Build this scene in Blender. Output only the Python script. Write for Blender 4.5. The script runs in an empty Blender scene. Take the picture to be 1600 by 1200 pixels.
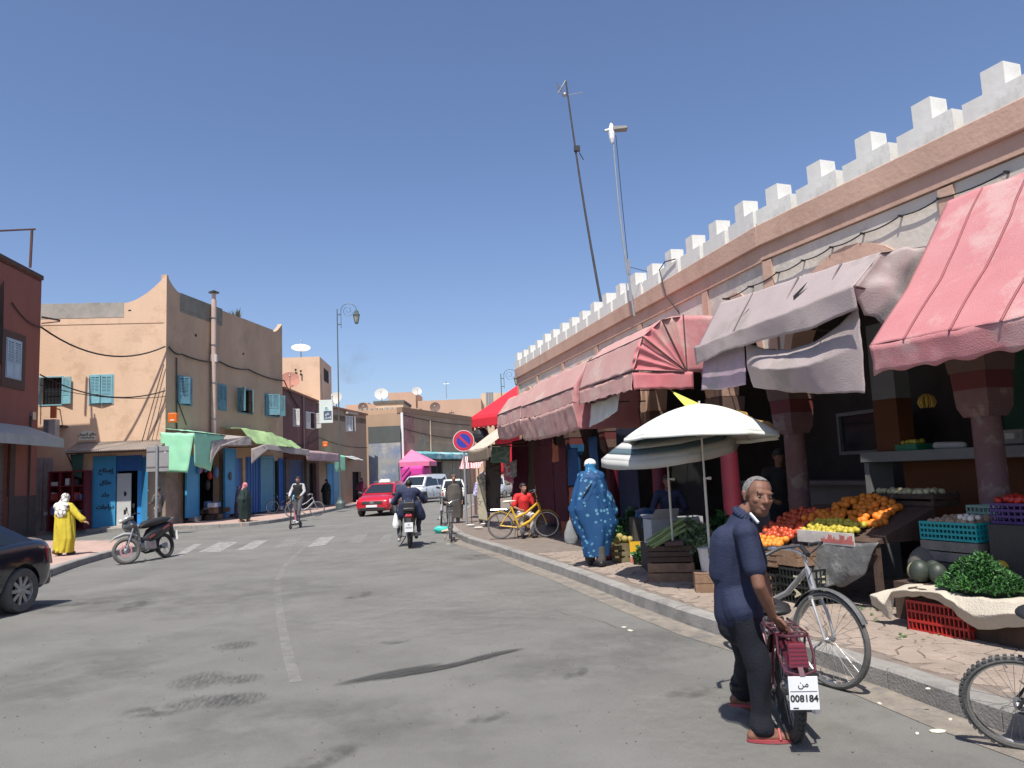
import bpy, bmesh, math, random
from mathutils import Vector, Matrix, noise
V = Vector
random.seed(7)
R_ = math.radians
SC = bpy.context.scene
COL = SC.collection

# ------------------------------------------------------------------ camera, light, exposure
FOC, CAMH, PITCH, ROLL = 1200.0, 1.7, math.atan(138 / 1200), .043
_F = V((0, math.cos(PITCH), math.sin(PITCH))); _U0 = V((0, -math.sin(PITCH), math.cos(PITCH))); _R0 = V((1, 0, 0))
_R = _R0 * math.cos(ROLL) - _U0 * math.sin(ROLL); _U = _U0 * math.cos(ROLL) + _R0 * math.sin(ROLL)
_C = V((0, 0, CAMH))
cam = bpy.data.cameras.new('camera'); camo = bpy.data.objects.new('camera', cam); COL.objects.link(camo)
cam.sensor_width = 36; cam.lens = FOC / 1600 * 36; cam.clip_start = .05; cam.clip_end = 3000
m = Matrix((_R, _U, -_F)).transposed().to_4x4(); m.translation = _C; camo.matrix_world = m
SC.camera = camo
SUN_EL, SUN_AZ = R_(62), R_(13)          # height of the sun; angle to the left of straight behind the camera
sund = V((-math.sin(SUN_AZ) * math.cos(SUN_EL), -math.cos(SUN_AZ) * math.cos(SUN_EL), math.sin(SUN_EL)))
sl = bpy.data.lights.new('sun', 'SUN'); sl.energy = 5.0; sl.angle = R_(.53); sl.color = (1, .955, .88)
so = bpy.data.objects.new('sun', sl); COL.objects.link(so); so.rotation_euler = sund.to_track_quat('Z', 'Y').to_euler()
W = bpy.data.worlds.new('World'); SC.world = W; W.use_nodes = True
nt = W.node_tree; nt.nodes.clear()
sky = nt.nodes.new('ShaderNodeTexSky'); sky.sky_type = 'NISHITA'; sky.sun_disc = False
sky.sun_elevation = SUN_EL; sky.sun_rotation = math.atan2(sund.x, sund.y)
sky.altitude = 200; sky.air_density = 1.0; sky.dust_density = 1.3; sky.ozone_density = 3.5
bg = nt.nodes.new('ShaderNodeBackground'); bg.inputs[1].default_value = .112
wo = nt.nodes.new('ShaderNodeOutputWorld')
tint = nt.nodes.new('ShaderNodeMixRGB'); tint.blend_type = 'MULTIPLY'; tint.inputs[0].default_value = 1; tint.inputs[2].default_value = (1.0, .97, 1.055, 1)
nt.links.new(sky.outputs[0], tint.inputs[1]); nt.links.new(tint.outputs[0], bg.inputs[0]); nt.links.new(bg.outputs[0], wo.inputs[0])
SC.view_settings.view_transform = 'Standard'; SC.view_settings.look = 'None'
SC.view_settings.exposure = 0.34; SC.view_settings.gamma = 1; SC.view_settings.use_curve_mapping = False
SC.cycles.max_bounces = 6; SC.cycles.diffuse_bounces = 2; SC.cycles.glossy_bounces = 3
SC.cycles.use_denoising = True
SC.cycles.transparent_max_bounces = 12

# ------------------------------------------------------------------ measuring helpers (photo pixel -> point on a known real plane)
def ray(x, y): return _F + _R * ((x - 800) / FOC) - _U * ((y - 600) / FOC)
def G(x, y, z=0.0):
 d = ray(x, y); return _C + d * ((z - CAMH) / d.z)
def D(x, y, Y):
 d = ray(x, y); return _C + d * (Y / d.y)
class Fac:
 """vertical plane: origin A, unit direction u along it, outward normal n"""
 def __init__(s, A, u, n):
  s.A = V((A[0], A[1], 0)); s.u = V((u[0], u[1], 0)).normalized(); s.n = V((n[0], n[1], 0)); s.n = (s.n - s.u * s.n.dot(s.u)).normalized()
 def p(s, a, n, z): return s.A + s.u * a + s.n * n + V((0, 0, z))
 def hit(s, x, y, n=0.0):
  d = ray(x, y); A = s.A + s.n * n
  P = _C + d * ((A - _C).dot(s.n) / d.dot(s.n))
  return (P - A).dot(s.u), P.z
 def rect(s, x0, y0, x1, y1, n=0.0):
  xm = (x0 + x1) / 2; ym = (y0 + y1) / 2
  a = s.hit(x0, ym, n)[0]; b = s.hit(x1, ym, n)[0]; t = s.hit(xm, y0, n)[1]; c = s.hit(xm, y1, n)[1]
  return min(a, b), max(a, b), c, t

# ------------------------------------------------------------------ materials
_mats = {}
def M(name, col, rough=.85, var=.12, scale=4, bump=.15, bscale=40, metal=0, col2=None, streak=0, spec=None, alpha=1, trans=0, patch=None, pscale=1.2, pamt=.5, coat=0, emis=0):
 if name in _mats: return _mats[name]
 mt = bpy.data.materials.new(name); mt.use_nodes = True; t = mt.node_tree; N = t.nodes; L = t.links
 b = N['Principled BSDF']; b.inputs['Roughness'].default_value = rough; b.inputs['Metallic'].default_value = metal
 if spec is not None: b.inputs['Specular IOR Level'].default_value = spec
 if coat: b.inputs['Coat Weight'].default_value = coat; b.inputs['Coat Roughness'].default_value = .05
 if trans: b.inputs['Transmission Weight'].default_value = trans
 if alpha < 1: b.inputs['Alpha'].default_value = alpha
 if emis: b.inputs['Emission Color'].default_value = (*col, 1); b.inputs['Emission Strength'].default_value = emis
 tc = N.new('ShaderNodeTexCoord'); src = tc.outputs['Object']
 n1 = N.new('ShaderNodeTexNoise'); n1.inputs['Scale'].default_value = scale; n1.inputs['Detail'].default_value = 8; n1.inputs['Roughness'].default_value = .65
 if streak:
  mp = N.new('ShaderNodeMapping'); mp.inputs['Scale'].default_value = (1, 1, 1 / streak); L.new(src, mp.inputs[0]); L.new(mp.outputs[0], n1.inputs['Vector'])
 else: L.new(src, n1.inputs['Vector'])
 rp = N.new('ShaderNodeValToRGB'); rp.color_ramp.elements[0].position = .3; rp.color_ramp.elements[1].position = .7
 c2 = col2 or tuple(min(1, c * (1 + var)) for c in col)
 c1 = tuple(c * (1 - var) for c in col) if not col2 else col
 rp.color_ramp.elements[0].color = (*c1, 1); rp.color_ramp.elements[1].color = (*c2, 1)
 L.new(n1.outputs['Fac'], rp.inputs[0]); out = rp.outputs[0]
 if patch:
  n2 = N.new('ShaderNodeTexNoise'); n2.inputs['Scale'].default_value = pscale; n2.inputs['Detail'].default_value = 10; n2.inputs['Roughness'].default_value = .7
  L.new(src, n2.inputs['Vector'])
  r2 = N.new('ShaderNodeValToRGB'); r2.color_ramp.elements[0].position = .52; r2.color_ramp.elements[1].position = .62
  r2.color_ramp.elements[0].color = (0, 0, 0, 1); r2.color_ramp.elements[1].color = (pamt, pamt, pamt, 1)
  mx = N.new('ShaderNodeMixRGB'); L.new(n2.outputs['Fac'], r2.inputs[0]); L.new(r2.outputs[0], mx.inputs[0]); L.new(out, mx.inputs[1]); mx.inputs[2].default_value = (*patch, 1); out = mx.outputs[0]
 L.new(out, b.inputs['Base Color'])
 if bump:
  n3 = N.new('ShaderNodeTexNoise'); n3.inputs['Scale'].default_value = bscale; n3.inputs['Detail'].default_value = 5
  L.new(src, n3.inputs['Vector']); bp = N.new('ShaderNodeBump'); bp.inputs['Strength'].default_value = bump; bp.inputs['Distance'].default_value = .02
  L.new(n3.outputs['Fac'], bp.inputs['Height']); L.new(bp.outputs[0], b.inputs['Normal'])
 _mats[name] = mt; return mt

def Mstripe(name, c1, c2, freq, axis='X', rough=.8, duty=.5, rnd=0):
 """two printed colours in bands"""
 if name in _mats: return _mats[name]
 mt = bpy.data.materials.new(name); mt.use_nodes = True; t = mt.node_tree; N = t.nodes; L = t.links; b = N['Principled BSDF']; b.inputs['Roughness'].default_value = rough
 tc = N.new('ShaderNodeTexCoord'); w = N.new('ShaderNodeTexWave'); w.bands_direction = axis; w.inputs['Scale'].default_value = freq; w.inputs['Distortion'].default_value = rnd; w.inputs['Detail'].default_value = 3
 L.new(tc.outputs['Object'], w.inputs['Vector']); r = N.new('ShaderNodeValToRGB'); r.color_ramp.interpolation = 'CONSTANT'; r.color_ramp.elements[1].position = duty
 r.color_ramp.elements[0].color = (*c1, 1); r.color_ramp.elements[1].color = (*c2, 1); L.new(w.outputs['Fac'], r.inputs[0]); L.new(r.outputs[0], b.inputs['Base Color'])
 _mats[name] = mt; return mt

def Mprint(name, base, ink, scale=9, thr=.045, rough=.75, dots=False, cover=.45):
 """cloth with printed motifs (cell outlines)"""
 if name in _mats: return _mats[name]
 mt = bpy.data.materials.new(name); mt.use_nodes = True; t = mt.node_tree; N = t.nodes; L = t.links; b = N['Principled BSDF']; b.inputs['Roughness'].default_value = rough
 tc = N.new('ShaderNodeTexCoord'); nz = N.new('ShaderNodeTexNoise'); nz.inputs['Scale'].default_value = 3; L.new(tc.outputs['Object'], nz.inputs[0])
 ad = N.new('ShaderNodeMixRGB'); ad.inputs[0].default_value = .12; L.new(tc.outputs['Object'], ad.inputs[1]); L.new(nz.outputs['Color'], ad.inputs[2])
 v = N.new('ShaderNodeTexVoronoi'); v.feature = 'F1' if dots else 'DISTANCE_TO_EDGE'; v.inputs['Scale'].default_value = scale; L.new(ad.outputs[0], v.inputs['Vector'])
 r = N.new('ShaderNodeValToRGB'); r.color_ramp.elements[0].position = thr; r.color_ramp.elements[1].position = thr + .03
 r.color_ramp.elements[0].color = (*ink, 1); r.color_ramp.elements[1].color = (*base, 1); L.new(v.outputs['Distance'], r.inputs[0])
 n2 = N.new('ShaderNodeTexNoise'); n2.inputs['Scale'].default_value = 2.2; L.new(tc.outputs['Object'], n2.inputs[0])
 mx = N.new('ShaderNodeMixRGB')
 rr = N.new('ShaderNodeValToRGB'); rr.color_ramp.elements[0].position = cover; rr.color_ramp.elements[1].position = cover + .06; L.new(n2.outputs['Fac'], rr.inputs[0]); L.new(rr.outputs[0], mx.inputs[0])
 mx.inputs[1].default_value = (*base, 1); L.new(r.outputs[0], mx.inputs[2]); L.new(mx.outputs[0], b.inputs['Base Color'])
 _mats[name] = mt; return mt

def Mstain(name, col, scale=6, amt=.8, stretch=(1, 1, 1), radial=True, lo=.42):
 """soft edged stain: fades out towards the rim of the sheet it is on"""
 if name in _mats: return _mats[name]
 mt = bpy.data.materials.new(name); mt.use_nodes = True; t = mt.node_tree; N = t.nodes; L = t.links; b = N['Principled BSDF']; b.inputs['Roughness'].default_value = .85; b.inputs['Base Color'].default_value = (*col, 1)
 tc = N.new('ShaderNodeTexCoord'); mp = N.new('ShaderNodeMapping'); mp.inputs['Location'].default_value = (-1, -1, 0); mp.inputs['Scale'].default_value = (2, 2, 0); L.new(tc.outputs['Generated'], mp.inputs[0])
 g = N.new('ShaderNodeTexGradient'); g.gradient_type = 'SPHERICAL'; L.new(mp.outputs[0], g.inputs[0])
 m2 = N.new('ShaderNodeMapping'); m2.inputs['Scale'].default_value = stretch; L.new(tc.outputs['Object'], m2.inputs[0]); n = N.new('ShaderNodeTexNoise'); n.inputs['Scale'].default_value = scale; n.inputs['Detail'].default_value = 8; n.inputs['Roughness'].default_value = .7; L.new(m2.outputs[0], n.inputs[0])
 r = N.new('ShaderNodeMapRange'); r.inputs[1].default_value = lo; r.inputs[2].default_value = lo + .2; L.new(n.outputs['Fac'], r.inputs[0])
 q = N.new('ShaderNodeMapRange'); q.inputs[1].default_value = 0; q.inputs[2].default_value = .45; q.inputs[4].default_value = amt; L.new(g.outputs['Fac'], q.inputs[0])
 x = N.new('ShaderNodeMath'); x.operation = 'MULTIPLY'; L.new(r.outputs[0], x.inputs[0]); x.inputs[1].default_value = amt
 if radial: L.new(q.outputs[0], x.inputs[1])
 L.new(x.outputs[0], b.inputs['Alpha']); _mats[name] = mt; return mt
AR = dict(zip('حلاقإصدرجتمن', [(0xFEA1, 0xFEA3, 0xFEA4, 0xFEA2), (0xFEDD, 0xFEDF, 0xFEE0, 0xFEDE), (0xFE8D, 0, 0, 0xFE8E), (0xFED5, 0xFED7, 0xFED8, 0xFED6), (0xFE87, 0, 0, 0xFE88), (0xFEB9, 0xFEBB, 0xFEBC, 0xFEBA), (0xFEA9, 0, 0, 0xFEAA), (0xFEAD, 0, 0, 0xFEAE), (0xFE9D, 0xFE9F, 0xFEA0, 0xFE9E), (0xFE95, 0xFE97, 0xFE98, 0xFE96), (0xFEE1, 0xFEE3, 0xFEE4, 0xFEE2), (0xFEE5, 0xFEE7, 0xFEE8, 0xFEE6)]))
def arab(s):
 """joined letter forms in visual order (isolated, initial, medial, final)"""
 out = []
 for i, c in enumerate(s):
  if c not in AR: out.append(c); continue
  pj = i > 0 and s[i - 1] in AR and AR[s[i - 1]][1] != 0; nj = i < len(s) - 1 and s[i + 1] in AR and AR[c][1] != 0
  out.append(chr(AR[c][2 if pj and nj else 3 if pj else 1 if nj else 0]))
 return ''.join(out[::-1])
# ------------------------------------------------------------------ mesh collecting
class MB:
 def __init__(s): s.v = []; s.f = []; s.smooth = False
 def add(s, vs, fs):
  o = len(s.v); s.v += [V(p) for p in vs]; s.f += [tuple(i + o for i in f) for f in fs]; return s
 def box(s, c, d, rz=0, rot=None):
  x, y, z = d[0] / 2, d[1] / 2, d[2] / 2; Mx = rot or Matrix.Rotation(rz, 3, 'Z'); c = V(c)
  vs = [c + Mx @ V((a * x, b * y, e * z)) for a in (-1, 1) for b in (-1, 1) for e in (-1, 1)]
  return s.add(vs, [(0, 1, 3, 2), (4, 6, 7, 5), (0, 4, 5, 1), (2, 3, 7, 6), (0, 2, 6, 4), (1, 5, 7, 3)])
 def hexa(s, b, t):
  """b, t: four points each, bottom and top in the same order"""
  return s.add(list(b) + list(t), [(3, 2, 1, 0), (4, 5, 6, 7), (0, 1, 5, 4), (1, 2, 6, 5), (2, 3, 7, 6), (3, 0, 4, 7)])
 def prism(s, poly, z0, z1):
  n = len(poly); vs = [V((p[0], p[1], z0)) for p in poly] + [V((p[0], p[1], z1)) for p in poly]
  return s.add(vs, [tuple(range(n))[::-1], tuple(range(n, 2 * n))] + [(i, (i + 1) % n, n + (i + 1) % n, n + i) for i in range(n)])
 def slab(s, poly, off):
  """planar polygon given thickness by the vector off"""
  n = len(poly); off = V(off); vs = [V(p) for p in poly] + [V(p) + off for p in poly]
  return s.add(vs, [tuple(range(n))[::-1], tuple(range(n, 2 * n))] + [(i, (i + 1) % n, n + (i + 1) % n, n + i) for i in range(n)])
 def bar(s, p0, p1, w, h=None, up=(0, 0, 1)):
  p0, p1 = V(p0), V(p1); h = h or w; d = (p1 - p0).normalized(); u = V(up)
  if abs(d.dot(u)) > .95: u = V((1, 0, 0))
  a = d.cross(u).normalized() * w / 2; b = a.cross(d).normalized() * h / 2
  q = lambda p: [p - a - b, p + a - b, p + a + b, p - a + b]
  return s.hexa(q(p0), q(p1))
 def tube(s, pts, r, n=8, caps=True):
  pts = [V(p) for p in pts]; k = len(pts); rs = r if isinstance(r, (list, tuple)) else [r] * k
  T = [(pts[min(i + 1, k - 1)] - pts[max(i - 1, 0)]).normalized() for i in range(k)]
  u = V((0, 0, 1)) if abs(T[0].z) < .9 else V((1, 0, 0)); a = T[0].cross(u).normalized(); vs = []
  for i in range(k):
   a = (a - T[i] * a.dot(T[i])).normalized(); b = T[i].cross(a)
   vs += [pts[i] + (a * math.cos(2 * math.pi * j / n) + b * math.sin(2 * math.pi * j / n)) * rs[i] for j in range(n)]
  fs = [(i * n + j, i * n + (j + 1) % n, (i + 1) * n + (j + 1) % n, (i + 1) * n + j) for i in range(k - 1) for j in range(n)]
  if caps: fs += [tuple(range(n))[::-1], tuple(range((k - 1) * n, k * n))]
  return s.add(vs, fs)
 def lathe(s, prof, c=(0, 0, 0), n=20, ax='z', closed=False):
  c = V(c); vs = []; k = len(prof)
  for r, h in prof:
   for j in range(n):
    t = 2 * math.pi * j / n; x, y = r * math.cos(t), r * math.sin(t)
    vs.append(c + (V((x, y, h)) if ax == 'z' else V((x, h, y)) if ax == 'y' else V((h, x, y))))
  fs = [(i * n + j, i * n + (j + 1) % n, (i + 1) * n + (j + 1) % n, (i + 1) * n + j) for i in range(k - 1) for j in range(n)]
  if closed: fs += [((k - 1) * n + j, (k - 1) * n + (j + 1) % n, (j + 1) % n, j) for j in range(n)]
  else:
   if prof[0][0] > 1e-4: fs.append(tuple(range(n))[::-1])
   if prof[-1][0] > 1e-4: fs.append(tuple(range((k - 1) * n, k * n)))
  return s.add(vs, fs)
 def ring(s, c, R, r, ax='y', n=28, m=8, fl=1.0):
  prof = [(R + r * math.cos(2 * math.pi * i / m), r * fl * math.sin(2 * math.pi * i / m)) for i in range(m)]
  return s.lathe(prof, c, n, ax, closed=True)
 def ball(s, c, r, n=10, m=7, rot=None):
  r = V(r) if not isinstance(r, (int, float)) else V((r, r, r)); c = V(c); vs = [c + (rot @ V((0, 0, r.z)) if rot else V((0, 0, r.z)))]
  for i in range(1, m):
   ph = math.pi * i / m
   for j in range(n):
    t = 2 * math.pi * j / n; p = V((r.x * math.sin(ph) * math.cos(t), r.y * math.sin(ph) * math.sin(t), r.z * math.cos(ph))); vs.append(c + (rot @ p if rot else p))
  p = V((0, 0, -r.z)); vs.append(c + (rot @ p if rot else p)); e = len(vs) - 1
  fs = [(0, 1 + j, 1 + (j + 1) % n) for j in range(n)] + [(1 + i * n + j, 1 + (i + 1) * n + j, 1 + (i + 1) * n + (j + 1) % n, 1 + i * n + (j + 1) % n) for i in range(m - 2) for j in range(n)]
  fs += [(e, 1 + (m - 2) * n + (j + 1) % n, 1 + (m - 2) * n + j) for j in range(n)]
  return s.add(vs, fs)
 def cap(s, p0, p1, r0, r1=None, n=12, flat=None):
  """tapered capsule; flat=(vector, factor) squashes the section along a vector"""
  p0, p1 = V(p0), V(p1); r1 = r0 if r1 is None else r1; d = p1 - p0; L = max(d.length, 1e-5); d = d / L
  u = V((0, 0, 1)) if abs(d.z) < .9 else V((1, 0, 0)); a = d.cross(u).normalized(); b = d.cross(a); rows = []
  for i in range(4): t = math.pi / 2 * i / 4; rows.append((-r0 * math.cos(t), r0 * math.sin(t), 0))
  rows.append((0, r0, 0)); rows.append((L, r1, 0))
  for i in range(1, 5): t = math.pi / 2 * i / 4; rows.append((L + r1 * math.sin(t), r1 * math.cos(t), 0))
  rows[0] = (-r0, r0 * .03, 0); rows[-1] = (L + r1, r1 * .03, 0); vs = []
  for h, r, _ in rows:
   for j in range(n):
    t = 2 * math.pi * j / n; o = (a * math.cos(t) + b * math.sin(t)) * r
    if flat: f = V(flat[0]).normalized(); o = o - f * o.dot(f) * (1 - flat[1])
    vs.append(p0 + d * h + o)
  k = len(rows)
  fs = [(i * n + j, i * n + (j + 1) % n, (i + 1) * n + (j + 1) % n, (i + 1) * n + j) for i in range(k - 1) for j in range(n)] + [tuple(range(n))[::-1], tuple(range((k - 1) * n, k * n))]
  return s.add(vs, fs)
 def grid(s, fn, nu, nv):
  vs = [V(fn(i / nu, j / nv)) for j in range(nv + 1) for i in range(nu + 1)]
  return s.add(vs, [(j * (nu + 1) + i, j * (nu + 1) + i + 1, (j + 1) * (nu + 1) + i + 1, (j + 1) * (nu + 1) + i) for j in range(nv) for i in range(nu)])
 def mesh(s, name, mat, off=None, smooth=None, angle=None):
  me = bpy.data.meshes.new(name); vs = s.v if off is None else [p - off for p in s.v]
  me.from_pydata([tuple(p) for p in vs], [], s.f);
  bm = bmesh.new(); bm.from_mesh(me)
  if len(bm.faces) < 60000: bmesh.ops.recalc_face_normals(bm, faces=bm.faces)
  bm.to_mesh(me); bm.free()
  if mat is not None: me.materials.append(mat)
  if smooth or (smooth is None and s.smooth):
   me.shade_smooth()
   if angle: me.set_sharp_from_angle(angle=R_(angle))
  return me

WORLD = {}
TMP = bpy.data.scenes.new('workbench')
def evaluated(o):
 """apply the modifiers of o in a scratch scene and return the finished mesh"""
 TMP.collection.objects.link(o); vl = TMP.view_layers[0]; vl.update(); me = bpy.data.meshes.new_from_object(o.evaluated_get(vl.depsgraph)); TMP.collection.objects.unlink(o); return me
def thing(name, label, cat, loc=(0, 0, 0), rz=0, group=None, world=False):
 o = bpy.data.objects.new(name, None); COL.objects.link(o); o.location = loc; o.rotation_euler = (0, 0, rz); o.empty_display_size = .2
 o['label'] = label; o['category'] = cat
 if group: o['group'] = group
 if world: WORLD[o.name] = V(loc)
 return o
def part(par, name, mb, mat, smooth=None, angle=40, kind=None, label=None, solid=0, bevel=0, mods=None):
 root = par
 off = V((0, 0, 0));
 if par is not None:
  if par.name in WORLD: off = WORLD[par.name]
 me = mb.mesh(name, mat, off, smooth, angle); o = bpy.data.objects.new(name, me); COL.objects.link(o)
 if par is not None:
  o.parent = par
  if par.name in WORLD: WORLD[o.name] = off
 if kind: o['kind'] = kind
 if label: o['label'] = label
 if solid: md = o.modifiers.new('s', 'SOLIDIFY'); md.thickness = solid; md.offset = 0
 if bevel: md = o.modifiers.new('b', 'BEVEL'); md.width = bevel; md.segments = 2; md.limit_method = 'ANGLE'
 return o
def one(name, mb, mat, label, cat, group=None, loc=(0, 0, 0), **k):
 """a thing that is a single mesh; mb in world coordinates, origin moved to loc"""
 WORLD['__tmp'] = V(loc); me = mb.mesh(name, mat, V(loc), k.get('smooth'), k.get('angle', 40)); o = bpy.data.objects.new(name, me); COL.objects.link(o); o.location = loc
 o['label'] = label; o['category'] = cat
 if group: o['group'] = group
 if k.get('solid'): md = o.modifiers.new('s', 'SOLIDIFY'); md.thickness = k['solid']; md.offset = 0
 if k.get('bevel'): md = o.modifiers.new('b', 'BEVEL'); md.width = k['bevel']; md.segments = 2; md.limit_method = 'ANGLE'
 return o
def struct(name, mb, mat, smooth=None, kind='structure'):
 o = bpy.data.objects.new(name, mb.mesh(name, mat, None, smooth, 40)); COL.objects.link(o); o['kind'] = kind; return o
def dup(root, loc, rz=None, label=None, group=None, sc=None):
 def cp(o, par):
  c = o.copy(); COL.objects.link(c); c.parent = par
  for ch in o.children: cp(ch, c)
  return c
 r = cp(root, None); r.location = loc
 if rz is not None: r.rotation_euler = (0, 0, rz)
 if label: r['label'] = label
 if group: r['group'] = group
 if sc: r.scale = (sc, sc, sc)
 return r
def piece(par, name, mesh, loc=(0, 0, 0), rot=(0, 0, 0), sc=(1, 1, 1)):
 o = bpy.data.objects.new(name, mesh); COL.objects.link(o); o.parent = par; o.location = loc; o.rotation_euler = rot; o.scale = sc; return o
ARAB = None
def text_mb(s, size, center, u, up, depth=.004, arabic=False, weight=0):
 """raised lettering in the plane spanned by u (reading direction) and up"""
 global ARAB
 c = bpy.data.curves.new('t', 'FONT'); c.body = s; c.size = size; c.extrude = depth; c.align_x = 'CENTER'; c.align_y = 'CENTER'; c.offset = weight; c.resolution_u = 3
 o = bpy.data.objects.new('t', c); me = evaluated(o)
 u = V(u).normalized(); up = V(up).normalized(); n = u.cross(up); C = V(center); mb = MB()
 mb.add([C + u * v.co.x + up * v.co.y + n * v.co.z for v in me.vertices], [tuple(p.vertices) for p in me.polygons])
 bpy.data.objects.remove(o); bpy.data.curves.remove(c); bpy.data.meshes.remove(me); return mb
def remesh(mb, vox, smooth_it=3, fac=.5, disp=0, dscale=6, off=None):
 me = mb.mesh('r', None, off); o = bpy.data.objects.new('r', me)
 r = o.modifiers.new('r', 'REMESH'); r.mode = 'VOXEL'; r.voxel_size = vox; r.use_smooth_shade = True
 if smooth_it: q = o.modifiers.new('q', 'SMOOTH'); q.iterations = smooth_it; q.factor = fac
 out = evaluated(o); bpy.data.objects.remove(o); bpy.data.meshes.remove(me)
 if disp:
  nrm = [n_.vector.copy() for n_ in out.vertex_normals]
  for v, vn in zip(out.vertices, nrm):
   c = v.co; k = noise.noise(V((c.x * dscale, c.y * dscale, c.z * dscale * .45))) + .5 * noise.noise(V((c.x * dscale * 2.3, c.y * dscale * 2.3, c.z * dscale)))
   v.co = c + vn * (k * disp)
 out.shade_smooth(); return out
def rpart(par, name, mb, mat, vox=.012, it=3, disp=0, dscale=6, label=None):
 me = remesh(mb, vox, it, disp=disp, dscale=dscale, off=WORLD.get(par.name)); me.name = name; me.materials.clear(); me.materials.append(mat)
 o = bpy.data.objects.new(name, me); COL.objects.link(o); o.parent = par
 if par.name in WORLD: WORLD[o.name] = WORLD[par.name]
 if label: o['label'] = label
 return o
def nz(x, y, z=0): return noise.noise(V((x, y, z)))
def cloth(rows, nu, nv, wr=.02, sc=3, sag=0, scal=0, nsc=9, seed=0):
 """surface through polylines rows[k] (each a list of points left to right); wrinkled; optional scalloped last edge"""
 mb = MB(); K = len(rows) - 1
 def along(r, u):
  n = len(r) - 1; a = min(int(u * n), n - 1); t = u * n - a; return V(r[a]).lerp(V(r[a + 1]), t)
 def fn(u, v):
  k = min(int(v * K), K - 1); t = v * K - k; p = along(rows[k], u).lerp(along(rows[k + 1], u), t)
  q = p * sc; w = nz(q.x + seed, q.y, q.z * .8) + .5 * nz(q.x * 2.4 + seed, q.y * 2.4, q.z * 2)
  p = p + V((.5, -.6, .6)) * w * wr
  if sag: p.z -= sag * math.sin(math.pi * u) * math.sin(math.pi * min(1, v * 1.0))
  if scal and v > .999: p.z += scal * abs(math.sin(math.pi * u * nsc))
  return p
 mb.grid(fn, nu, nv); return mb
# ================================================================== materials used widely
asphalt = M('asphalt', (.178, .174, .158), .92, .16, .6, .7, 140, patch=(.135, .132, .12), pscale=.7, pamt=.6)
pave_r = M('paving_beige', (.30, .24, .195), .9, .2, 2.5, .4, 60, patch=(.22, .18, .15), pscale=1.3)
pave_gap = M('paving_joint', (.19, .155, .13), .95, .2, 5, .4, 60)
kerbm = M('kerb_concrete', (.27, .255, .235), .9, .25, 3, .4, 50, patch=(.14, .13, .12), pscale=2)
pave_l = M('paving_pink', (.42, .29, .24), .9, .15, 3, .3, 50, patch=(.3, .22, .19), pscale=1)
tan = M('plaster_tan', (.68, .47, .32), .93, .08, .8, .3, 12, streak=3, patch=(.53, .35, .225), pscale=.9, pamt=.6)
tan_b = M('plaster_tan_shaded_worn', (.50, .35, .235), .93, .14, .7, .4, 10, streak=2.5, patch=(.37, .265, .18), pscale=.45, pamt=.7)  # worn tan plaster, base colour darkened to carry the street side's shade
tan2 = M('plaster_ochre', (.40, .28, .19), .93, .12, 1, .3, 14, streak=3, patch=(.32, .24, .17), pscale=.6)
pinkp = M('plaster_pink', (.56, .36, .25), .93, .08, .6, .2, 12, streak=2)
maroonp = M('plaster_maroon', (.16, .085, .075), .9, .16, 1, .3, 14, streak=3, patch=(.24, .15, .13), pscale=.9, pamt=.6)
redb = M('plaster_red_brown', (.235, .085, .065), .9, .1, 1.2, .3, 14, streak=3)
greyc = M('grey_cement', (.34, .31, .27), .93, .25, 1.2, .4, 14, patch=(.2, .19, .17), pscale=1)
cream = M('plaster_cream', (.62, .56, .48), .9, .1, 1.6, .3, 14, streak=3, patch=(.42, .38, .33), pscale=.8, pamt=.7)
terra = M('plaster_terracotta', (.52, .34, .255), .9, .1, 1.3, .3, 16, streak=3, patch=(.38, .23, .17), pscale=1)
merl = M('merlon_white', (.68, .67, .62), .9, .1, 2.5, .15, 9, streak=3, patch=(.42, .41, .37), pscale=1.6, pamt=.6)
teal = M('shutter_teal', (.20, .42, .48), .6, .15, 4, .1, 40)
bluedoor = M('door_blue', (.05, .29, .52), .5, .1, 2, .1, 30, patch=(.04, .2, .38), pscale=1)
bluedeep = M('door_deep_blue', (.02, .115, .36), .5, .12, 2, .1, 30)
bluelt = M('shutter_light_blue', (.13, .34, .47), .5, .12, 2, .1, 30)
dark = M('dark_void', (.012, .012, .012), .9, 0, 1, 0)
blackm = M('black_paint', (.02, .02, .02), .5, .1, 8, .05)
rubber = M('tyre_rubber', (.035, .034, .033), .8, .2, 12, .3, 90)
rubdust = M('tyre_dusty', (.10, .097, .09), .85, .2, 12, .3, 90)
chrome = M('chrome', (.6, .6, .6), .25, .05, 5, 0, metal=1)
steel = M('steel_grey', (.36, .36, .36), .4, .1, 8, .05, metal=.8)
galv = M('galvanised_pole', (.33, .35, .36), .5, .12, 6, .05, metal=.4)
glassd = M('dark_glass', (.02, .025, .03), .06, 0, 1, 0, spec=.8)
whitep = M('white_paint', (.78, .78, .76), .5, .04, 5, .03)
cable = M('cable_black', (.02, .018, .018), .7, 0, 1, 0)
wood = M('crate_wood', (.23, .14, .085), .85, .3, 7, .35, 60, patch=(.13, .08, .05), pscale=5)
woodd = M('crate_wood_dark', (.075, .045, .032), .85, .3, 7, .35, 60)
skin_d = M('skin_dark_brown', (.17, .078, .047), .62, .12, 14, .12, 90)
skin_m = M('skin_brown', (.32, .17, .11), .5, .1, 14, .1, 90)
hairb = M('hair_black', (.012, .01, .009), .6, .2, 30, .3, 120)
orangep = M('orange_plastic', (.75, .17, .015), .5, .05, 4, .02)
redpl = M('red_plastic', (.42, .03, .025), .45, .1, 6, .05)

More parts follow.
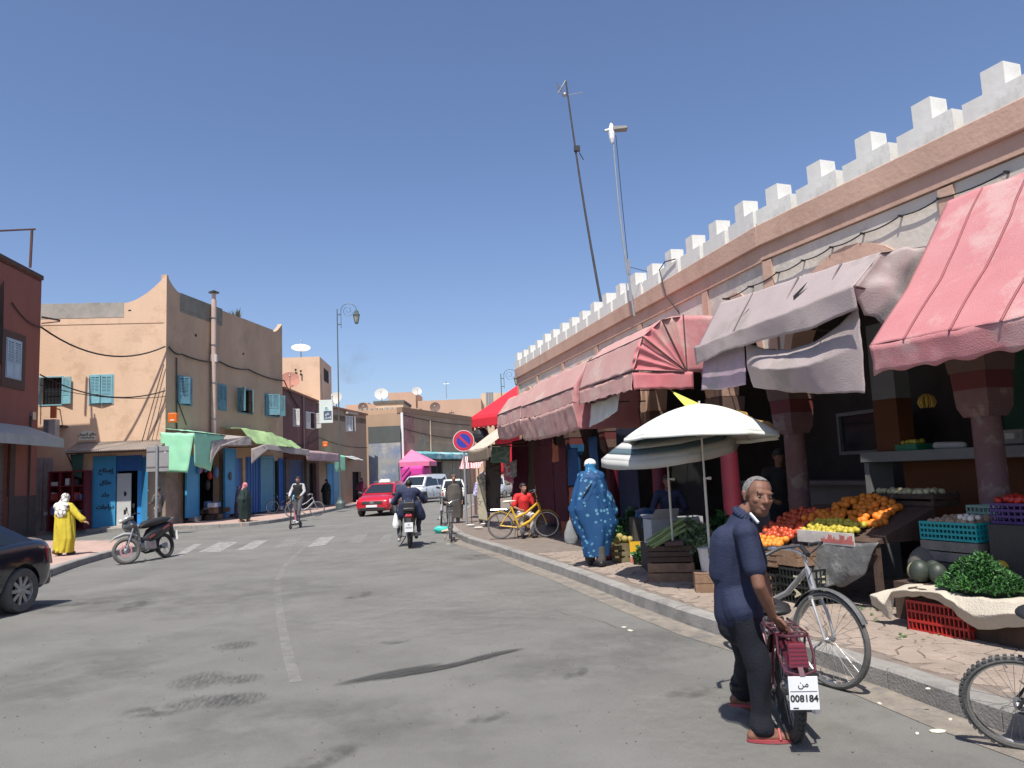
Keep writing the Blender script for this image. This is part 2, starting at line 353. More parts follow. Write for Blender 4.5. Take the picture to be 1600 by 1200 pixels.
# ================================================================== facade planes
FA = Fac((-14.73, 32.42), (-1, -.103), (.1, -1))
FB = Fac((-14.73, 32.42), (.148, 1), (1, -.148))
FR = Fac((-18.21, 29.3), (.12, -1), (1, .12))
W1 = Fac((3.52, 10.51), (.359, -.933), (-.933, -.359))
W2 = Fac((3.52, 10.51), (-.235, .972), (-.972, -.235))
FBend = FB.A + FB.u * 11.2
FCm = Fac(FBend[:2], (.16, 1), (1, -.16))
FCend = FCm.p(4.9, 0, 0)
FD = Fac(FCend[:2], (.26, 1), (1, -.26))
FF = Fac((-8.27, 57.0), (.35, 1), (1, -.35))

# ================================================================== ground
g = MB(); g.box((0, 120, -.25), (700, 700, .5)); struct('ground', g, asphalt)
# right pavement: kerb line, then the area behind it
KR = [(4.6, .2), (3.55, 2.8), (2.83, 5.1), (2.62, 6.05), (2.24, 7.15), (1.86, 8.1), (1.45, 9.6), (.88, 12.0), (-.13, 15.6), (-1.35, 19.6), (-1.9, 22.3), (-2.3, 25.5), (-2.6, 30), (-2.3, 40), (-1.2, 60)]
def offset(line, d):
 o = []
 for i, p in enumerate(line):
  a = V(line[max(i - 1, 0)]); b = V(line[min(i + 1, len(line) - 1)]); t = (b - a).normalized(); o.append(V(p) + V((t.y, -t.x)) * d)
 return o
KI = offset(KR, .16)
sw = MB(); sw.prism([tuple(p) for p in KI] + [(30, 60), (30, .2)], 0, .135); sidewalk = struct('pavement', sw, pave_gap)
def resample(line, step):
 pts = [V(line[0])]; acc = 0
 for i in range(len(line) - 1):
  a, b = V(line[i]), V(line[i + 1]); L = (b - a).length; t = step - acc
  while t <= L: pts.append(a.lerp(b, t / L)); t += step
  acc = (acc + L) % step
 return pts
def kerbs(line, side, parent_struct, z1=.155, name='kerb_stone', w=.165, step=1.0, upto=60):
 pts = resample(line, step); inner = offset([tuple(p) for p in pts], side * w)
 for i in range(len(pts) - 1):
  if i > upto: break
  a, b, c, d = pts[i], pts[i + 1], inner[i + 1], inner[i]; t = (b - a).normalized() * .006; bt = (inner[i + 1] - inner[i]).normalized() * .006
  dz = random.uniform(-.005, .005); k = MB(); ch = .02 * side
  n = V((t.y, -t.x)).normalized() * ch
  lo = [(*(a + t), -.05), (*(b - t), -.05), (*(c - bt), -.05), (*(d + bt), -.05)]; mid = [(p[0], p[1], z1 - .02 + dz) for p in lo]
  hi = [(*(a + t + n), z1 + dz), (*(b - t + n), z1 + dz), (*(c - bt), z1 + dz), (*(d + bt), z1 + dz)]
  k.add(lo + mid + hi, [(0, 1, 5, 4), (1, 2, 6, 5), (2, 3, 7, 6), (3, 0, 4, 7), (4, 5, 9, 8), (5, 6, 10, 9), (6, 7, 11, 10), (7, 4, 8, 11), (8, 9, 10, 11), (3, 2, 1, 0)])
  part(parent_struct, name, k, kerbm)
kerbs(KR, 1, sidewalk)
# irregular flagstones, near ones single, the rest one mesh
def flags():
 cells = []; st = .17
 rot = -.36
 c, s = math.cos(rot), math.sin(rot)
 def jp(i, j):
  r = random.Random(i * 7919 + j * 104729); x = (i + (j % 2) * .5 + r.uniform(-.27, .27)) * st; y = (j + r.uniform(-.27, .27)) * st * .8; return V((c * x - s * y, s * x + c * y))
 def inside(q):
  for k in range(len(KI) - 1):
   a, b = KI[k], KI[k + 1]
   if a.y <= q.y <= b.y:
    t = (q.y - a.y) / (b.y - a.y); xk = a.x + (b.x - a.x) * t
    dw = (q - V((3.52, 10.51))); far = dw.dot(V(W1.n[:2])) > -1.6 if q.y < 10.5 else dw.dot(V(W2.n[:2])) > -1.6
    return q.x > xk + .05 and far
  return False
 for i in range(-70, 70):
  for j in range(-10, 130):
   q = [jp(i, j), jp(i + 1, j), jp(i + 1, j + 1), jp(i, j + 1)]
   m_ = sum(q, V((0, 0))) / 4
   if m_.y < 3.4 or m_.y > 15 or m_.x / m_.y > .78: continue
   if all(inside(p) for p in q): cells.append((m_.length, q, m_))
 cells.sort(key=lambda t: t[0])
 far = MB()
 for n_, (d_, q, m_) in enumerate(cells):
  r = random.Random(n_); z = .15 + r.uniform(-.004, .004); sh = [p + (m_ - p).normalized() * .007 for p in q]; sh2 = [p + (m_ - p).normalized() * .014 for p in q]
  k = MB() if n_ < 300 else far
  vs = [V((p.x, p.y, .12)) for p in sh] + [V((p.x, p.y, z - .006)) for p in sh] + [V((p.x, p.y, z)) for p in sh2]
  k.add(vs, [(0, 1, 5, 4), (1, 2, 6, 5), (2, 3, 7, 6), (3, 0, 4, 7), (4, 5, 9, 8), (5, 6, 10, 9), (6, 7, 11, 10), (7, 4, 8, 11), (8, 9, 10, 11)])
  if n_ < 300: part(sidewalk, 'paving_stone', k, pave_r)
 part(sidewalk, 'paving_stones_beyond', far, pave_r, kind='stuff')
flags()
# left corner pavement and the pavement along the tan building
KL = [(-9.3, 2), (-9.25, 8.6), (-9.2, 11.4), (-9.2, 14.8), (-10.0, 17.6), (-10.45, 20.2), (-10.35, 22.2), (-10.75, 23.4), (-12.0, 24.0), (-15, 25.2), (-22, 26.4)]
li = offset(KL, -.16); s2 = MB(); s2.prism([tuple(p) for p in li] + [(-40, 26), (-40, 2)], 0, .14); paveL = struct('pavement', s2, pave_l)
kerbs(KL, -1, paveL)
KB = [(-19, 31.2), (-15.2, 31.5), (-12.2, 30.9), (-11.0, 31.3), (-10.2, 33.2), (-10.1, 40), (-10.2, 48), (-9.6, 56), (-9.3, 66)]
li = offset(KB, -.16); s3 = MB(); s3.prism([tuple(p) for p in li] + [(-30, 66), (-30, 31.2)], 0, .14); paveB = struct('pavement', s3, pave_l)
kerbs(KB, -1, paveB, step=1.2)
# painted crossing and centre line
paintm = Mstain('road_paint', (.42, .41, .39), 5, .62, radial=False, lo=.36)
paintf = Mstain('road_paint_faded', (.36, .35, .33), 4, .34, radial=False, lo=.38)
def gp(pix, z): return [G(x, y, z) for x, y in pix]
road_marks = [([(272, 868), (304, 850), (316, 850), (286, 869)], paintm), ([(310, 863), (343, 847), (372, 847), (345, 862)], paintm), ([(368, 860), (398, 845), (420, 844), (396, 858)], paintm),
 ([(426, 857), (449, 842), (472, 841), (455, 856)], paintf), ([(480, 855), (500, 840), (524, 838), (508, 852)], paintm), ([(543, 849), (556, 836), (575, 835), (565, 848)], paintf), ([(592, 849), (600, 836), (614, 835), (608, 848)], paintf)]
for pix, mt_ in road_marks:
 k = MB(); k.slab(gp(pix, .004), (0, 0, .003)); struct('road_marking', k, mt_)
cl = [(462, 1065), (452, 1030), (442, 985), (434, 935), (434, 905), (448, 880), (482, 850), (528, 826), (600, 806)]
k = MB(); P = [G(x, y, .004) for x, y in cl]
sub = []
for i in range(len(P) - 1):
 for t in range(4): sub.append(P[i].lerp(P[i + 1], t / 4))
for i in range(len(sub) - 1):
 t = (sub[min(i + 2, len(sub) - 1)] - sub[max(i - 1, 0)]).normalized(); n_ = V((t.y, -t.x, 0)) * .05
 k.add([sub[i] - n_, sub[i] + n_, sub[i + 1] + n_, sub[i + 1] - n_], [(0, 1, 2, 3)])
struct('road_marking', k, paintf)
# wet trail and tyre scuffs
wet = M('wet_asphalt', (.105, .103, .096), .6, .15, 3, .4, 220)
def blot(pts, mat, z=.008, jag=.03, name='road_stain'):
 k = MB(); P = [G(x, y, z) for x, y in pts]; out = []
 for i in range(len(P)):
  a, b = P[i], P[(i + 1) % len(P)]
  for t in range(14): q = a.lerp(b, t / 14); q += V((random.uniform(-jag, jag), random.uniform(-jag, jag), 0)); out.append(q)
 k.add(out, [tuple(range(len(out)))]); struct(name, k, mat)
s0 = Mstain('stain_wet', (.055, .054, .05), 7, .85, (.6, 3, 1), lo=.3); tr_ = [(610, 1052, 1.1, .22), (650, 1049, .9, .16), (690, 1043, .8, .13), (730, 1033, .8, .13), (775, 1021, .7, .14)]
scf = M('tyre_scuff', (.15, .15, .145), .9, .2, 5, .4, 220, patch=(.18, .176, .16), pscale=7, pamt=1)
def soft(x, y, w, d, mat, rz=0, z=.0095):
 P = G(x, y, z); k = MB(); k.add([(-w / 2, -d / 2, 0), (w / 2, -d / 2, 0), (w / 2, d / 2, 0), (-w / 2, d / 2, 0)], [(0, 1, 2, 3)]); o = struct('road_stain', k, mat); o.location = P; o.rotation_euler = (0, 0, rz)
s1 = Mstain('stain_tread', (.07, .07, .066), 9, .6, (5, .7, 1)); s2 = Mstain('stain_oil', (.07, .07, .064), 5, .5); s3 = Mstain('stain_dust', (.26, .25, .22), 2.5, .22); s4 = Mstain('stain_wide', (.12, .118, .11), 1.6, .28)
for i, (x, y, w_, d_) in enumerate(tr_): soft(x, y, w_, d_, s0, .62, .0088 + .0002 * i)
for x, y, w_, d_ in [(312, 1062, .55, .75), (325, 1095, .7, .5), (375, 1060, .45, .4), (372, 1092, .55, .5), (368, 1008, .5, .5)]: soft(x, y, w_, d_, s1, .1)
for i, (x, y, w_, d_) in enumerate([(245, 1110, .6, .4), (90, 945, 2.2, .5), (615, 1002, .4, .25), (1080, 1080, .5, .3), (760, 1120, .4, .2), (480, 1195, 1.2, .3), (900, 1050, .5, .2), (560, 930, .9, .4), (740, 870, 1.4, 1.2), (210, 945, 1.5, .4)]): soft(x, y, w_, d_, s2, .2 * i, .0100 + .0004 * i)
for i, (x, y, w_, d_) in enumerate([(300, 930, 6, 4), (700, 950, 5, 5), (950, 1020, 3, 2.2), (1100, 1120, 2.4, 1.5), (130, 1050, 3, 2), (620, 870, 7, 5), (500, 1120, 3, 1.4)]): soft(x, y, w_, d_, s3 if i % 2 else s4, .5 * i, .0150 + .0005 * i)
ck = MB(); rc = random.Random(6)
for x, y, a, n in [(60, 955, .1, 14), (330, 900, .3, 20), (690, 905, .5, 18), (980, 985, 2.0, 12)]:
 p = G(x, y, .0125)
 for i in range(n): a += rc.uniform(-.33, .33) * (1 if i % 2 else -1); q = p + V((math.cos(a), math.sin(a), 0)) * rc.uniform(.07, .18); d = (q - p).normalized(); s_ = V((-d.y, d.x, 0)) * rc.uniform(.001, .004); ck.add([p - s_, p + s_, q + s_, q - s_], [(0, 1, 2, 3)]); p = q
struct('road_cracks', ck, M('crack_dark', (.06, .058, .05), .95, .1, 4, 0))
peb = MB(); rc = random.Random(8)
for i in range(900):
 P = G(rc.uniform(0, 1600), rc.triangular(850, 1200, 1000), .006)
 if P.x > 2.6 - .28 * (P.y - 5): continue
 w_ = rc.uniform(.002, .008); peb.ball(P, (w_, w_ * rc.uniform(.5, 1), w_ * .5), 5, 3)
struct('road_grit', peb, M('grit', (.16, .14, .11), .95, .6, 60, 0), kind='stuff')
dirt = M('gutter_dirt', (.23, .20, .165), .95, .3, 6, .6, 90, patch=(.155, .15, .14), pscale=4, pamt=1)
k = MB(); a = [V(p) for p in KR[1:11]]; b = offset(KR, -.3)[1:11]
for i in range(len(a) - 1):
 for t in range(5):
  u0, u1 = t / 5, (t + 1) / 5; w0 = 1 + .5 * nz(i * 3 + t, 1.3); w1 = 1 + .5 * nz(i * 3 + (t + 1 if t < 4 else 3), 1.3)
  A0, A1 = a[i].lerp(a[i + 1], u0), a[i].lerp(a[i + 1], u1); B0, B1 = b[i].lerp(b[i + 1], u0), b[i].lerp(b[i + 1], u1)
  k.add([(*A0, .004), (*A1, .004), (*B1, .004), (*B0, .004)], [(0, 1, 2, 3)])
struct('gutter_dirt', k, dirt)
# ================================================================== wall helpers
def wall_mb(F, a0, a1, z0, z1, holes=(), n=0.0, depth=.22):
 """wall face with rectangular openings and their reveals"""
 mb = MB(); xs = sorted({a0, a1, *[h[0] for h in holes], *[h[1] for h in holes]}); zs = sorted({z0, z1, *[h[2] for h in holes], *[h[3] for h in holes]})
 for i in range(len(xs) - 1):
  for j in range(len(zs) - 1):
   cx, cz = (xs[i] + xs[i + 1]) / 2, (zs[j] + zs[j + 1]) / 2
   if any(h[0] < cx < h[1] and h[2] < cz < h[3] for h in holes): continue
   mb.add([F.p(xs[i], n, zs[j]), F.p(xs[i + 1], n, zs[j]), F.p(xs[i + 1], n, zs[j + 1]), F.p(xs[i], n, zs[j + 1])], [(0, 1, 2, 3)])
 for h in holes:
  q = [(h[0], h[2]), (h[1], h[2]), (h[1], h[3]), (h[0], h[3])]
  for i in range(4):
   a, b = q[i], q[(i + 1) % 4]; mb.add([F.p(a[0], n, a[1]), F.p(b[0], n, b[1]), F.p(b[0], n - depth, b[1]), F.p(a[0], n - depth, a[1])], [(0, 1, 2, 3)])
 return mb
def fbox(mb, F, a0, a1, n0, n1, z0, z1):
 b = [F.p(a0, n0, z0), F.p(a1, n0, z0), F.p(a1, n1, z0), F.p(a0, n1, z0)]; return mb.hexa(b, [p + V((0, 0, z1 - z0)) for p in b])
def fpoly(mb, F, poly, n0, n1):
 return mb.slab([F.p(a, n0, z) for a, z in poly], F.n * (n1 - n0))
def shutter_window(par, F, r, col, openl=0, openr=0, n=0.0, bars=True, glass=True):
 """r=(a0,a1,z0,z1); leaves swing by openl/openr (0 shut .. 1 flat on the wall)"""
 a0, a1, z0, z1 = r; w = (a1 - a0) / 2
 f = MB()
 for q in [(a0 - .05, a0, z0 - .05, z1 + .05), (a1, a1 + .05, z0 - .05, z1 + .05), (a0, a1, z1, z1 + .05), (a0, a1, z0 - .05, z0)]: fbox(f, F, q[0], q[1], n - .05, n + .025, q[2], q[3])
 fr = part(par, 'window', f, col)
 k = MB(); fbox(k, F, a0 + .004, a1 - .004, n - .2, n - .19, z0 + .004, z1 - .004); part(fr, 'pane', k, glassd)
 if bars:
  k = MB()
  for i in range(1, 6): t = a0 + (a1 - a0) * i / 6; fbox(k, F, t - .008, t + .008, n - .09, n - .075, z0, z1)
  fbox(k, F, a0, a1, n - .092, n - .074, (z0 + z1) / 2 - .01, (z0 + z1) / 2 + .01); part(fr, 'window_grille', k, blackm)
 for side, op in ((0, openl), (1, openr)):
  hin = a0 if side == 0 else a1; ang = op * math.pi; sg = 1 if side == 0 else -1
  du = F.u * (sg * math.cos(ang)) + F.n * math.sin(ang); dn = du.cross(V((0, 0, 1))) * .02; o = F.p(hin, n + .03, 0)
  k = MB()
  def pl(s0, s1, t0, t1, th=.018):
   p = [o + du * (s0 * w) + V((0, 0, t0)), o + du * (s1 * w) + V((0, 0, t0)), o + du * (s1 * w) + V((0, 0, t1)), o + du * (s0 * w) + V((0, 0, t1))]; nn = du.cross(V((0, 0, 1))).normalized() * th; k.slab([x - nn for x in p], nn * 2)
  H = z1 - z0; zm = z0 + H * .36
  pl(.02, .13, z0, z1); pl(.87, .98, z0, z1); pl(.13, .87, z0, z0 + .07); pl(.13, .87, z1 - .07, z1); pl(.13, .87, zm - .035, zm + .035); pl(.46, .54, zm + .035, z1 - .07)
  pl(.13, .87, z0 + .07, zm - .035, .006)
  ns = max(6, int((z1 - zm) / .07))
  for i in range(ns): zz = zm + .05 + (z1 - .08 - zm - .05) * i / ns; pl(.13, .87, zz, zz + (z1 - zm) / ns * .55, .008)
  part(fr, 'shutter', k, col)
 return fr

# ================================================================== market building on the right
mk = thing('market_building', 'long arcaded market hall with white stepped merlons above a terracotta cornice', 'building', (3.52, 10.51, 0), world=True)
def segs(F, a0, a1): return (F, a0, a1)
c = MB()
for F, a0, a1 in ((W1, 0, 13), (W2, 0, 14.55)):
 e0 = -.0
 fbox(c, F, a0 + .001, a1, -.45, 0.0, 4.70, 5.0)
part(mk, 'cornice', c, terra, bevel=.012)
c = MB(); fbox(c, W1, 0.0, 13, -.42, -.05, 4.5, 4.698); fbox(c, W2, .002, 14.5, -.42, -.05, 4.48, 4.698); part(mk, 'frieze', c, terra)
# one merlon, shared by all
mm = MB(); wv = .8
for q in [(-.385, -.13, .23), (-.13, .13, .45), (.13, .385, .23)]:
 mm.box(((q[0] + q[1]) / 2, 0, q[2] / 2), (q[1] - q[0], .24, q[2]))
mm = MB(); prof = [(-.35, 0), (.35, 0), (.35, .23), (.12, .23), (.12, .47), (-.12, .47), (-.12, .23), (-.35, .23)]
mm.slab([V((a, -.12, z)) for a, z in prof], (0, .24, 0))
mme = mm.mesh('merlon', merl)
def merlon_at(F, s):
 P = F.p(s, -.14, 5.0) - WORLD[mk.name]; ang = math.atan2(F.u.y, F.u.x)
 piece(mk, 'merlon', mme, P, (0, random.uniform(-.015, .015), ang), (1, 1, random.uniform(.94, 1.06)))
for i in range(16): merlon_at(W1, .36 + .81 * i)
for i in range(18): merlon_at(W2, .42 + .815 * i)
# upper wall with pointed arches, one piece per bay
def arch_pts(a0, a1, zs, zt, n=7):
 am = (a0 + a1) / 2; w = (a1 - a0) / 2; L = []
 for i in range(n + 1): t = i / n; L.append((a0 + w * (1 - math.cos(t * math.pi / 2)) ** .9 * 1.0 if t else a0, zs + (zt - zs) * (math.sin(t * math.pi / 2)) ** .85))
 Rr = [(2 * am - a, z) for a, z in L[::-1][1:]]; return L + Rr
def arch_pts(a0, a1, zs, zt, n=7):
 am = (a0 + a1) / 2; w = (a1 - a0) / 2; L = []
 for i in range(n + 1):
  t = i / n; L.append((a0 + w * t, zs + (zt - zs) * (1 - (1 - t) ** 2.1) ** .62))
 return L + [(2 * am - a, z) for a, z in L[::-1][1:]]
def bay(F, a0, a1, zt=4.02):
 ins = .20; sp = 2.75; A = arch_pts(a0 + ins, a1 - ins, sp, zt); Z1 = 4.49
 mb = MB()
 # wall above the arch as quads up to Z1
 pts = [(a0, sp)] + A + [(a1, sp)]
 for n_ in (-.09, -.40):
  vs = [F.p(a, n_, z) for a, z in pts] + [F.p(a, n_, Z1) for a, z in pts]; k = len(pts)
  mb.add(vs, [(i, i + 1, k + i + 1, k + i) for i in range(k - 1)])
 part(mk, 'wall_panel', mb, cream)
 b = MB(); B = arch_pts(a0 + ins - .0, a1 - ins + .0, sp, zt); O = arch_pts(a0 + ins - .14, a1 - ins + .14, sp, zt + .24); k = len(B)
 for n_, s_ in ((-.065, 1), (-.42, 1)):
  b.add([F.p(a, n_, z) for a, z in B] + [F.p(a, n_, z) for a, z in O], [(i, i + 1, k + i + 1, k + i) for i in range(k - 1)])
 b.add([F.p(a, -.065, z) for a, z in B] + [F.p(a, -.42, z) for a, z in B], [(i, i + 1, k + i + 1, k + i) for i in range(k - 1)])
 b.add([F.p(a, -.065, z) for a, z in O] + [F.p(a, -.095, z) for a, z in O], [(i, i + 1, k + i + 1, k + i) for i in range(k - 1)])
 part(mk, 'arch', b, terra)
P1 = [.1, 2.93, 5.76, 8.6, 11.4]; P2 = [1.72, 4.42, 6.95, 9.55, 12.1, 14.4]
for a, b in zip(P1[:-1], P1[1:]): bay(W1, a, b)
for a, b in zip(P2[:-1], P2[1:]): bay(W2, a, b, 4.05)
bay(W2, .0, P2[0], 4.0)
paintpink = M('column_pink', (.17, .09, .088), .8, .15, 3, .4, 30, patch=(.26, .20, .17), pscale=4, pamt=.8)
paintred = M('column_red', (.11, .007, .02), .6, .15, 3, .2, 30)
paintblue = M('column_blue', (.015, .08, .18), .6, .15, 3, .2, 30)
capred = M('capital_band_red', (.13, .03, .03), .85, .1, 3, .2, 30)
capterra = M('capital_terracotta_shaded', (.14, .085, .07), .9, .15, 3, .3, 16)  # terracotta copy with the shade under the awnings put into its colour
def column(F, a, mat, cmat):
 t = MB(); fbox(t, F, a - .09, a + .09, -.44, -.055, 2.75, 4.475); part(mk, 'pilaster', t, terra)
 P = F.p(a, -.28, 0); co = MB(); co.lathe([(.2, .13), (.2, .35), (.15, .42), (.145, .5), (.14, 1.4), (.135, 2.08)], P, 20); cc = part(mk, 'column', co, mat, smooth=True)
 r = Matrix((F.u, -F.n, V((0, 0, 1)))).transposed()
 q = MB()
 def fr(w0, w1, z0, z1): q.hexa([P + r @ V((x * w0, y * w0, z0)) for x, y in ((-1, -1), (1, -1), (1, 1), (-1, 1))], [P + r @ V((x * w1, y * w1, z1)) for x, y in ((-1, -1), (1, -1), (1, 1), (-1, 1))])
 fr(.14, .18, 2.06, 2.16); fr(.18, .19, 2.161, 2.34); part(cc, 'capital', q, cmat if cmat is not terra else capterra)
 q = MB(); fr(.19, .2, 2.341, 2.52); part(cc, 'band', q, capred)
 q = MB(); fr(.21, .23, 2.521, 2.74); part(cc, 'impost', q, capterra)
for i, a in enumerate(P1): column(W1, a, paintpink, paintpink)
for i, a in enumerate(P2): column(W2, a, [paintred, paintred, paintred, paintblue, paintblue, paintred][i], [terra, terra, terra, paintblue, paintblue, terra][i])
# ceiling, back wall, roof of the arcade
c = MB(); c.prism([W1.p(13, -.3, 0)[:2], W1.p(0, -.3, 0)[:2], W2.p(14.5, -.3, 0)[:2], W2.p(14.5, -8, 0)[:2], W1.p(0, -7.5, 0)[:2], W1.p(13, -8, 0)[:2]], 4.2, 4.45)
part(mk, 'roof', c, greyc)
bw = M('back_wall_dirty_shaded', (.06, .052, .048), .9, .2, 1.4, .3, 12, patch=(.03, .028, .025), pscale=1)  # dirty wall, its base colour lowered to stand in for deep shade
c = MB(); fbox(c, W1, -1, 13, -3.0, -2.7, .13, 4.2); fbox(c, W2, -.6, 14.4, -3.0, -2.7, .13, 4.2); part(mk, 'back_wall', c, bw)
c = MB(); fbox(c, W2, 14.42, 14.5, -8, -.45, .13, 4.2); part(mk, 'end_wall', c, terra)
# shop fittings seen under the arcade: counter beam, orange and green walls, shutters
orangew = M('orange_wall', (.11, .033, .008), .8, .15, 2, .2)
greenw = M('green_board', (.02, .09, .055), .6, .1, 2, .1)
beamm = M('white_counter', (.17, .17, .165), .5, .1, 3, .1)
ct = thing('market_stall_counter', 'grey white counter slab running behind the pink column above an orange wall', 'counter', W1.p(3, -.9, .13), world=True)
c = MB(); fbox(c, W1, .75, 8, -1.2, -.75, 1.63, 1.76); part(ct, 'countertop', c, beamm, bevel=.01)
c = MB(); fbox(c, W1, 1.1, 3.2, -1.15, -1.1, .9, 1.625); part(ct, 'front_panel', c, orangew)
c = MB(); fbox(c, W1, 3.22, 8, -1.15, -1.1, .13, 1.625); part(ct, 'front_panel', c, M('front_panel_grey', (.16, .13, .13), .8, .2, 2, .2))
c = MB(); fbox(c, W1, .76, .84, -1.2, -.8, .13, 1.625); part(ct, 'side_panel', c, beamm)
pr = thing('painted_pier', 'shop pier painted orange below and white above, standing on the counter', 'pier', W1.p(1.1, -.95, 1.76), world=True)
c = MB(); fbox(c, W1, .95, 1.32, -1.1, -.85, 1.765, 2.42); part(pr, 'orange_part', c, orangew)
c = MB(); fbox(c, W1, .95, 1.32, -1.1, -.85, 2.422, 3.4); part(pr, 'white_part', c, beamm)
c = MB(); fbox(c, W1, 1.4, 8, -2.65, -2.6, 1.9, 3.3); one('green_board', c, greenw, 'dark green board covering the back of the fruit shop', 'board', loc=W1.p(3, -2.6, 1.9))
def shutter(par_label, F, a0, a1, z0, z1, n, mat, lab, k_=.07, name='roller_shutter'):
 t = thing(name, lab, 'shutter', F.p((a0 + a1) / 2, n, z0), world=True); c = MB(); i = 0; z = z0
 while z < z1 - .01:
  c.hexa([F.p(a0, n, z), F.p(a1, n, z), F.p(a1, n - .03, z), F.p(a0, n - .03, z)], [F.p(a0, n + .02, z + k_ * .6), F.p(a1, n + .02, z + k_ * .6), F.p(a1, n - .03, z + k_ * .6), F.p(a0, n - .03, z + k_ * .6)])
  c.hexa([F.p(a0, n + .02, z + k_ * .6), F.p(a1, n + .02, z + k_ * .6), F.p(a1, n - .03, z + k_ * .6), F.p(a0, n - .03, z + k_ * .6)], [F.p(a0, n, z + k_), F.p(a1, n, z + k_), F.p(a1, n - .03, z + k_), F.p(a0, n - .03, z + k_)]); z += k_
 part(t, 'slats', c, mat, kind='stuff')
 c = MB(); fbox(c, F, a0 - .07, a0 - .002, n - .05, n + .05, z0, z1 + .08); fbox(c, F, a1 + .002, a1 + .07, n - .05, n + .05, z0, z1 + .08); fbox(c, F, a0 - .002, a1 + .002, n - .05, n + .06, z1 + .01, z1 + .12); part(t, 'shutter_frame', c, mat); return t
lowm = M('low_wall_pale', (.17, .155, .15), .85, .15, 2, .2)
c = MB(); fbox(c, W2, -.3, 3.6, -1.5, -1.35, .13, 1.32); fbox(c, W2, -.3, 3.6, -1.52, -1.2, 1.322, 1.38); one('stall_partition', c, lowm, 'pale waist high stall wall behind the white umbrella pole', 'partition', loc=W2.p(1.6, -1.4, .13))
# small hatch window seen between umbrella and pink column
t = thing('hatch_window', 'white framed hatch window under the awning beside the pink column', 'window', W2.p(.2, -1.9, 1.7), world=True)
c = MB(); fbox(c, W2, -.25, 1.2, -2.0, -1.9, 1.75, 1.8); fbox(c, W2, -.25, 1.2, -2.0, -1.9, 2.35, 2.4); fbox(c, W2, -.25, -.2, -2.0, -1.9, 1.802, 2.348); fbox(c, W2, 1.15, 1.2, -2.0, -1.9, 1.802, 2.348); part(t, 'window_frame', c, beamm)
c = MB(); fbox(c, W2, -.2, 1.15, -1.97, -1.95, 1.802, 2.348); part(t, 'pane', c, glassd)

# ------------------------------------------------------------------ awnings of the market
def aw_mat(name, a, b, c): return M(name, a, .85, .1, 1.6, .35, 90, col2=b, patch=c, pscale=1.1, pamt=.8)
pk1 = aw_mat('canvas_pink', (.46, .165, .175), (.50, .22, .225), (.52, .33, .31))
pk2 = aw_mat('canvas_faded_pink', (.46, .25, .23), (.52, .32, .28), (.55, .42, .36))
pk3 = aw_mat('canvas_rose', (.50, .13, .15), (.55, .24, .24), (.50, .34, .29))
gr1 = aw_mat('canvas_grey_mauve', (.34, .275, .27), (.40, .335, .32), (.27, .235, .215))
plv = aw_mat('canvas_lilac', (.33, .225, .285), (.40, .31, .35), (.25, .225, .22))
bei = aw_mat('canvas_beige', (.55, .46, .36), (.62, .53, .43), (.45, .37, .30))
def line(F, s0, s1, n, z, sg=0): return [F.p(s0, n, z), F.p((s0 * 2 + s1) / 3, n, z - sg), F.p((s0 + 2 * s1) / 3, n, z - sg), F.p(s1, n, z)]
metalb = M('awning_iron', (.11, .08, .07), .7, .3, 9, .1, metal=.5)
def frame_bits(t, pts_list, r=.014):
 k = MB()
 for a in pts_list: k.tube(a, r, 6)
 part(t, 'awning_frame', k, metalb)
# near pink awning
t = thing('awning', 'steep bright pink canvas awning, cut by the edge of the picture, over the herb stall', 'awning', W1.p(5, .6, 3.4), world=True)
c = cloth([[W1.p(3.05, .06, 4.28), W1.p(7.6, .06, 4.24)], [W1.p(3.03, .75, 3.32), W1.p(7.7, .75, 3.32)], [W1.p(3.0, 1.27, 2.74), W1.p(7.8, 1.27, 2.72)]], 120, 40, .05, 1.5); part(t, 'canvas', c, pk1, smooth=True, angle=180, solid=.006)
c = cloth([[W1.p(3.0, 1.275, 2.74), W1.p(7.8, 1.275, 2.72)], [W1.p(3.02, 1.24, 2.47), W1.p(7.8, 1.24, 2.44)]], 120, 5, .035, 4, scal=.03, nsc=14); part(t, 'valance', c, pk1, smooth=True, angle=180, solid=.006)
for a in (3.42, 3.9, 4.38, 4.86): part(t, 'seam', cloth([[W1.p(a, .075, 4.27), W1.p(a + .022, .075, 4.27)], [W1.p(a - .01, .765, 3.32), W1.p(a + .012, .765, 3.32)], [W1.p(a - .02, 1.285, 2.74), W1.p(a + .002, 1.285, 2.74)]], 1, 40, .05, 1.5), M('seam_pink', (.33, .11, .12), .9, .1, 5, .1), smooth=True, solid=.004)
frame_bits(t, [[W1.p(3.02, 1.24, 2.73), W1.p(7.8, 1.24, 2.71)], [W1.p(3.05, 0, 2.9), W1.p(3.02, 1.2, 2.72)], [W1.p(5.2, 0, 2.9), W1.p(5.2, 1.2, 2.70)], [W1.p(3.1, .02, 4.2), W1.p(3.04, 1.2, 2.72)]])
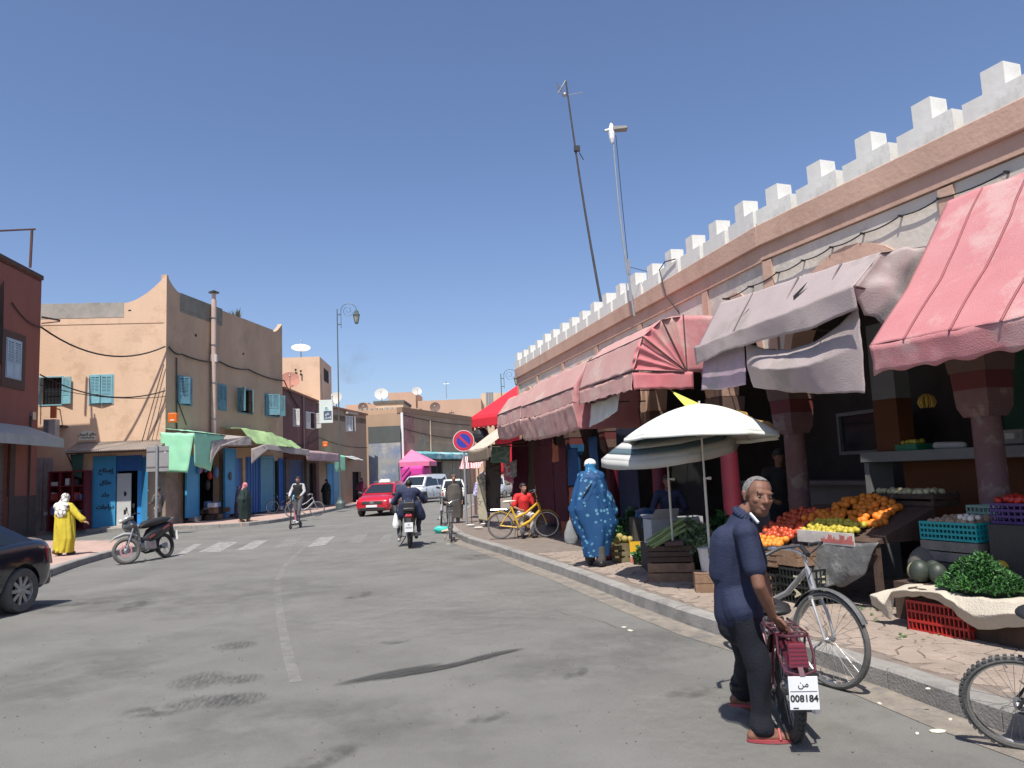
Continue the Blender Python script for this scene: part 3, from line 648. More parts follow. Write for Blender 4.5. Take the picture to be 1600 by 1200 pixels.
# grey awning with hanging cloths
t = thing('awning', 'torn grey mauve awning with limp cloths hung under its front edge', 'awning', W1.p(1.6, .6, 3.3), world=True)
c = cloth([[W1.p(.25, .0, 3.86), W1.p(2.95, .0, 3.86)], [W1.p(.27, .9, 3.79), W1.p(1.6, .9, 3.76), W1.p(2.92, .9, 3.72)]], 40, 10, .02, 3); part(t, 'top_sheet', c, gr1, smooth=True, angle=180, solid=.006)
c = cloth([[W1.p(.27, .9, 3.79), W1.p(1.6, .9, 3.76), W1.p(2.92, .9, 3.72)], [W1.p(.20, 1.25, 3.2), W1.p(1.6, 1.27, 3.27), W1.p(2.88, 1.25, 3.37)]], 60, 20, .02, 3); part(t, 'canvas', c, gr1, smooth=True, angle=180, solid=.006)
c = cloth([[W1.p(.17, 1.28, 3.22), W1.p(1.6, 1.30, 3.29), W1.p(2.9, 1.28, 3.38)], [W1.p(.15, 1.25, 2.98), W1.p(.8, 1.3, 3.05), W1.p(1.6, 1.25, 3.08), W1.p(2.3, 1.3, 3.05), W1.p(2.9, 1.25, 3.14)]], 60, 8, .025, 4); part(t, 'valance', c, gr1, smooth=True, angle=180, solid=.006)
c = cloth([[W1.p(2.92, .9, 3.72), W1.p(2.95, .02, 3.84)], [W1.p(2.88, 1.25, 3.36), W1.p(3.0, .02, 3.3)], [W1.p(2.8, 1.1, 3.08), W1.p(3.1, .0, 2.62)]], 24, 18, .09, 3); part(t, 'side_cloth', c, gr1, smooth=True, angle=180, solid=.006)
for a in (.95, 1.75, 2.4): part(t, 'seam', cloth([[W1.p(a, .915, 3.77), W1.p(a + .018, .915, 3.77)], [W1.p(a, 1.27, 3.25), W1.p(a + .018, 1.27, 3.25)]], 1, 20, .02, 3), M('seam_grey', (.2, .16, .155), .9, .1, 5, .1), solid=.004)
for (u0, z0, lo) in ((.9, 3.42, 0), (1.9, 3.5, 0)):
 k = MB(); k.add([W1.p(u0, 1.135, z0), W1.p(u0 + .16, 1.06, z0 + .13), W1.p(u0 + .12, 1.1, z0 + .05), W1.p(u0 + .02, 1.15, z0 - .05)], [(0, 1, 2, 3)]); part(t, 'tear', k, dark)
frame_bits(t, [[W1.p(.2, 1.24, 3.19), W1.p(2.88, 1.24, 3.36)], [W1.p(.2, 0, 3.2), W1.p(.2, 1.24, 3.19)], [W1.p(2.88, 0, 3.2), W1.p(2.88, 1.24, 3.36)], [W1.p(1.5, 0, 3.2), W1.p(1.5, 1.24, 3.25)]])
c = cloth([[W1.p(.16, 1.12, 3.16), W1.p(.5, 1.12, 3.12), W1.p(.98, 1.12, 3.2)], [W1.p(.13, 1.18, 2.66), W1.p(.55, 1.16, 2.62), W1.p(1.0, 1.15, 2.63)]], 30, 20, .015, 6); one('hanging_cloth', c, plv, 'lilac cloth strip pinned under the grey awning, beside the grey cloth', 'cloth', loc=W1.p(.5, 1.15, 3.1), smooth=True, angle=180, solid=.005)
c = cloth([[W1.p(1.02, 1.12, 3.14), W1.p(1.35, 1.11, 3.0), W1.p(1.75, 1.11, 2.92), W1.p(2.15, 1.11, 2.95), W1.p(2.5, 1.12, 3.05), W1.p(2.78, 1.12, 3.2)], [W1.p(1.05, 1.16, 2.85), W1.p(1.4, 1.27, 2.76), W1.p(1.75, 1.3, 2.7), W1.p(2.15, 1.27, 2.68), W1.p(2.5, 1.2, 2.74), W1.p(2.78, 1.13, 2.8)], [W1.p(1.1, 1.13, 2.58), W1.p(1.7, 1.16, 2.46), W1.p(2.2, 1.16, 2.38), W1.p(2.78, 1.13, 2.33)]], 60, 36, .016, 5, seed=4); one('hanging_cloth', c, gr1, 'wide sagging grey cloth hung between two corners under the grey awning', 'cloth', loc=W1.p(1.9, 1.15, 3.1), smooth=True, angle=180, solid=.005)
# rose fan awning
t = thing('awning', 'rose folding fan awning with ribs showing at its near end', 'awning', W2.p(2.5, .8, 3.4), world=True)
hz, hn, rad = 3.10, .6, .87
def fan(s, th, k=1): return W2.p(s, hn + rad * math.cos(R_(th)) * k, hz + rad * math.sin(R_(th)) * k)
s0, s1 = 1.22, 3.76
ths = [2, 38, 66, 90]
c = cloth([line(W2, s0, s1, hn + rad * math.cos(R_(a)), hz + rad * math.sin(R_(a)), .0) for a in ths[::-1]], 50, 36, .035, 3); part(t, 'canvas', c, pk2, smooth=True, angle=180, solid=.006)
c = cloth([[W2.p(s0, .02, 3.96), W2.p(s1, .02, 3.96)], [fan(s0, 90), fan(s1, 90)]], 40, 8, .02, 3); part(t, 'top_sheet', c, pk3, smooth=True, angle=180, solid=.006)
ff = [2, 14, 26, 38, 52, 66, 78, 90]
c = MB()
def fanfn(u, v):
 th = 2 + 88 * u; fold = .05 * abs(math.sin(math.pi * u * 7)) * v
 return W2.p(s0 - .01 + fold + .015 * nz(u * 6, v * 4), hn + rad * v * math.cos(R_(th)), hz + rad * v * math.sin(R_(th)))
c.grid(fanfn, 56, 10); part(t, 'fan_side', c, pk3, smooth=True, angle=180, solid=.006)
c = cloth([[W2.p(s0 - .01, .03, 3.96), W2.p(s0 - .01, hn, 3.97)], [W2.p(s0 - .01, .03, 3.1), W2.p(s0 - .01, hn, 3.09)]], 12, 12, .02, 4); part(t, 'side_sheet', c, pk1, smooth=True, angle=180, solid=.006)
c = cloth([[W2.p(s1, hn + rad, hz), W2.p(s0, hn + rad, hz), ], [W2.p(s1, hn + rad + .02, 2.84), W2.p(s0, hn + rad + .02, 2.83)]], 40, 8, .04, 5, scal=.03, nsc=9); part(t, 'valance', c, pk2, smooth=True, angle=180, solid=.006)
c = cloth([[W2.p(s0 - .01, hn + rad, hz), W2.p(s0 - .01, .5, hz - .0)], [W2.p(s0 - .02, hn + rad, 2.83), W2.p(s0 - .01, .5, 2.83)]], 20, 5, .02, 5, scal=.02, nsc=5); part(t, 'side_valance', c, pk3, smooth=True, angle=180, solid=.006)
frame_bits(t, [[fan(s0 - .02, a, .05), fan(s0 - .02, a, 1.01)] for a in (2, 38, 66, 90)] + [[fan(s0, a, 1.0), fan(s1, a, 1.0)] for a in (2, 38, 66)] + [[W2.p(s1, .0, 3.1), W2.p(s1, 1.47, 3.1)]], .011)
c = cloth([[W2.p(2.25, 1.3, 2.88), W2.p(3.6, 1.3, 2.86)], [W2.p(2.2, 1.36, 2.62), W2.p(2.9, 1.36, 2.5), W2.p(3.65, 1.34, 2.45)]], 40, 14, .05, 5); one('hanging_cloth', c, M('cloth_offwhite', (.62, .6, .52), .85, .1, 4, .3, 60), 'crumpled off white cloth hanging below the rose fan awning', 'cloth', loc=W2.p(3, 1.3, 2.9), smooth=True, angle=180, solid=.005)
# two faded pink awnings further along
def box_awning(lab, s0, s1, mat, sidemat, zr, nz_, zm, zv, zb, sag=.04, near_side=True):
 t = thing('awning', lab, 'awning', W2.p((s0 + s1) / 2, .8, 3.2), world=True)
 c = cloth([line(W2, s0, s1, .25, zr + .12), line(W2, s0, s1, nz_ - .28, zr, 0), line(W2, s0 + .02, s1, 1.5, zm + .28, sag), line(W2, s0, s1, 1.52, zm, sag)], 60, 40, .045, 2.6, seed=s0); part(t, 'canvas', c, mat, smooth=True, angle=180, solid=.006)
 c = cloth([line(W2, s0, s1, 1.53, zm, sag), line(W2, s0, s1, 1.45, zb, sag)], 60, 8, .045, 4, seed=s0); part(t, 'valance', c, mat, smooth=True, angle=180, solid=.006)
 c = cloth([[W2.p(s0, nz_ - .28, zr), W2.p(s0, .2, zr + .12)], [W2.p(s0, 1.5, zm + .28), W2.p(s0, .2, zr - .5)], [W2.p(s0, 1.52, zm), W2.p(s0, .2, zm - .05)], [W2.p(s0, 1.45, zb), W2.p(s0, .2, zb)]], 20, 30, .05, 3, seed=s0); part(t, 'side_sheet', c, sidemat, smooth=True, angle=180, solid=.006)
 frame_bits(t, [[W2.p(s0, 1.5, zm), W2.p(s1, 1.5, zm)], [W2.p(s0, .1, zm), W2.p(s0, 1.5, zm)], [W2.p(s1, .1, zm), W2.p(s1, 1.5, zm)], [W2.p(s0, 1.5, zm + .28), W2.p(s1, 1.5, zm + .28)]])
box_awning('large faded pink awning between the fan awning and the smaller faded one', 3.98, 7.9, pk2, pk1, 3.72, 1.45, 2.92, 0, 2.42, near_side=True)
box_awning('smaller faded pink awning just before the beige sloping sheet', 7.98, 10.6, pk2, pk2, 3.66, 1.45, 2.95, 0, 2.58)
t = thing('awning', 'beige sloping canvas sheet awning next to the red tent', 'awning', W2.p(12.3, .8, 2.8), world=True)
c = cloth([line(W2, 10.8, 13.9, .1, 3.55), line(W2, 10.8, 13.9, 1.75, 2.42, .05)], 30, 24, .03, 3); part(t, 'canvas', c, bei, smooth=True, angle=180, solid=.006)
c = cloth([line(W2, 10.8, 13.9, 1.76, 2.42, .05), line(W2, 10.8, 13.9, 1.74, 2.05, .02)], 30, 6, .03, 3); part(t, 'valance', c, M('canvas_brown', (.25, .19, .13), .85, .1, 4, .3), smooth=True, angle=180, solid=.006)
frame_bits(t, [[W2.p(10.8, 1.7, 2.4), W2.p(13.9, 1.7, 2.4)], [W2.p(10.8, 0, 2.4), W2.p(10.8, 1.7, 2.4)], [W2.p(13.9, 1.7, .14), W2.p(13.9, 1.7, 2.4)]])
stp = Mstripe('canvas_red_white', (.62, .1, .12), (.75, .6, .58), 5, 'X', duty=.5, rnd=1)
t = thing('awning', 'little red and white printed awning low beside the parking sign', 'awning', (-1.45, 27.3, 2.3), world=True)
c = cloth([[V((-1.9, 28.3, 2.35)), V((-1.0, 27.4, 2.35))], [V((-2.0, 27.3, 1.9)), V((-1.25, 26.6, 1.9))]], 16, 10, .03, 4); part(t, 'canvas', c, stp, smooth=True, angle=180, solid=.006)
k = MB(); k.tube([(-1.95, 27.3, .14), (-1.95, 27.3, 1.9)], .02, 6); k.tube([(-1.28, 26.65, .14), (-1.28, 26.65, 1.9)], .02, 6); part(t, 'post', k, metalb)

# rope pinned to the wall and rooftop masts
def sag_line(p0, p1, s, n=14): p0, p1 = V(p0), V(p1); return [p0.lerp(p1, i / n) - V((0, 0, s * 4 * (i / n) * (1 - i / n))) for i in range(n + 1)]
t = thing('wall_cable', 'thin cable pinned in swags along the white wall under the cornice', 'cable', W1.p(1.5, -.05, 4.4), world=True)
k = MB(); pins = [(-.9, 4.16), (-.3, 4.2), (.3, 4.25), (.8, 4.28), (1.3, 4.31), (1.8, 4.33), (2.35, 4.36), (2.85, 4.38), (3.6, 4.38)]
for a, b in zip(pins[:-1], pins[1:]): k.tube(sag_line((W1 if a[0] >= 0 else W1).p(a[0], -.05, a[1]), W1.p(b[0], -.05, b[1]), .03, 6), .009, 5)
part(t, 'cord', k, cable)
for a in pins: k = MB(); k.bar(W1.p(a[0], -.16, a[1]), W1.p(a[0], -.03, a[1]), .022); part(t, 'pin', k, blackm)
def mast(lab, base, top, r, mat, extra=None, cat='mast'):
 t = thing('rooftop_mast', lab, cat, base, world=True); k = MB(); b, tp = V(base), V(top)
 bow = (tp - b).cross(V((0, 1, 0))).normalized() * .05; pts = [b.lerp(tp, i / 8) + bow * math.sin(math.pi * i / 8) for i in range(9)]
 k.tube(pts, [r * (1 - .45 * i / 8) for i in range(9)], 8); part(t, 'pole', k, mat); return t, pts
b = D(949, 478, 17.4); tp = D(884, 126, 17.3)
t, pts = mast('tall dark leaning mast with a small aerial and clamp at its tip', (b.x, b.y, 4.4), tp, .034, M('mast_dark', (.07, .065, .06), .7, .2, 8, .1, metal=.3))
k = MB(); T = V(tp); k.tube([T, T + V((-.2, 0, -.32))], .02, 6); k.tube([T + V((-.24, 0, -.1)), T + V((-.06, 0, -.34))], .012, 6); k.tube([T + V((.03, 0, -.36)), T + V((.4, .1, -.26))], .008, 5)
for i in range(5): k.tube([T + V((-.22 + .03 * i, -.14, -.08 - .05 * i)), T + V((-.22 + .03 * i, .14, -.08 - .05 * i))], .005, 4)
part(t, 'aerial', k, steel)
k = MB(); k.ball(T + V((-.05, -.05, -.38)), .055); part(t, 'junction_box', k, steel)
k = MB(); q = pts[0].lerp(pts[-1], .74); k.box(q, (.14, .1, .12)); k.tube([q + V((.05, 0, -.1)), q + V((.14, 0, -.28))], .012, 5); part(t, 'clamp', k, blackm)
b = D(989, 458, 14.6); tp = D(957, 204, 14.6)
t, pts = mast('slimmer pale mast carrying a street light head, stayed by wires', (b.x, b.y, 4.6), tp, .024, galv)
T = V(tp); k = MB(); k.hexa([T + V((0, -.07, -.02)), T + V((.3, -.1, 0)), T + V((.3, .1, 0)), T + V((0, .07, -.02))], [T + V((0, -.05, .08)), T + V((.28, -.07, .07)), T + V((.28, .07, .07)), T + V((0, .05, .08))]); part(t, 'lamp_head', k, M('lamp_grey', (.16, .15, .14), .6, .2, 8, .1), bevel=.02)
k = MB(); k.tube([T + V((-.15, 0, 0)), T + V((.05, 0, .03))], .028, 8); part(t, 'bracket', k, steel)
k = MB(); k.ball(T + V((-.02, -.01, -.06)), (.06, .06, .22), 8, 6); part(t, 'wrapped_bag', k, whitep)
k = MB(); k.tube(sag_line(T + V((.06, 0, -.1)), pts[0].lerp(pts[-1], .28), .12), .007, 5); s_ = pts[0].lerp(pts[-1], .26); k.tube([s_, W2.p(6.6, -.8, 5)], .006, 4); k.tube([s_, W2.p(3.2, -.6, 5)], .006, 4); part(t, 'stay_wire', k, cable)
k = MB(); k.box(s_, (.06, .06, .3)); part(t, 'clamp', k, steel)
k = MB(); k.tube([W2.p(2.55, -.0, 5.25), W2.p(2.9, .03, 5.3), W2.p(3.15, .03, 5.22), W2.p(2.95, .03, 4.7), W2.p(2.7, -.1, 4.3), W2.p(2.5, .2, 3.97)], .011, 5); one('roof_cable', k, cable, 'black cable draped over one merlon and down the cornice', 'cable', loc=W2.p(2.9, 0, 4.9))
# ================================================================== red brown building at the left edge
def roof_poly(F, a0, a1, depth, z):  # horizontal lid
 return [F.p(a0, 0, z), F.p(a1, 0, z), F.p(a1, -depth, z), F.p(a0, -depth, z)]
rb = thing('corner_building', 'dark red brown two storey building with a shaded front and grey awning', 'building', FR.p(3, -3, 0), world=True)
def rr(F, *q, n=0.0):
 a, b, c, d = F.rect(*q, n=n); return (a, b, c, d)
wr = rr(FR, 9, 532, 32, 590)
gd = (FR.hit(13, 750)[0], FR.hit(13, 750)[0] + 3.2, .14, 4.1)
k = wall_mb(FR, 0, 12, .1, 9.95, [wr, gd], depth=.25); k.slab(roof_poly(FR, 0, 12, 9, 9.85), (0, 0, .08))
k.add([FR.p(0, 0, .1), FR.p(0, -9, .1), FR.p(0, -9, 9.95), FR.p(0, 0, 9.95)], [(0, 1, 2, 3)]); k.add([FR.p(0, -9, .1), FR.p(12, -9, .1), FR.p(12, -9, 9.95), FR.p(0, -9, 9.95)], [(0, 1, 2, 3)])
part(rb, 'wall', k, redb)
darktr = M('dark_brown_trim', (.085, .05, .042), .9, .15, 3, .2)
k = MB(); fbox(k, FR, -.03, 12, -.2, .06, 9.951, 10.12); part(rb, 'coping', k, darktr)
k = MB(); a0, a1, z0, z1 = wr
for q in [(a0 - .3, a0 - .06, z0 - .4, z1 + .3), (a1 + .06, a1 + .3, z0 - .4, z1 + .3), (a0 - .06, a1 + .06, z1 + .06, z1 + .3), (a0 - .06, a1 + .06, z0 - .4, z0 - .06)]: fbox(k, FR, q[0], q[1], 0, .035, q[2], q[3])
part(rb, 'window_surround', k, darktr)
shutter_window(rb, FR, wr, M('shutter_pale_blue', (.34, .46, .55), .6, .1, 3, .1), 0, 0, bars=False)
basem = M('base_dark_tile', (.06, .04, .037), .7, .3, 6, .3, 30)
k = MB(); zb = FR.hit(35, 775)[1]; fbox(k, FR, 0, gd[0] - .02, 0, .04, .1, zb); part(rb, 'base', k, basem)
k = MB(); i = 0; z = .14
while z < 4.0: fbox(k, FR, gd[0], gd[1], -.2, -.17 + (.02 if i % 2 else 0), z, z + .095); z += .1; i += 1
part(rb, 'roller_shutter', k, M('shutter_grey_brown', (.16, .135, .12), .6, .1, 3, .1), kind='stuff')
k = MB(); fbox(k, FR, gd[0] - .35, gd[0] - .0, -.05, .05, zb, 4.1); part(rb, 'door_jamb', k, darktr)
a_ = FR.hit(45, 684)[0]; k = MB(); z_ = FR.hit(45, 684, .8)[1]
k.slab([FR.p(a_, 0, z_ + .5), FR.p(a_ + 5, 0, z_ + .5), FR.p(a_ + 5, 1.2, z_), FR.p(a_ - .1, 1.2, z_)], (0, 0, .03)); fbox(k, FR, a_ - .1, a_ + 5, 1.17, 1.2, z_ - .3, z_ - .002); part(rb, 'canopy', k, M('canopy_grey', (.32, .34, .33), .7, .15, 2, .2))
k = MB(); fbox(k, FR, FR.hit(50, 650)[0] - .1, FR.hit(50, 650)[0] + .15, 0, .1, FR.hit(50, 656)[1], FR.hit(50, 644)[1]); part(rb, 'meter_box', k, steel)
k = MB(); a = FR.hit(45, 700)[0]; k.tube([FR.p(a, .05, FR.hit(45, 650)[1]), FR.p(a + .02, .05, .2)], .03, 6); part(rb, 'drain_pipe', k, blackm)
k = MB(); a = FR.hit(2, 480)[0]
for i in range(5): k.tube([FR.p(a + .08 * i, .05, 9.2 - .1 * i), FR.p(a + .05 * i + .1 * nz(i, 1), .08, 7.5), FR.p(a + .06 * i, .05, 6.2)], .014, 5)
part(rb, 'cable', k, cable)
t = thing('roof_pole_frame', 'bent thin iron pole frame on the roof of the dark red building', 'pole', FR.p(.8, -.5, 10), world=True)
k = MB(); P0 = D(47, 418, 29.2); P1 = D(50, 359, 29.2); P2 = D(-30, 362, 26.5); k.tube([P0, P1], .05, 6); k.tube([P1 + V((.12, 0, .02)), P2], .04, 6); part(t, 'pole', k, M('rust_dark', (.10, .05, .04), .8, .2, 5, .2))
k = MB(); a = -.02; zz = FR.hit(60, 494)[1]; k.bar(FR.p(0, .05, zz), FR.p(-.9, .3, zz + .05), .06); k.bar(FR.p(0, .05, zz - .25), FR.p(-.9, .3, zz), .04); part(rb, 'wire_bracket', k, metalb)

# ================================================================== tan building
tb = thing('corner_building', 'tan two storey corner building with horned parapet and blue shutters', 'building', FA.A, world=True)
wA1 = rr(FA, 64, 590, 97, 632); wA2 = rr(FA, 141, 587, 176, 630)
dA = (FA.hit(180, 760)[0], FA.hit(145, 760)[0]); dA = (min(dA), max(dA))
doorA = (FA.hit(222, 760)[0], FA.hit(178, 760)[0] , .14, 3.0); fixed = (doorA[0], doorA[1])
slot = rr(FA, 155, 683, 232, 688)
k = wall_mb(FA, 0, 12, .1, 9.0, [wA1, wA2, (doorA[0], doorA[1], .14, 3.1)], depth=.3)
def parapet(F, a0, a1, z0, zt, pa, pz, n0=-.25, n1=0.0, inv=False):
 """wall strip with a curved horn; pa=where the horn ends"""
 pts = [(a0, z0), (a1, z0)]
 top = []
 N = 10
 for i in range(N + 1): t = i / N; top.append((pa + (a0 - pa) * t, zt + (pz - zt) * t ** 1.7))
 return [(a0, z0), (a1, z0), (a1, zt)] + top
pz = 10.85
q = MB(); pol = parapet(FA, 0, 12, 9.0, 9.62, 1.7, pz);
# horn on facade A and B, each a strip of quads
def horn(mb, F, a0, pa, z0, zt, pzz, n0, n1, N=10):
 for i in range(N):
  t0, t1 = i / N, (i + 1) / N; x0, x1 = a0 + (pa - a0) * t0, a0 + (pa - a0) * t1; h0 = zt + (pzz - zt) * (1 - t0) ** 1.7; h1 = zt + (pzz - zt) * (1 - t1) ** 1.7
  mb.hexa([F.p(x0, n0, z0), F.p(x1, n0, z0), F.p(x1, n1, z0), F.p(x0, n1, z0)], [F.p(x0, n0, h0), F.p(x1, n0, h1), F.p(x1, n1, h1), F.p(x0, n1, h0)])
horn(k, FA, 0, 1.75, 9.0, 9.62, pz, -.25, 0)
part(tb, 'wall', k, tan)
k = MB(); fbox(k, FA, 1.751, 9, -.24, .01, 9.0, 9.64); part(tb, 'parapet', k, greyc)
k = MB()
for i in range(6): fbox(k, FA, 1.9 + i * .9, 2.5 + i * .9, -.2, -.04, 9.641, 9.66 + .04 * abs(nz(i * 2.3, 1)))
k.hexa([FA.p(6.4, -2, 9.6), FA.p(9, -2, 9.6), FA.p(9, -5, 9.6), FA.p(6.4, -5, 9.6)], [FA.p(6.6, -2, 10.1), FA.p(9, -2, 10.1), FA.p(9, -5, 10.1), FA.p(6.6, -5, 10.2)]); part(tb, 'rooftop_block', k, greyc)
wB = [rr(FB, 277, 590, 299, 632), rr(FB, 341, 602, 353, 640), rr(FB, 372, 609, 394, 645), rr(FB, 414, 618, 434, 650)]
Bend = 11.2
shopB = [(1.35, 4.3, .14, 3.1), (4.75, 6.6, .14, 3.0), (6.9, 9.3, .14, 2.9), (9.6, 11.1, .14, 2.9)]
k = wall_mb(FB, 0, Bend, .1, 9.4, wB + shopB, depth=.3); horn(k, FB, 0, 1.0, 9.4, 10.25, pz, -.25, 0); horn(k, FB, Bend, Bend - 1.1, 9.4, 10.12, 10.75, -.25, 0)
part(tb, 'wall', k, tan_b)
k = MB(); fbox(k, FB, 1.001, 4.6, -.25, .012, 9.55, 10.27); fbox(k, FB, 1.001, 4.6, -.25, -.002, 9.4, 9.549); part(tb, 'parapet', k, M('parapet_dark', (.22, .21, .17), .93, .3, 1.5, .4, 14))
k = MB(); fbox(k, FB, 4.601, Bend - 1.101, -.25, 0.0, 9.4, 10.2); part(tb, 'parapet', k, tan_b)
k = MB(); k.prism([FA.p(.3, -.3, 0)[:2], FA.p(12, -.3, 0)[:2], FA.p(12, -11, 0)[:2], FB.p(Bend, -8, 0)[:2], FB.p(Bend - .02, -.3, 0)[:2]], 9.1, 9.3); part(tb, 'roof', k, greyc)
k = MB(); k.add([FB.p(Bend, 0, .1), FB.p(Bend, -10, .1), FB.p(Bend, -10, 9.4), FB.p(Bend, 0, 9.4)], [(0, 1, 2, 3)]); part(tb, 'end_wall', k, tan_b)
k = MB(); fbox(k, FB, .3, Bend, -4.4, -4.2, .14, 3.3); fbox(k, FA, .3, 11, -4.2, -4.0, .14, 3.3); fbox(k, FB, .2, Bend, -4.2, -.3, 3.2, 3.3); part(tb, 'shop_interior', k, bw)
shutter_window(tb, FA, wA1, teal, .93, .60); shutter_window(tb, FA, wA2, teal, .05, .05, bars=False)
tealB = M('shutter_teal_dark', (.13, .27, .33), .65, .2, 4, .1, 40)  # darker teal for the shutters of the street side
shutter_window(tb, FB, wB[0], tealB, .18, .12); shutter_window(tb, FB, wB[1], tealB, 0, 0); shutter_window(tb, FB, wB[2], tealB, .7, .16); shutter_window(tb, FB, wB[3], tealB, .35, .3)
# small features on the walls
k = MB(); fbox(k, FA, FA.hit(205, 485)[0], FA.hit(205, 485)[0] + .12, -.05, .004, FA.hit(205, 486)[1], FA.hit(205, 484)[1]); part(tb, 'wall_hole', k, dark)
k = MB(); fbox(k, FB, 2.2, 2.36, 0, .004, 8.5, 8.62); part(tb, 'wall_hole', k, dark); k = MB(); fbox(k, FB, 6.6, 6.76, 0, .004, 8.3, 8.4); part(tb, 'wall_hole', k, dark)
k = MB()
for i in range(12):
 a = i * .45 + .1; zz = FA.hit(230, 469)[1] + .0
 k.bar(FA.p(a, .004, 8.72 + .04 * nz(i, 2)), FA.p(a + .45, .004, 8.72 + .04 * nz(i + 1, 2)), .012, .02)
part(tb, 'wall_crack', k, M('crack', (.2, .13, .08), .9, .1, 3, 0))
# corner pier
pier = M('pier_stone', (.26, .21, .165), .93, .3, 1.5, .5, 10, patch=(.12, .1, .085), pscale=1.6)
k = MB(); k.prism([FA.p(.36, .05, 0)[:2], FB.A[:2] + V((.06, -.04)) if False else FA.p(-.05, .05, 0)[:2], FB.p(1.0, .05, 0)[:2], FB.p(1.0, -.4, 0)[:2], FA.p(.4, -.5, 0)[:2]], .1, 3.25); part(tb, 'corner_pier', k, pier)
# ---- ground floor of the side facing the viewer
stepm = M('step_concrete', (.42, .38, .33), .9, .15, 3, .3)
k = MB(); fbox(k, FA, doorA[0] - .2, doorA[1] + .3, 0.05, .5, 0.0, .2); part(tb, 'door_step', k, stepm)
bd = thing('shop_door', 'blue shop door panel painted with a column of black lettering', 'door', FA.p(dA[1] - .3, .05, .2), world=True)
pa0, pa1 = FA.hit(181, 760, .06)[0], FA.hit(145, 760, .06)[0]; pz1 = FA.hit(160, 713, .06)[1]
k = MB(); fbox(k, FA, pa0, pa1, .03, .08, .16, pz1); part(bd, 'door_panel', k, bluedoor)
k = MB()
for zz, tx in ((2.5, 'إصلاح'), (2.0, 'حلاق'), (1.5, 'جلد'), (1.0, 'دراجات')): part(bd, 'lettering', text_mb(arab(tx), .24, FA.p(pa0 + .40, .083, zz), -FA.u, (0, 0, 1), .003, weight=.01), blackm)
fd = thing('open_shop_doors', 'bright blue shop doorway with one leaf folded out and braced', 'door', FA.p(1.6, .05, .2), world=True)
k = MB(); a0, a1 = doorA[0], doorA[1]; fbox(k, FA, a0, a1, -.1, -.05, 2.45, 3.1); part(fd, 'transom', k, bluedeep)
k = MB(); fbox(k, FA, a1 - .12, a1 - .002, -.1, .0, .2, 2.448); part(fd, 'door_frame', k, bluedeep)
k = MB(); b0 = FA.hit(214, 760)[0]; fbox(k, FA, a0 + .02, b0, -.12, -.06, .2, 2.448); part(fd, 'door_leaf', k, M('door_bright_blue', (.03, .26, .68), .5, .1, 2, .1))
k = MB(); l0 = FA.p(a0 - .02, .06, 0); ld = (FA.u * -.55 + FA.n * .9).normalized()
def leaf(mb, o, d, s0, s1, z0, z1, th=.03): nn = d.cross(V((0, 0, 1))).normalized() * th; mb.slab([o + d * s0 + V((0, 0, z0)) - nn * .5, o + d * s1 + V((0, 0, z0)) - nn * .5, o + d * s1 + V((0, 0, z1)) - nn * .5, o + d * s0 + V((0, 0, z1)) - nn * .5], nn)
leaf(k, l0, ld, 0, .95, .2, 3.0); lf = part(fd, 'folded_leaf', k, bluedoor)
k = MB(); sd = -ld.cross(V((0, 0, 1))).normalized() * .03
for s0, z0, s1, z1 in [(0, .5, .95, 2.6), (0, .5, .95, .5), (0, 1.6, .95, 1.6)]: k.bar(l0 + ld * s0 + sd + V((0, 0, z0)), l0 + ld * s1 + sd + V((0, 0, z1)), .05)
part(lf, 'brace', k, bluelt)
pn = thing('advert_stand', 'white panel standing in the blue doorway with dark round emblems', 'panel', FA.p(FA.hit(195, 780)[0], .02, .2), world=True)
k = MB(); p0, p1 = FA.hit(205, 770, .05)[0], FA.hit(183, 770, .05)[0]; fbox(k, FA, p0, p1, .02, .07, .21, 2.35); part(pn, 'board', k, M('panel_grey_white', (.52, .52, .5), .6, .08, 2, .05))
for zz in (.75, 1.5): k = MB(); k.lathe([(.11, 0), (.11, .006)], FA.p((p0 + p1) / 2, .07, zz), 16, 'y'); part(pn, 'emblem', k, blackm)
# corrugated awning
t = thing('corrugated_awning', 'brown corrugated sheet awning over the blue shop door', 'awning', FA.p(3, .5, 3.2), world=True)
A0, A1 = FA.hit(250, 700, 1.0)[0], FA.hit(103, 700, 1.0)[0]; zlo = FA.hit(170, 704, 1.1)[1]; zhi = zlo + .42
k = MB()
def corr(u, v): a = A0 + (A1 - A0) * u; return FA.p(a, .02 + 1.1 * v, zhi + (zlo - zhi) * v + .025 * math.sin(u * 2 * math.pi * 44))
k.grid(corr, 264, 3); part(t, 'sheet', k, M('sheet_brown', (.26, .215, .18), .85, .25, 1.4, .3, 20), smooth=True, angle=180, solid=.01)
k = MB(); k.bar(FA.p(A0, 1.0, zlo - .06), FA.p(A1, 1.0, zlo - .06), .05); k.bar(FA.p(A1 - .05, .02, zlo - 1.0), FA.p(A1 - .05, 1.0, zlo - .08), .04); part(t, 'awning_frame', k, metalb)
c = cloth([[FA.p(A1 - .65, .9, zlo - .08), FA.p(A1 - .15, .95, zlo - .08)], [FA.p(A1 - .55, .8, zlo - 1.1), FA.p(A1 - .25, .85, zlo - .95)]], 8, 12, .06, 4); part(t, 'curtain', c, M('curtain_dark_green', (.02, .06, .045), .8, .1, 3, .2), smooth=True, solid=.01)
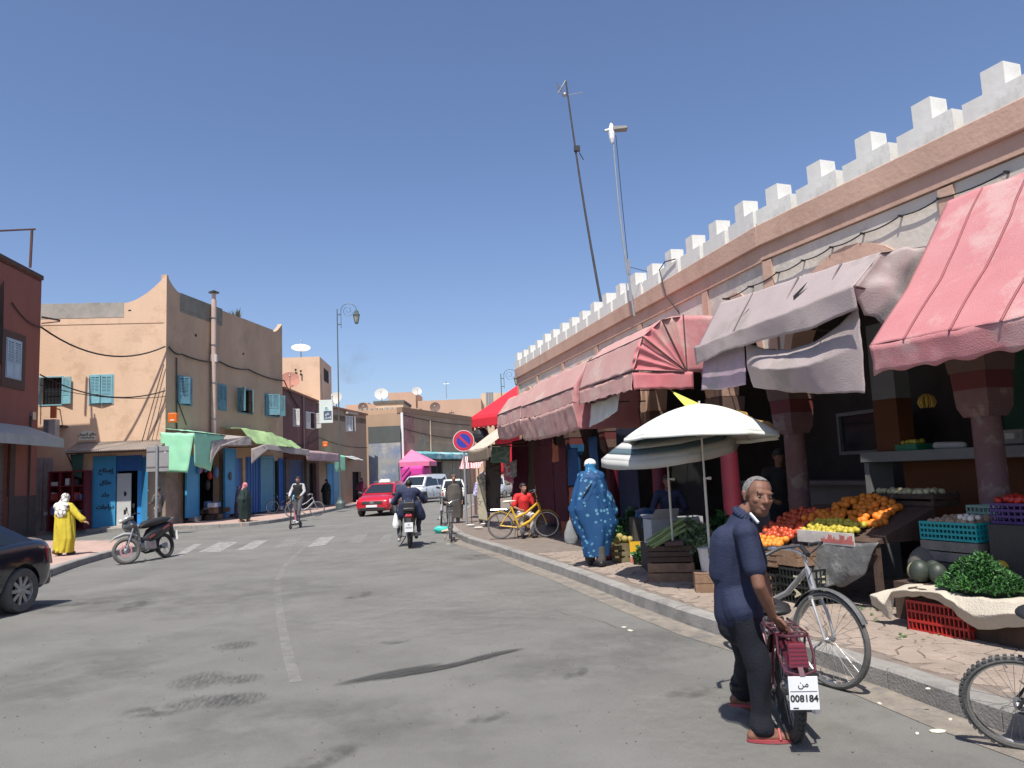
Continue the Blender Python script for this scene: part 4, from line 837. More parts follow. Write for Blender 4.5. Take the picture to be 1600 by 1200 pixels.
# arabic name plate above the awning
t = thing('name_plate', 'small cream arched plate with dark writing above the corrugated awning', 'sign', FA.p(FA.hit(138, 680)[0], .05, 3.9), world=True)
s0, s1, z0, z1 = rr(FA, 124, 673, 150, 688); k = MB(); am = (s0 + s1) / 2
pts = [(s0, z0), (s1, z0), (s1, z0 + (z1 - z0) * .6)] + [(am + (s1 - am) * math.cos(x), z0 + (z1 - z0) * (.6 + .4 * math.sin(x))) for x in [.3, .6, .9, 1.2, 1.57, 1.94, 2.24, 2.54, 2.84]] + [(s0, z0 + (z1 - z0) * .6)]
fpoly(k, FA, pts, .01, .05); part(t, 'plate', k, M('plate_cream', (.72, .68, .52), .6, .05, 3, .05))
k = text_mb(arab('حلاق الجمال'), .15, FA.p(am, .056, z0 + (z1 - z0) * .62), -FA.u, (0, 0, 1), .003, weight=.004); part(t, 'lettering', k, blackm)
k = text_mb(arab('إصلاح الدراجات'), .085, FA.p(am, .056, z0 + (z1 - z0) * .28), -FA.u, (0, 0, 1), .003, weight=.003); part(t, 'small_lettering', k, blackm)
# projecting sign boxes
t = thing('projecting_sign', 'grey light box sign on the tan wall below an orange panel', 'sign', FA.p(5.5, .6, 4.2), world=True)
s0, s1, z0, z1 = rr(FA, 67, 655, 86, 690, n=.9); k = MB(); fbox(k, FA, s0, s1, .5, .9, z0, z1); part(t, 'box', k, M('signbox', (.38, .36, .34), .6, .25, 5, .1), bevel=.02)
k = MB(); fbox(k, FA, s1 - (s1 - s0) * .46, s1 - .03, .901, .91, z0 + .05, z1 - .05); part(t, 'sign_face', k, M('signface_grey', (.16, .19, .2), .5, .2, 3, .05))
k = MB(); fbox(k, FA, s0 - .1, s0 + .2, .0, .5, z1 - .3, z1 - .22); part(t, 'bracket', k, metalb)
t = thing('projecting_sign', 'small orange panel sign hanging over the grey light box', 'sign', FA.p(4.8, .6, 5), world=True)
s0, s1, z0, z1 = rr(FA, 78, 634, 87, 653, n=.6); k = MB(); fbox(k, FA, s0, s1, .5, .58, z0, z1); part(t, 'sign_face', k, M('orange_red_sign', (.5, .13, .05), .6, .1, 3, .05)); k = MB(); k.bar(FA.p((s0 + s1) / 2, 0, z1 - .1), FA.p((s0 + s1) / 2, .5, z1 - .1), .04); part(t, 'bracket', k, metalb)
# grey corrugated sheets and red display cabinet
t = thing('corrugated_fence', 'grey corrugated metal sheets beside the red cabinet', 'fence', FA.p(5.5, .1, .2), world=True)
s0, s1 = FA.hit(82, 760)[0], FA.hit(40, 760)[0]; z1 = FA.hit(70, 716)[1]; n_ = int((s1 - s0) / .3)
for i in range(n_):
 k = MB(); a = s0 + (s1 - s0) * i / n_; b = s0 + (s1 - s0) * (i + .93) / n_; zt = z1 + .05 * nz(i * 3.1, 0); fbox(k, FA, a, b, .06 + .02 * (i % 2), .09 + .02 * (i % 2), .14, zt); k.bar(FA.p((a + b) / 2, .11, .14), FA.p((a + b) / 2, .11, zt), .04); part(t, 'panel', k, M('sheet_grey', (.34, .32, .31), .6, .2, 3, .1))
t = thing('display_cabinet', 'dark red display cabinet with shelves of goods by the tan wall', 'cabinet', FA.p(4, .6, .2), world=True)
s0, s1 = FA.hit(133, 775, .9)[0], FA.hit(75, 775, .9)[0]; z1 = FA.hit(100, 738, .9)[1]
cabm = M('cabinet_red', (.14, .012, .018), .5, .15, 4, .1)
k = MB(); fbox(k, FA, s0, s1, .3, .36, .15, z1); part(t, 'back', k, cabm)
for a in (s0, s0 + (s1 - s0) * .33, s0 + (s1 - s0) * .66, s1 - .07): k = MB(); fbox(k, FA, a, a + .07, .361, .9, .15, z1); part(t, 'post', k, cabm)
for i in range(5): zz = .15 + (z1 - .15) * i / 4; k = MB(); fbox(k, FA, s0 - .02, s1 + .02, .362, .92, zz, zz + .05); part(t, 'shelf', k, cabm)
gm = [M('box_goods_%s' % n, c, .6, .2, 5, .1) for n, c in (('white', (.55, .55, .55)), ('red', (.4, .05, .03)), ('black', (.03, .03, .03)), ('blue', (.1, .2, .4)))]
for i in range(15):
 r = random.Random(i); col = i % 3; row = 1 + (i // 3) % 3; zz = .15 + (z1 - .15) * row / 4 + .055; a = s0 + .12 + (s1 - s0) * .33 * col + r.uniform(0, .25); w = r.uniform(.12, .32); h = r.uniform(.12, .36)
 k = MB(); fbox(k, FA, a, a + w, .5, .8, zz, zz + h); ci = r.randrange(4); one('boxed_goods', k, gm[ci], 'small %s box on the %s shelf of the dark red cabinet' % (['white', 'red', 'black', 'blue'][ci], ['lowest', 'middle', 'upper'][row - 1]), 'goods', 'boxed wares in the red cabinet', loc=FA.p(a, .6, zz))
# orange box sign at corner of the shaded side
def orange_sign(F, q, n, lab):
 s0, s1, z0, z1 = rr(F, *q, n=n); t = thing('projecting_sign', lab, 'sign', F.p((s0 + s1) / 2, n, z0), world=True); k = MB(); fbox(k, F, s0, s1, n - .25, n, z0, z1); part(t, 'box', k, M('orange_sign', (.68, .14, .01), .4, .05, 2, .02), bevel=.03)
 k = MB(); fbox(k, F, s0 + .1, s1 - .1, n + .001, n + .006, z0 + .08, z0 + .12); part(t, 'stripe', k, whitep); k = MB(); k.bar(F.p((s0 + s1) / 2, 0, z0), F.p((s0 + s1) / 2, n, z0 + .1), .04); part(t, 'bracket', k, metalb)
orange_sign(Fac(FB.A[:2], (-FA.u)[:2], FA.n[:2]), (262, 645, 276, 660), .45, 'orange box sign near the corner of the tan building')
# chimney pipe on the shaded side
t = thing('flue_pipe', 'tall pinkish flue pipe with a dark cap clipped to the tan wall', 'pipe', FB.p(4.55, .2, 3), world=True)
a = FB.hit(334, 560, .18)[0]; ztop = FB.hit(334, 458, .18)[1]; k = MB(); zz = 3.3; k.tube([FB.p(a, .18, 3.3), FB.p(a, .18, ztop - .35)], .12, 12); k.tube([FB.p(a, .18, ztop - .35), FB.p(a, .18, ztop)], .09, 10); part(t, 'pipe', k, M('flue_pink', (.50, .37, .31), .7, .15, 2, .1), smooth=True)
k = MB()
for z in (4.8, 6.5, 8.3, 9.6): k.lathe([(.128, -.03), (.145, -.02), (.145, .02), (.128, .03)], FB.p(a, .18, z), 12)
part(t, 'joint_collar', k, steel); k = MB(); k.lathe([(.0, .12), (.25, .0), (.25, -.03), (0, -.02)], FB.p(a, .18, ztop + .04), 14); part(t, 'cap', k, blackm)
k = MB(); k.tube([FB.p(a + .25, .1, 10.1), FB.p(a + .25, .1, 3.3)], .05, 8); part(t, 'drain_pipe', k, steel)
k = MB(); zc = FB.hit(334, 560, .18)[1]; k.box(FB.p(a, .2, zc), (.3, .2, .35)); part(t, 'clamp', k, M('clamp_pale', (.5, .45, .42), .6, .1, 3, .1))
# roof plant
t = thing('potted_plant', 'spiky grey green plant growing on the roof of the tan building', 'plant', FB.p(6.9, -.6, 10), world=True)
k = MB(); o = FB.p(7.0, -.5, 10.1); r = random.Random(3)
for i in range(26):
 an = r.uniform(0, 6.28); el = r.uniform(.6, 1.4); L = r.uniform(.5, .85); d = V((math.cos(an) * math.cos(el), math.sin(an) * math.cos(el), math.sin(el))); s = d.cross(V((0, 0, 1))).normalized() * .045; k.add([o - s, o + s, o + d * L * .6 + s, o + d * L, o + d * L * .6 - s], [(0, 1, 2, 3, 4)])
part(t, 'leaves', k, M('agave', (.12, .14, .09), .7, .2, 5, .1)); k = MB(); k.lathe([(.14, -.35), (.2, 0)], o, 10); part(t, 'pot', k, M('terracotta_pot', (.4, .2, .12), .8, .1, 3, .1))
k = MB(); k.lathe([(.02, 0), (.5, .12), (.52, .14), (.02, .02)], FB.p(5.3, -1.0, 10.2), 14); one('satellite_dish', k, whitep, 'white dish rim just showing over the tan parapet by the flue', 'dish', loc=FB.p(5.3, -1.0, 10.2), smooth=True)
# ---- shops of the shaded side
def drape(lab, cat, rows, mat, nu=24, nv=16, wr=.04, sc=2.5, loc=None, name='awning', frame=None, seed=0):
 t = thing(name, lab, cat, loc or rows[0][0], world=True); part(t, 'canvas', cloth(rows, nu, nv, wr, sc, seed=seed), mat, smooth=True, angle=180, solid=.01)
 if frame: frame_bits(t, frame, .025)
 return t
grn = M('canvas_mint', (.30, .66, .42), .8, .08, 1.5, .2, 60, patch=(.40, .68, .48), pscale=1)
grn2 = M('canvas_leaf_green', (.26, .38, .17), .8, .12, 1.5, .2, 60, patch=(.45, .60, .30), pscale=1)
gryc = M('canvas_grey_brown', (.33, .285, .26), .85, .12, 2, .2, 60)
P = lambda a, n, z: FB.p(a, n, z)
t = drape('mint green canvas flap hanging at the corner of the tan building', 'awning', [[P(-.35, .1, 4.15), P(2.2, .1, 4.15)], [P(-.35, 1.5, 3.95), P(2.2, 1.5, 3.9)], [P(-.35, 1.55, 1.95 + .6), P(.9, 1.55, 2.3), P(1.2, 1.5, 2.9)]], grn, loc=P(.3, 1, 3), frame=[[P(-.35, 0, 3.9), P(-.35, 1.5, 3.9)], [P(-.35, 1.5, 3.93), P(2.2, 1.5, 3.88)]])
part(t, 'side_sheet', cloth([[P(-.4, .05, 4.0), P(-.4, 1.55, 3.85)], [P(-.45, .05, 2.35), P(-.45, 1.3, 2.25)]], 14, 14, .05, 3), grn, smooth=True, angle=180, solid=.01)
t = drape('grey canvas border of the first shop awning along the shaded wall', 'awning', [[P(1.0, 1.52, 3.6), P(4.3, 1.5, 3.95), P(4.6, 1.5, 3.9)], [P(.7, 1.62, 2.6), P(1.5, 1.6, 3.4), P(4.5, 1.58, 3.5)]], gryc, loc=P(3, 1.5, 3.6), frame=[[P(1.3, 0, 3.9), P(1.3, 1.55, 3.5)], [P(4.3, 0, 3.9), P(4.3, 1.55, 3.5)]])
part(t, 'top_sheet', cloth([[P(1.2, .05, 4.1), P(4.4, .05, 4.1)], [P(1.2, 1.5, 3.6), P(4.4, 1.5, 3.9)]], 16, 8, .03), gryc, smooth=True, angle=180, solid=.01)
t = drape('crumpled leaf green canvas bulging over the second shop', 'awning', [[P(4.3, .05, 4.45), P(6.8, .05, 4.45), P(9.7, .05, 4.2)], [P(4.6, .95, 4.35), P(7, 1.2, 4.25), P(9.8, 1.15, 3.95)], [P(4.9, 1.6, 3.55), P(7.2, 1.95, 3.5), P(9.9, 1.7, 3.45)]], grn2, 40, 24, .12, 1.6, loc=P(7, .9, 4))
t = drape('grey and mauve canvas border under the leaf green awning', 'awning', [[P(4.4, 1.6, 3.35), P(5.4, 1.85, 3.6), P(8.6, 1.8, 3.5), P(10.9, 1.65, 3.45)], [P(4.2, 1.7, 2.6), P(5.4, 1.92, 3.3), P(8.6, 1.88, 3.15), P(11, 1.7, 3.1)]], gryc, 40, 6, .03, loc=P(8, 1.8, 3.4), frame=[[P(5.2, 0, 3.5), P(5.2, 1.85, 3.45)], [P(8, 0, 3.4), P(8, 1.8, 3.4)], [P(10.6, 0, 3.4), P(10.6, 1.65, 3.35)]])
def flat_door(lab, F, a0, a1, z0, z1, n, mat, name='shop_door', ribs=0, extra=None):
 t = thing(name, lab, 'door', F.p((a0 + a1) / 2, n, z0), world=True); k = MB(); fbox(k, F, a0, a1, n - .06, n, z0, z1); d = part(t, 'door_leaf', k, mat)
 k = MB(); fbox(k, F, a0 - .06, a0 - .002, n - .08, n + .02, z0, z1 + .06); fbox(k, F, a1 + .002, a1 + .06, n - .08, n + .02, z0, z1 + .06); fbox(k, F, a0, a1, n - .08, n + .02, z1 + .002, z1 + .06); part(t, 'door_frame', k, mat)
 if ribs:
  k = MB()
  for i in range(ribs): a = a0 + (a1 - a0) * (i + .5) / ribs; fbox(k, F, a - .03, a + .03, n + .001, n + .03, z0, z1)
  part(t, 'ribbing', k, mat)
 if extra: extra(t)
 return t
flat_door('light blue narrow door leaf next to the corner pier', FB, 1.1, 1.95, .35, 3.0, .35, bluedoor)
def crest(t): k = MB(); k.lathe([(.2, 0), (.2, .008)], FB.p(4.55, .46, 2.1), 16, 'x'); part(t, 'emblem', k, blackm)
flat_door('tall blue door leaf bearing a round black emblem', FB, 4.1, 5.0, .3, 3.35, .45, bluedoor, extra=crest)
flat_door('deep blue door leaf folded beside the emblem door', FB, 5.1, 5.75, .3, 2.9, .3, bluedeep)
flat_door('deep blue ribbed metal door below the leaf green awning', FB, 6.95, 8.35, .2, 3.0, .02, bluedeep, ribs=5)
shutter('x', FB, 8.45, 9.9, .2, 3.0, .02, bluelt, 'light blue roller shutter half in sun below the green awning')
shutter('x', FB, 10.6, 11.1, .2, 2.9, .02, bluedeep, 'narrow deep blue roller shutter at the end of the tan building')
flat_door('open white edged side door deep in the first shop', FB, 2.3, 2.9, .2, 2.6, -1.5, M('door_cream', (.4, .34, .27), .8, .1, 2, .1))
# heaps of wares in the first shop
r = random.Random(11)
for i in range(16):
 a = r.uniform(1.9, 3.9); n_ = r.uniform(-.2, .7); z = .16 + .28 * (i // 6); w, h, d = r.uniform(.22, .5), r.uniform(.18, .27), r.uniform(.2, .4)
 k = MB(); fbox(k, FB, a, a + w, n_, n_ + d, z, z + h); ci = r.randrange(5); one('goods_box', k, [wood, gm[2], gm[0], woodd, gm[3]][ci], ['brown wooden', 'black', 'white', 'dark wooden', 'blue'][ci] + ' box in the ' + ['bottom', 'middle', 'top'][i // 6] + ' layer of wares outside the open shop', 'box', 'wares heaped outside the open shop', loc=FB.p(a, n_, z), bevel=.02)
for i in range(9):
 a = 1.6 + r.uniform(0, 2.2); k = MB(); z = r.uniform(1.7, 2.9); k.ball(FB.p(a, r.uniform(.0, .5), z), (.12, .12, r.uniform(.18, .3)), 8, 6); one('hanging_garment', k, [gm[1], gm[2], gm[3]][i % 3], ['red', 'black', 'blue'][i % 3] + ' garment hanging in the open shop beside the corner pier', 'clothing', 'garments hanging in the open shop', loc=FB.p(a, .2, z))
k = MB(); o = FB.p(3.95, 1.35, .16)
def sack(u, v): t_ = u * 2 * math.pi; rr_ = (.42 - .30 * v ** 1.5) * (1 + .12 * nz(3 * math.cos(t_), 3 * math.sin(t_), v * 4)); return o + V((math.cos(t_) * rr_ * .8, math.sin(t_) * rr_ - .3 * v, 1.45 * v))
k.grid(sack, 20, 14); one('cloth_bundle', k, Mprint('print_purple', (.09, .07, .12), (.3, .25, .3), 7), 'purple patterned cloth draped over a stand before the emblem door', 'cloth', loc=o, smooth=True)

# ================================================================== maroon building and pale block behind it
mb_ = thing('terrace_house', 'maroon plastered house with two small white framed windows', 'building', FCm.A, world=True)
wC = [rr(FCm, 458, 640, 467, 665), rr(FCm, 478, 645, 491, 669)]
dC = [(.5, 2.6, .14, 2.9), (3.2, 4.5, .14, 2.8)]
k = wall_mb(FCm, .02, 4.9, .1, 6.35, wC + dC, depth=.25); k.hexa([FCm.p(.02, 0, 6.352), FCm.p(4.9, 0, 6.352), FCm.p(4.9, -6, 6.352), FCm.p(.02, -6, 6.352)], [FCm.p(.02, 0, 7.0), FCm.p(4.9, 0, 6.6), FCm.p(4.9, -6, 6.6), FCm.p(.02, -6, 7.0)]); part(mb_, 'wall', k, maroonp)
k = MB(); k.hexa([FCm.p(0, -.1, 7.01), FCm.p(4.95, -.1, 6.61), FCm.p(4.95, .12, 6.61), FCm.p(0, .12, 7.01)], [FCm.p(0, -.1, 7.12), FCm.p(4.95, -.1, 6.72), FCm.p(4.95, .12, 6.72), FCm.p(0, .12, 7.12)]); part(mb_, 'coping', k, M('coping_rust', (.36, .17, .12), .9, .1, 2, .2))
wh = M('frame_white', (.62, .6, .58), .6, .05, 3, .05)
shutter_window(mb_, FCm, wC[0], wh, .5, .0, bars=False); shutter_window(mb_, FCm, wC[1], wh, .0, .35, bars=False)
k = MB(); k.tube([FCm.p(2.6, .08, 6.8), FCm.p(2.6, .08, 3.2)], .05, 8); part(mb_, 'drain_pipe', k, M('pipe_mauve', (.3, .2, .19), .8, .1, 3, .1))
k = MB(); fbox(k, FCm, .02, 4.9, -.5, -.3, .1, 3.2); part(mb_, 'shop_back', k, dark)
shutter('x', FCm, .6, 2.5, .15, 2.85, -.05, M('shutter_navy', (.05, .1, .24), .5, .1, 3, .1), 'navy blue roller shutter of the maroon house')
pr_ = M('pier_brown', (.12, .1, .09), .9, .3, 1.5, .4, 10)
k = MB(); fbox(k, FCm, 2.75, 3.15, .0, .15, .1, 3.0); fbox(k, FCm, .05, .45, 0, .15, .1, 3.0); part(mb_, 'pier', k, pr_)
t = drape('mauve canvas awning on the front of the maroon house', 'awning', [[FCm.p(-.3, .05, 3.6), FCm.p(4.5, .05, 3.55)], [FCm.p(-.3, 1.5, 3.35), FCm.p(4.5, 1.5, 3.3)], [FCm.p(-.3, 1.55, 2.85), FCm.p(4.5, 1.55, 2.8)]], M('canvas_mauve', (.36, .24, .25), .85, .1, 2, .2), 24, 12, .03, loc=FCm.p(2, 1, 3.3), frame=[[FCm.p(0, 0, 3.3), FCm.p(0, 1.5, 3.3)], [FCm.p(4.3, 0, 3.3), FCm.p(4.3, 1.5, 3.3)]])
pb = thing('roof_room', 'tall tan plastered block with one small window rising behind the maroon house', 'building', (-15, 52, 0), world=True)
X1 = D(500, 600, 50).x; k = MB(); zt = D(500, 557, 50).z; X2 = D(518, 600, 55).x; k.prism([(X1, 50), (X2, 55), (-24, 55.5), (-24, 49.5)], 3, zt); part(pb, 'wall', k, tan)
P = D(508, 590, 52.2); k = MB(); FS = Fac((X1, 50), (X2 - X1, 5), (1, -.1)); s0, s1, z0, z1 = rr(FS, 506, 578, 513, 597); fbox(k, FS, s0, s1, .002, .02, z0, z1); part(pb, 'window', k, dark); k = MB(); fbox(k, FS, s1, s1 + .2, .002, .06, z0, z1); part(pb, 'window_frame', k, whitep)
k = MB()
for i, (x, y) in enumerate([(462, 578), (462, 583), (470, 580), (470, 585)]): P = D(x, y, 49.8); k.box(P, (.1, .06, .14))
part(pb, 'wall_hole', k, dark)
def dish(lab, P, r, mat, aim=(0, -1, .6), name='satellite_dish'):
 t = thing(name, lab, 'dish', P, world=True); z = V(aim).normalized(); q = z.to_track_quat('Z', 'Y').to_matrix(); k = MB(); k.lathe([(.01, 0), (r * .5, r * .07), (r, r * .26), (r * 1.01, r * .29), (r * .5, r * .1), (.01, .03)], (0, 0, 0), 18); k.v = [q @ p + V(P) for p in k.v]; part(t, 'reflector', k, mat, smooth=True)
 k = MB(); k.tube([q @ V((0, -r, r * .25)) + V(P), q @ V((0, -.1 * r, r * 1.1)) + V(P)], .02, 5); k.tube([V(P), V(P) - V((0, -.1, r * 1.1))], .035, 6); k.ball(q @ V((0, -.1 * r, r * 1.1)) + V(P), .06); part(t, 'arm', k, steel)
dishp = M('dish_pale', (.5, .49, .46), .6, .08, 3, .05)
dishw = M('dish_white_rust', (.68, .66, .62), .6, .05, 3, .05, patch=(.4, .18, .1), pscale=2, pamt=1); dishr = M('dish_rusty', (.38, .17, .12), .8, .15, 3, .1)
dish('white dish with rust spots on top of the tall tan block', D(470, 547, 50.5), .62, dishw, (.2, -.6, 1))
dish('rusty red dish behind the edge of the maroon roof', D(453, 596, 47.5), .6, dishr, (.3, -1, .6))
dish('white dish on the ochre house roof beside the lamp post', D(525, 624, 52), .5, dishp, (-.3, -1, .5))

# ================================================================== ochre house
oc = thing('terrace_house', 'ochre plastered house with one white window above a small mint awning', 'building', FD.A, world=True)
wD = [rr(FD, 540, 651, 552, 674)]
k = wall_mb(FD, .02, 6.9, .1, 5.6, wD + [(1.0, 2.6, .14, 2.7), (4.6, 5.9, .14, 2.2)], depth=.2); k.hexa([FD.p(.02, 0, 5.602), FD.p(6.9, 0, 5.602), FD.p(6.9, -6, 5.602), FD.p(.02, -6, 5.602)], [FD.p(.02, 0, 6.45), FD.p(6.9, 0, 6.2), FD.p(6.9, -6, 6.2), FD.p(.02, -6, 6.45)]); part(oc, 'wall', k, tan2)
k = MB(); k.hexa([FD.p(0, -.1, 6.46), FD.p(6.95, -.1, 6.21), FD.p(6.95, .15, 6.21), FD.p(0, .15, 6.46)], [FD.p(0, -.1, 6.58), FD.p(6.95, -.1, 6.33), FD.p(6.95, .15, 6.33), FD.p(0, .15, 6.58)]); part(oc, 'coping', k, M('coping_rust', (.36, .17, .12)))
shutter_window(oc, FD, wD[0], wh, .15, .2, bars=False); k = MB(); a0, a1, z0, z1 = wD[0]; fbox(k, FD, a0 - .2, a1 + .2, 0, .3, z1 + .15, z1 + .28); part(oc, 'window_hood', k, stepm)
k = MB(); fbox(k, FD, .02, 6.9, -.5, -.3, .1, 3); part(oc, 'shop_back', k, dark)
flat_door('light blue door of the ochre house under the mint awning', FD, 1.05, 1.75, .15, 2.7, .02, bluedoor); flat_door('second deep blue door leaf of the ochre house by the lamp post', FD, 1.9, 2.6, .15, 2.65, .02, bluelt)
t = drape('mint green canvas flap on the ochre house beside the lamp post', 'awning', [[FD.p(.1, .05, 3.4), FD.p(1.6, .05, 3.4)], [FD.p(.1, 1.0, 3.3), FD.p(1.6, 1.0, 3.2)], [FD.p(.2, 1.05, 2.2), FD.p(1.5, 1.05, 2.3)]], grn, loc=FD.p(.8, .8, 3), frame=[[FD.p(.1, 0, 3.3), FD.p(.1, 1, 3.3)]])
t = drape('striped grey and white canvas scrap over the ochre house doorway', 'awning', [[FD.p(2.9, .05, 3.3), FD.p(4.6, .05, 3.3)], [FD.p(2.9, .9, 3.0), FD.p(4.6, .9, 2.95)]], Mstripe('canvas_grey_stripe', (.5, .5, .5), (.2, .22, .2), 2.5, 'Z', rnd=.5), loc=FD.p(3.6, .6, 3.1), frame=[[FD.p(3, 0, 3), FD.p(3, .9, 3)]])
orange_sign(Fac(FD.p(-.2, 0, 0)[:2], (.99, .1), (.1, -.99)), (504, 690, 512, 698), .4, 'little orange box sign on the maroon house end wall')
t = thing('projecting_sign', 'tall pale poster sign with a round emblem and dark blue text block', 'sign', D(509, 642, 43), world=True)
Fs = Fac(D(509, 642, 43.5)[:2], (1, .05), (.05, -1)); s0, s1, z0, z1 = rr(Fs, 499, 625, 520, 661)
k = MB(); fbox(k, Fs, s0, s1, -.05, .05, z0, z1); part(t, 'board', k, M('poster_pale', (.62, .68, .64), .5, .06, 2, .03), bevel=.01)
k = MB(); fbox(k, Fs, s0 + .25, s1 - .06, .051, .056, z0 + .18, z0 + .68); part(t, 'text_block', k, M('poster_navy', (.07, .1, .17), .5, .1, 2, 0))
for zz in (z0 + .3, z0 + .5): k = text_mb(arab('علاج' if zz > z0 + .4 else 'الصدر'), .16, Fs.p((s0 + s1) / 2 + .1, .058, zz), Fs.u, (0, 0, 1), .002, weight=.004); part(t, 'lettering', k, whitep)
k = MB(); k.lathe([(.1, 0), (.13, 0), (.13, -.006), (.1, -.006)], Fs.p((s0 + s1) / 2 + .02, .056, z0 + .82), 18, 'y', closed=True); part(t, 'emblem', k, whitep); k = MB(); k.lathe([(.08, 0), (.08, -.006)], Fs.p((s0 + s1) / 2 + .02, .056, z0 + .82), 18, 'y'); part(t, 'emblem', k, M('emblem_teal', (.15, .4, .42), .5, .1, 2, 0))
k = MB(); k.bar(Fs.p(s0, 0, z1 - .1), Fs.p(s0 - .8, -2.6, z1 + .1), .04); k.tube([Fs.p(s0 + .2, .0, z1), Fs.p(s0 + .1, 0, z1 + 1.5)], .015, 5); part(t, 'bracket', k, metalb)

# ================================================================== far end of the street
Fe = Fac(D(568, 700, 66)[:2], (1, .0), (0, -1))
fe = thing('far_house', 'low tan house wall closing the view behind the grey painted wall', 'building', Fe.A, world=True)
k = MB(); s0, s1, z0, z1 = rr(Fe, 560, 640, 640, 770); fbox(k, Fe, s0 - 1, s1 + 1, -4, 0, .0, z1); part(fe, 'wall', k, tan2)
k = MB()
for i in range(9): fbox(k, Fe, s0 + i * .45, s0 + i * .45 + .3, -.6, -.2, z1 + .001, z1 + .15 + .25 * abs(nz(i * 1.7, 4)));
part(fe, 'roof_rubble', k, greyc)
Fm = Fac(D(577, 700, 56.6)[:2], (1, .02), (.02, -1)); s0, s1, z0, z1 = rr(Fm, 576, 666, 626, 755)
mw = thing('painted_wall', 'tall wall with a dark grey top and a faded blue and green mural', 'wall', Fm.A, world=True)
zm = Fm.hit(600, 692)[1]
mural = M('mural', (.13, .2, .34), .9, .2, .9, .2, 20, col2=(.36, .34, .27), patch=(.42, .40, .35), pscale=.6, pamt=1)
k = MB(); fbox(k, Fm, s0, s1, -.3, 0, .0, zm); part(mw, 'mural', k, mural)
k = MB(); fbox(k, Fm, s0, s1, -.3, .01, zm + .001, z1); part(mw, 'grey_panel', k, M('panel_dark_grey', (.085, .095, .09), .8, .15, .8, .1))
# building on the right of the far end
rf = thing('far_house', 'brown two storey house with turquoise shop sign beyond the pink tent', 'building', FF.A, world=True)
k = MB(); fbox(k, FF, -.0, 14, -8, 0, .0, 6.47); part(rf, 'wall', k, M('plaster_brown', (.42, .285, .19), .93, .1, .8, .3, 12, streak=3, patch=(.33, .2, .15), pscale=.5))
k = MB(); fbox(k, FF, -.05, 14, -.4, .05, 6.471, 6.88); part(rf, 'parapet', k, M('parapet_brown', (.27, .17, .11), .93, .1, 2, .2))
Fg = Fac(FF.A[:2], (-1, .05), (0, -1)); k = MB(); s0, s1, z0, z1 = rr(Fac(FF.p(0, .01, 0)[:2], (1, 0), (0, -1)), 625, 648, 643, 706)
k = MB(); fbox(k, FF, .02, 1.9, .002, .03, 2.8, 6.4); part(rf, 'old_paint', k, M('plaster_rose', (.38, .2, .17), .9, .3, 1.2, .2, patch=(.42, .3, .25), pscale=1.3, pamt=1))
k = MB(); fbox(k, FF, -.06, .019, -.1, .08, 0, 6.47); part(rf, 'corner_strip', k, whitep)
k = MB(); k.tube([FF.p(4.6, .08, 6.1), FF.p(4.6, .08, 3.2)], .05, 6); part(rf, 'drain_pipe', k, M('pipe_pale', (.5, .4, .3), .8, .1, 2, .1))
for q in [(3.2, .35, 4.1, 4.9), (10.3, .4, 5.2, 6.0)]: k = MB(); fbox(k, FF, q[0], q[0] + q[1], .002, .03, q[2], q[3]); w_ = part(rf, 'window', k, M('window_pale', (.4, .45, .42), .5, .1, 2, 0)); k = MB(); fbox(k, FF, q[0] + .05, q[0] + q[1] - .13, .031, .036, q[2] + .05, q[3] - .05); part(w_, 'pane', k, glassd)
t = thing('shop_sign', 'rolled turquoise and white canopy along the brown house front', 'sign', FF.p(5, .5, 3), world=True)
s0, s1 = FF.hit(650, 706, .6)[0], FF.hit(737, 708, .6)[0]; k = cloth([[FF.p(s0, .1, 3.6), FF.p(s1, .1, 3.6)], [FF.p(s0, .8, 3.4), FF.p(s1, .8, 3.4)], [FF.p(s0, .8, 3.0), FF.p(s1, .8, 3.0)]], 30, 10, .05, 3); part(t, 'canvas', k, M('canvas_turquoise', (.16, .42, .46), .6, .2, 1, .1, patch=(.6, .66, .66), pscale=1, pamt=1), smooth=True, solid=.02)
k = MB(); fbox(k, FF, s0, s1, .01, .09, 2.9, 3.3); part(t, 'sign_panel', k, M('panel_dark_grey', (.085, .095, .09)))
s0 = FF.hit(690, 730)[0]; flat_door('first grey brown shutter of the brown house', FF, s0, s0 + 1.9, .1, 2.8, .1, M('shutter_taupe', (.27, .23, .18), .8, .15, 2, .1, patch=(.4, .36, .3), pscale=2)); flat_door('second grey brown shutter of the brown house', FF, s0 + 2.05, s0 + 5, .1, 2.8, .1, M('shutter_taupe', (.27, .23, .18)))
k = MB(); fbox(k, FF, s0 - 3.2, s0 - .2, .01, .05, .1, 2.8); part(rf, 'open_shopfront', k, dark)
# pink tent
pt = thing('market_tent', 'bright magenta market tent with a peaked roof in front of the brown house', 'tent', (-7, 55.5, 0), world=True)
mag = M('canvas_magenta', (.62, .04, .30), .7, .08, 1.5, .2, 40); magt = M('canvas_pink_top', (.72, .18, .32), .7, .08, 1.5, .2, 40)
q0 = D(626, 740, 55.5); q1 = D(660, 740, 55.5); q2 = D(682, 740, 58.5)
zE = D(650, 728, 55.5).z; zP = D(632, 706, 57).z
k = cloth([[V((q0.x, 55.5, zE)), V((q1.x, 55.5, zE))], [V((q0.x, 55.5, .05)), V((q1.x, 55.5, .05))]], 12, 10, .05, 1.5); part(pt, 'wall_panel', k, mag, smooth=True, solid=.02)
k = cloth([[V((q1.x, 55.5, zE)), V((q1.x + .3, 58.5, zE))], [V((q1.x, 55.5, .05)), V((q1.x + .3, 58.5, .05))]], 8, 10, .04, 1.5); part(pt, 'wall_panel', k, mag, smooth=True, solid=.02)
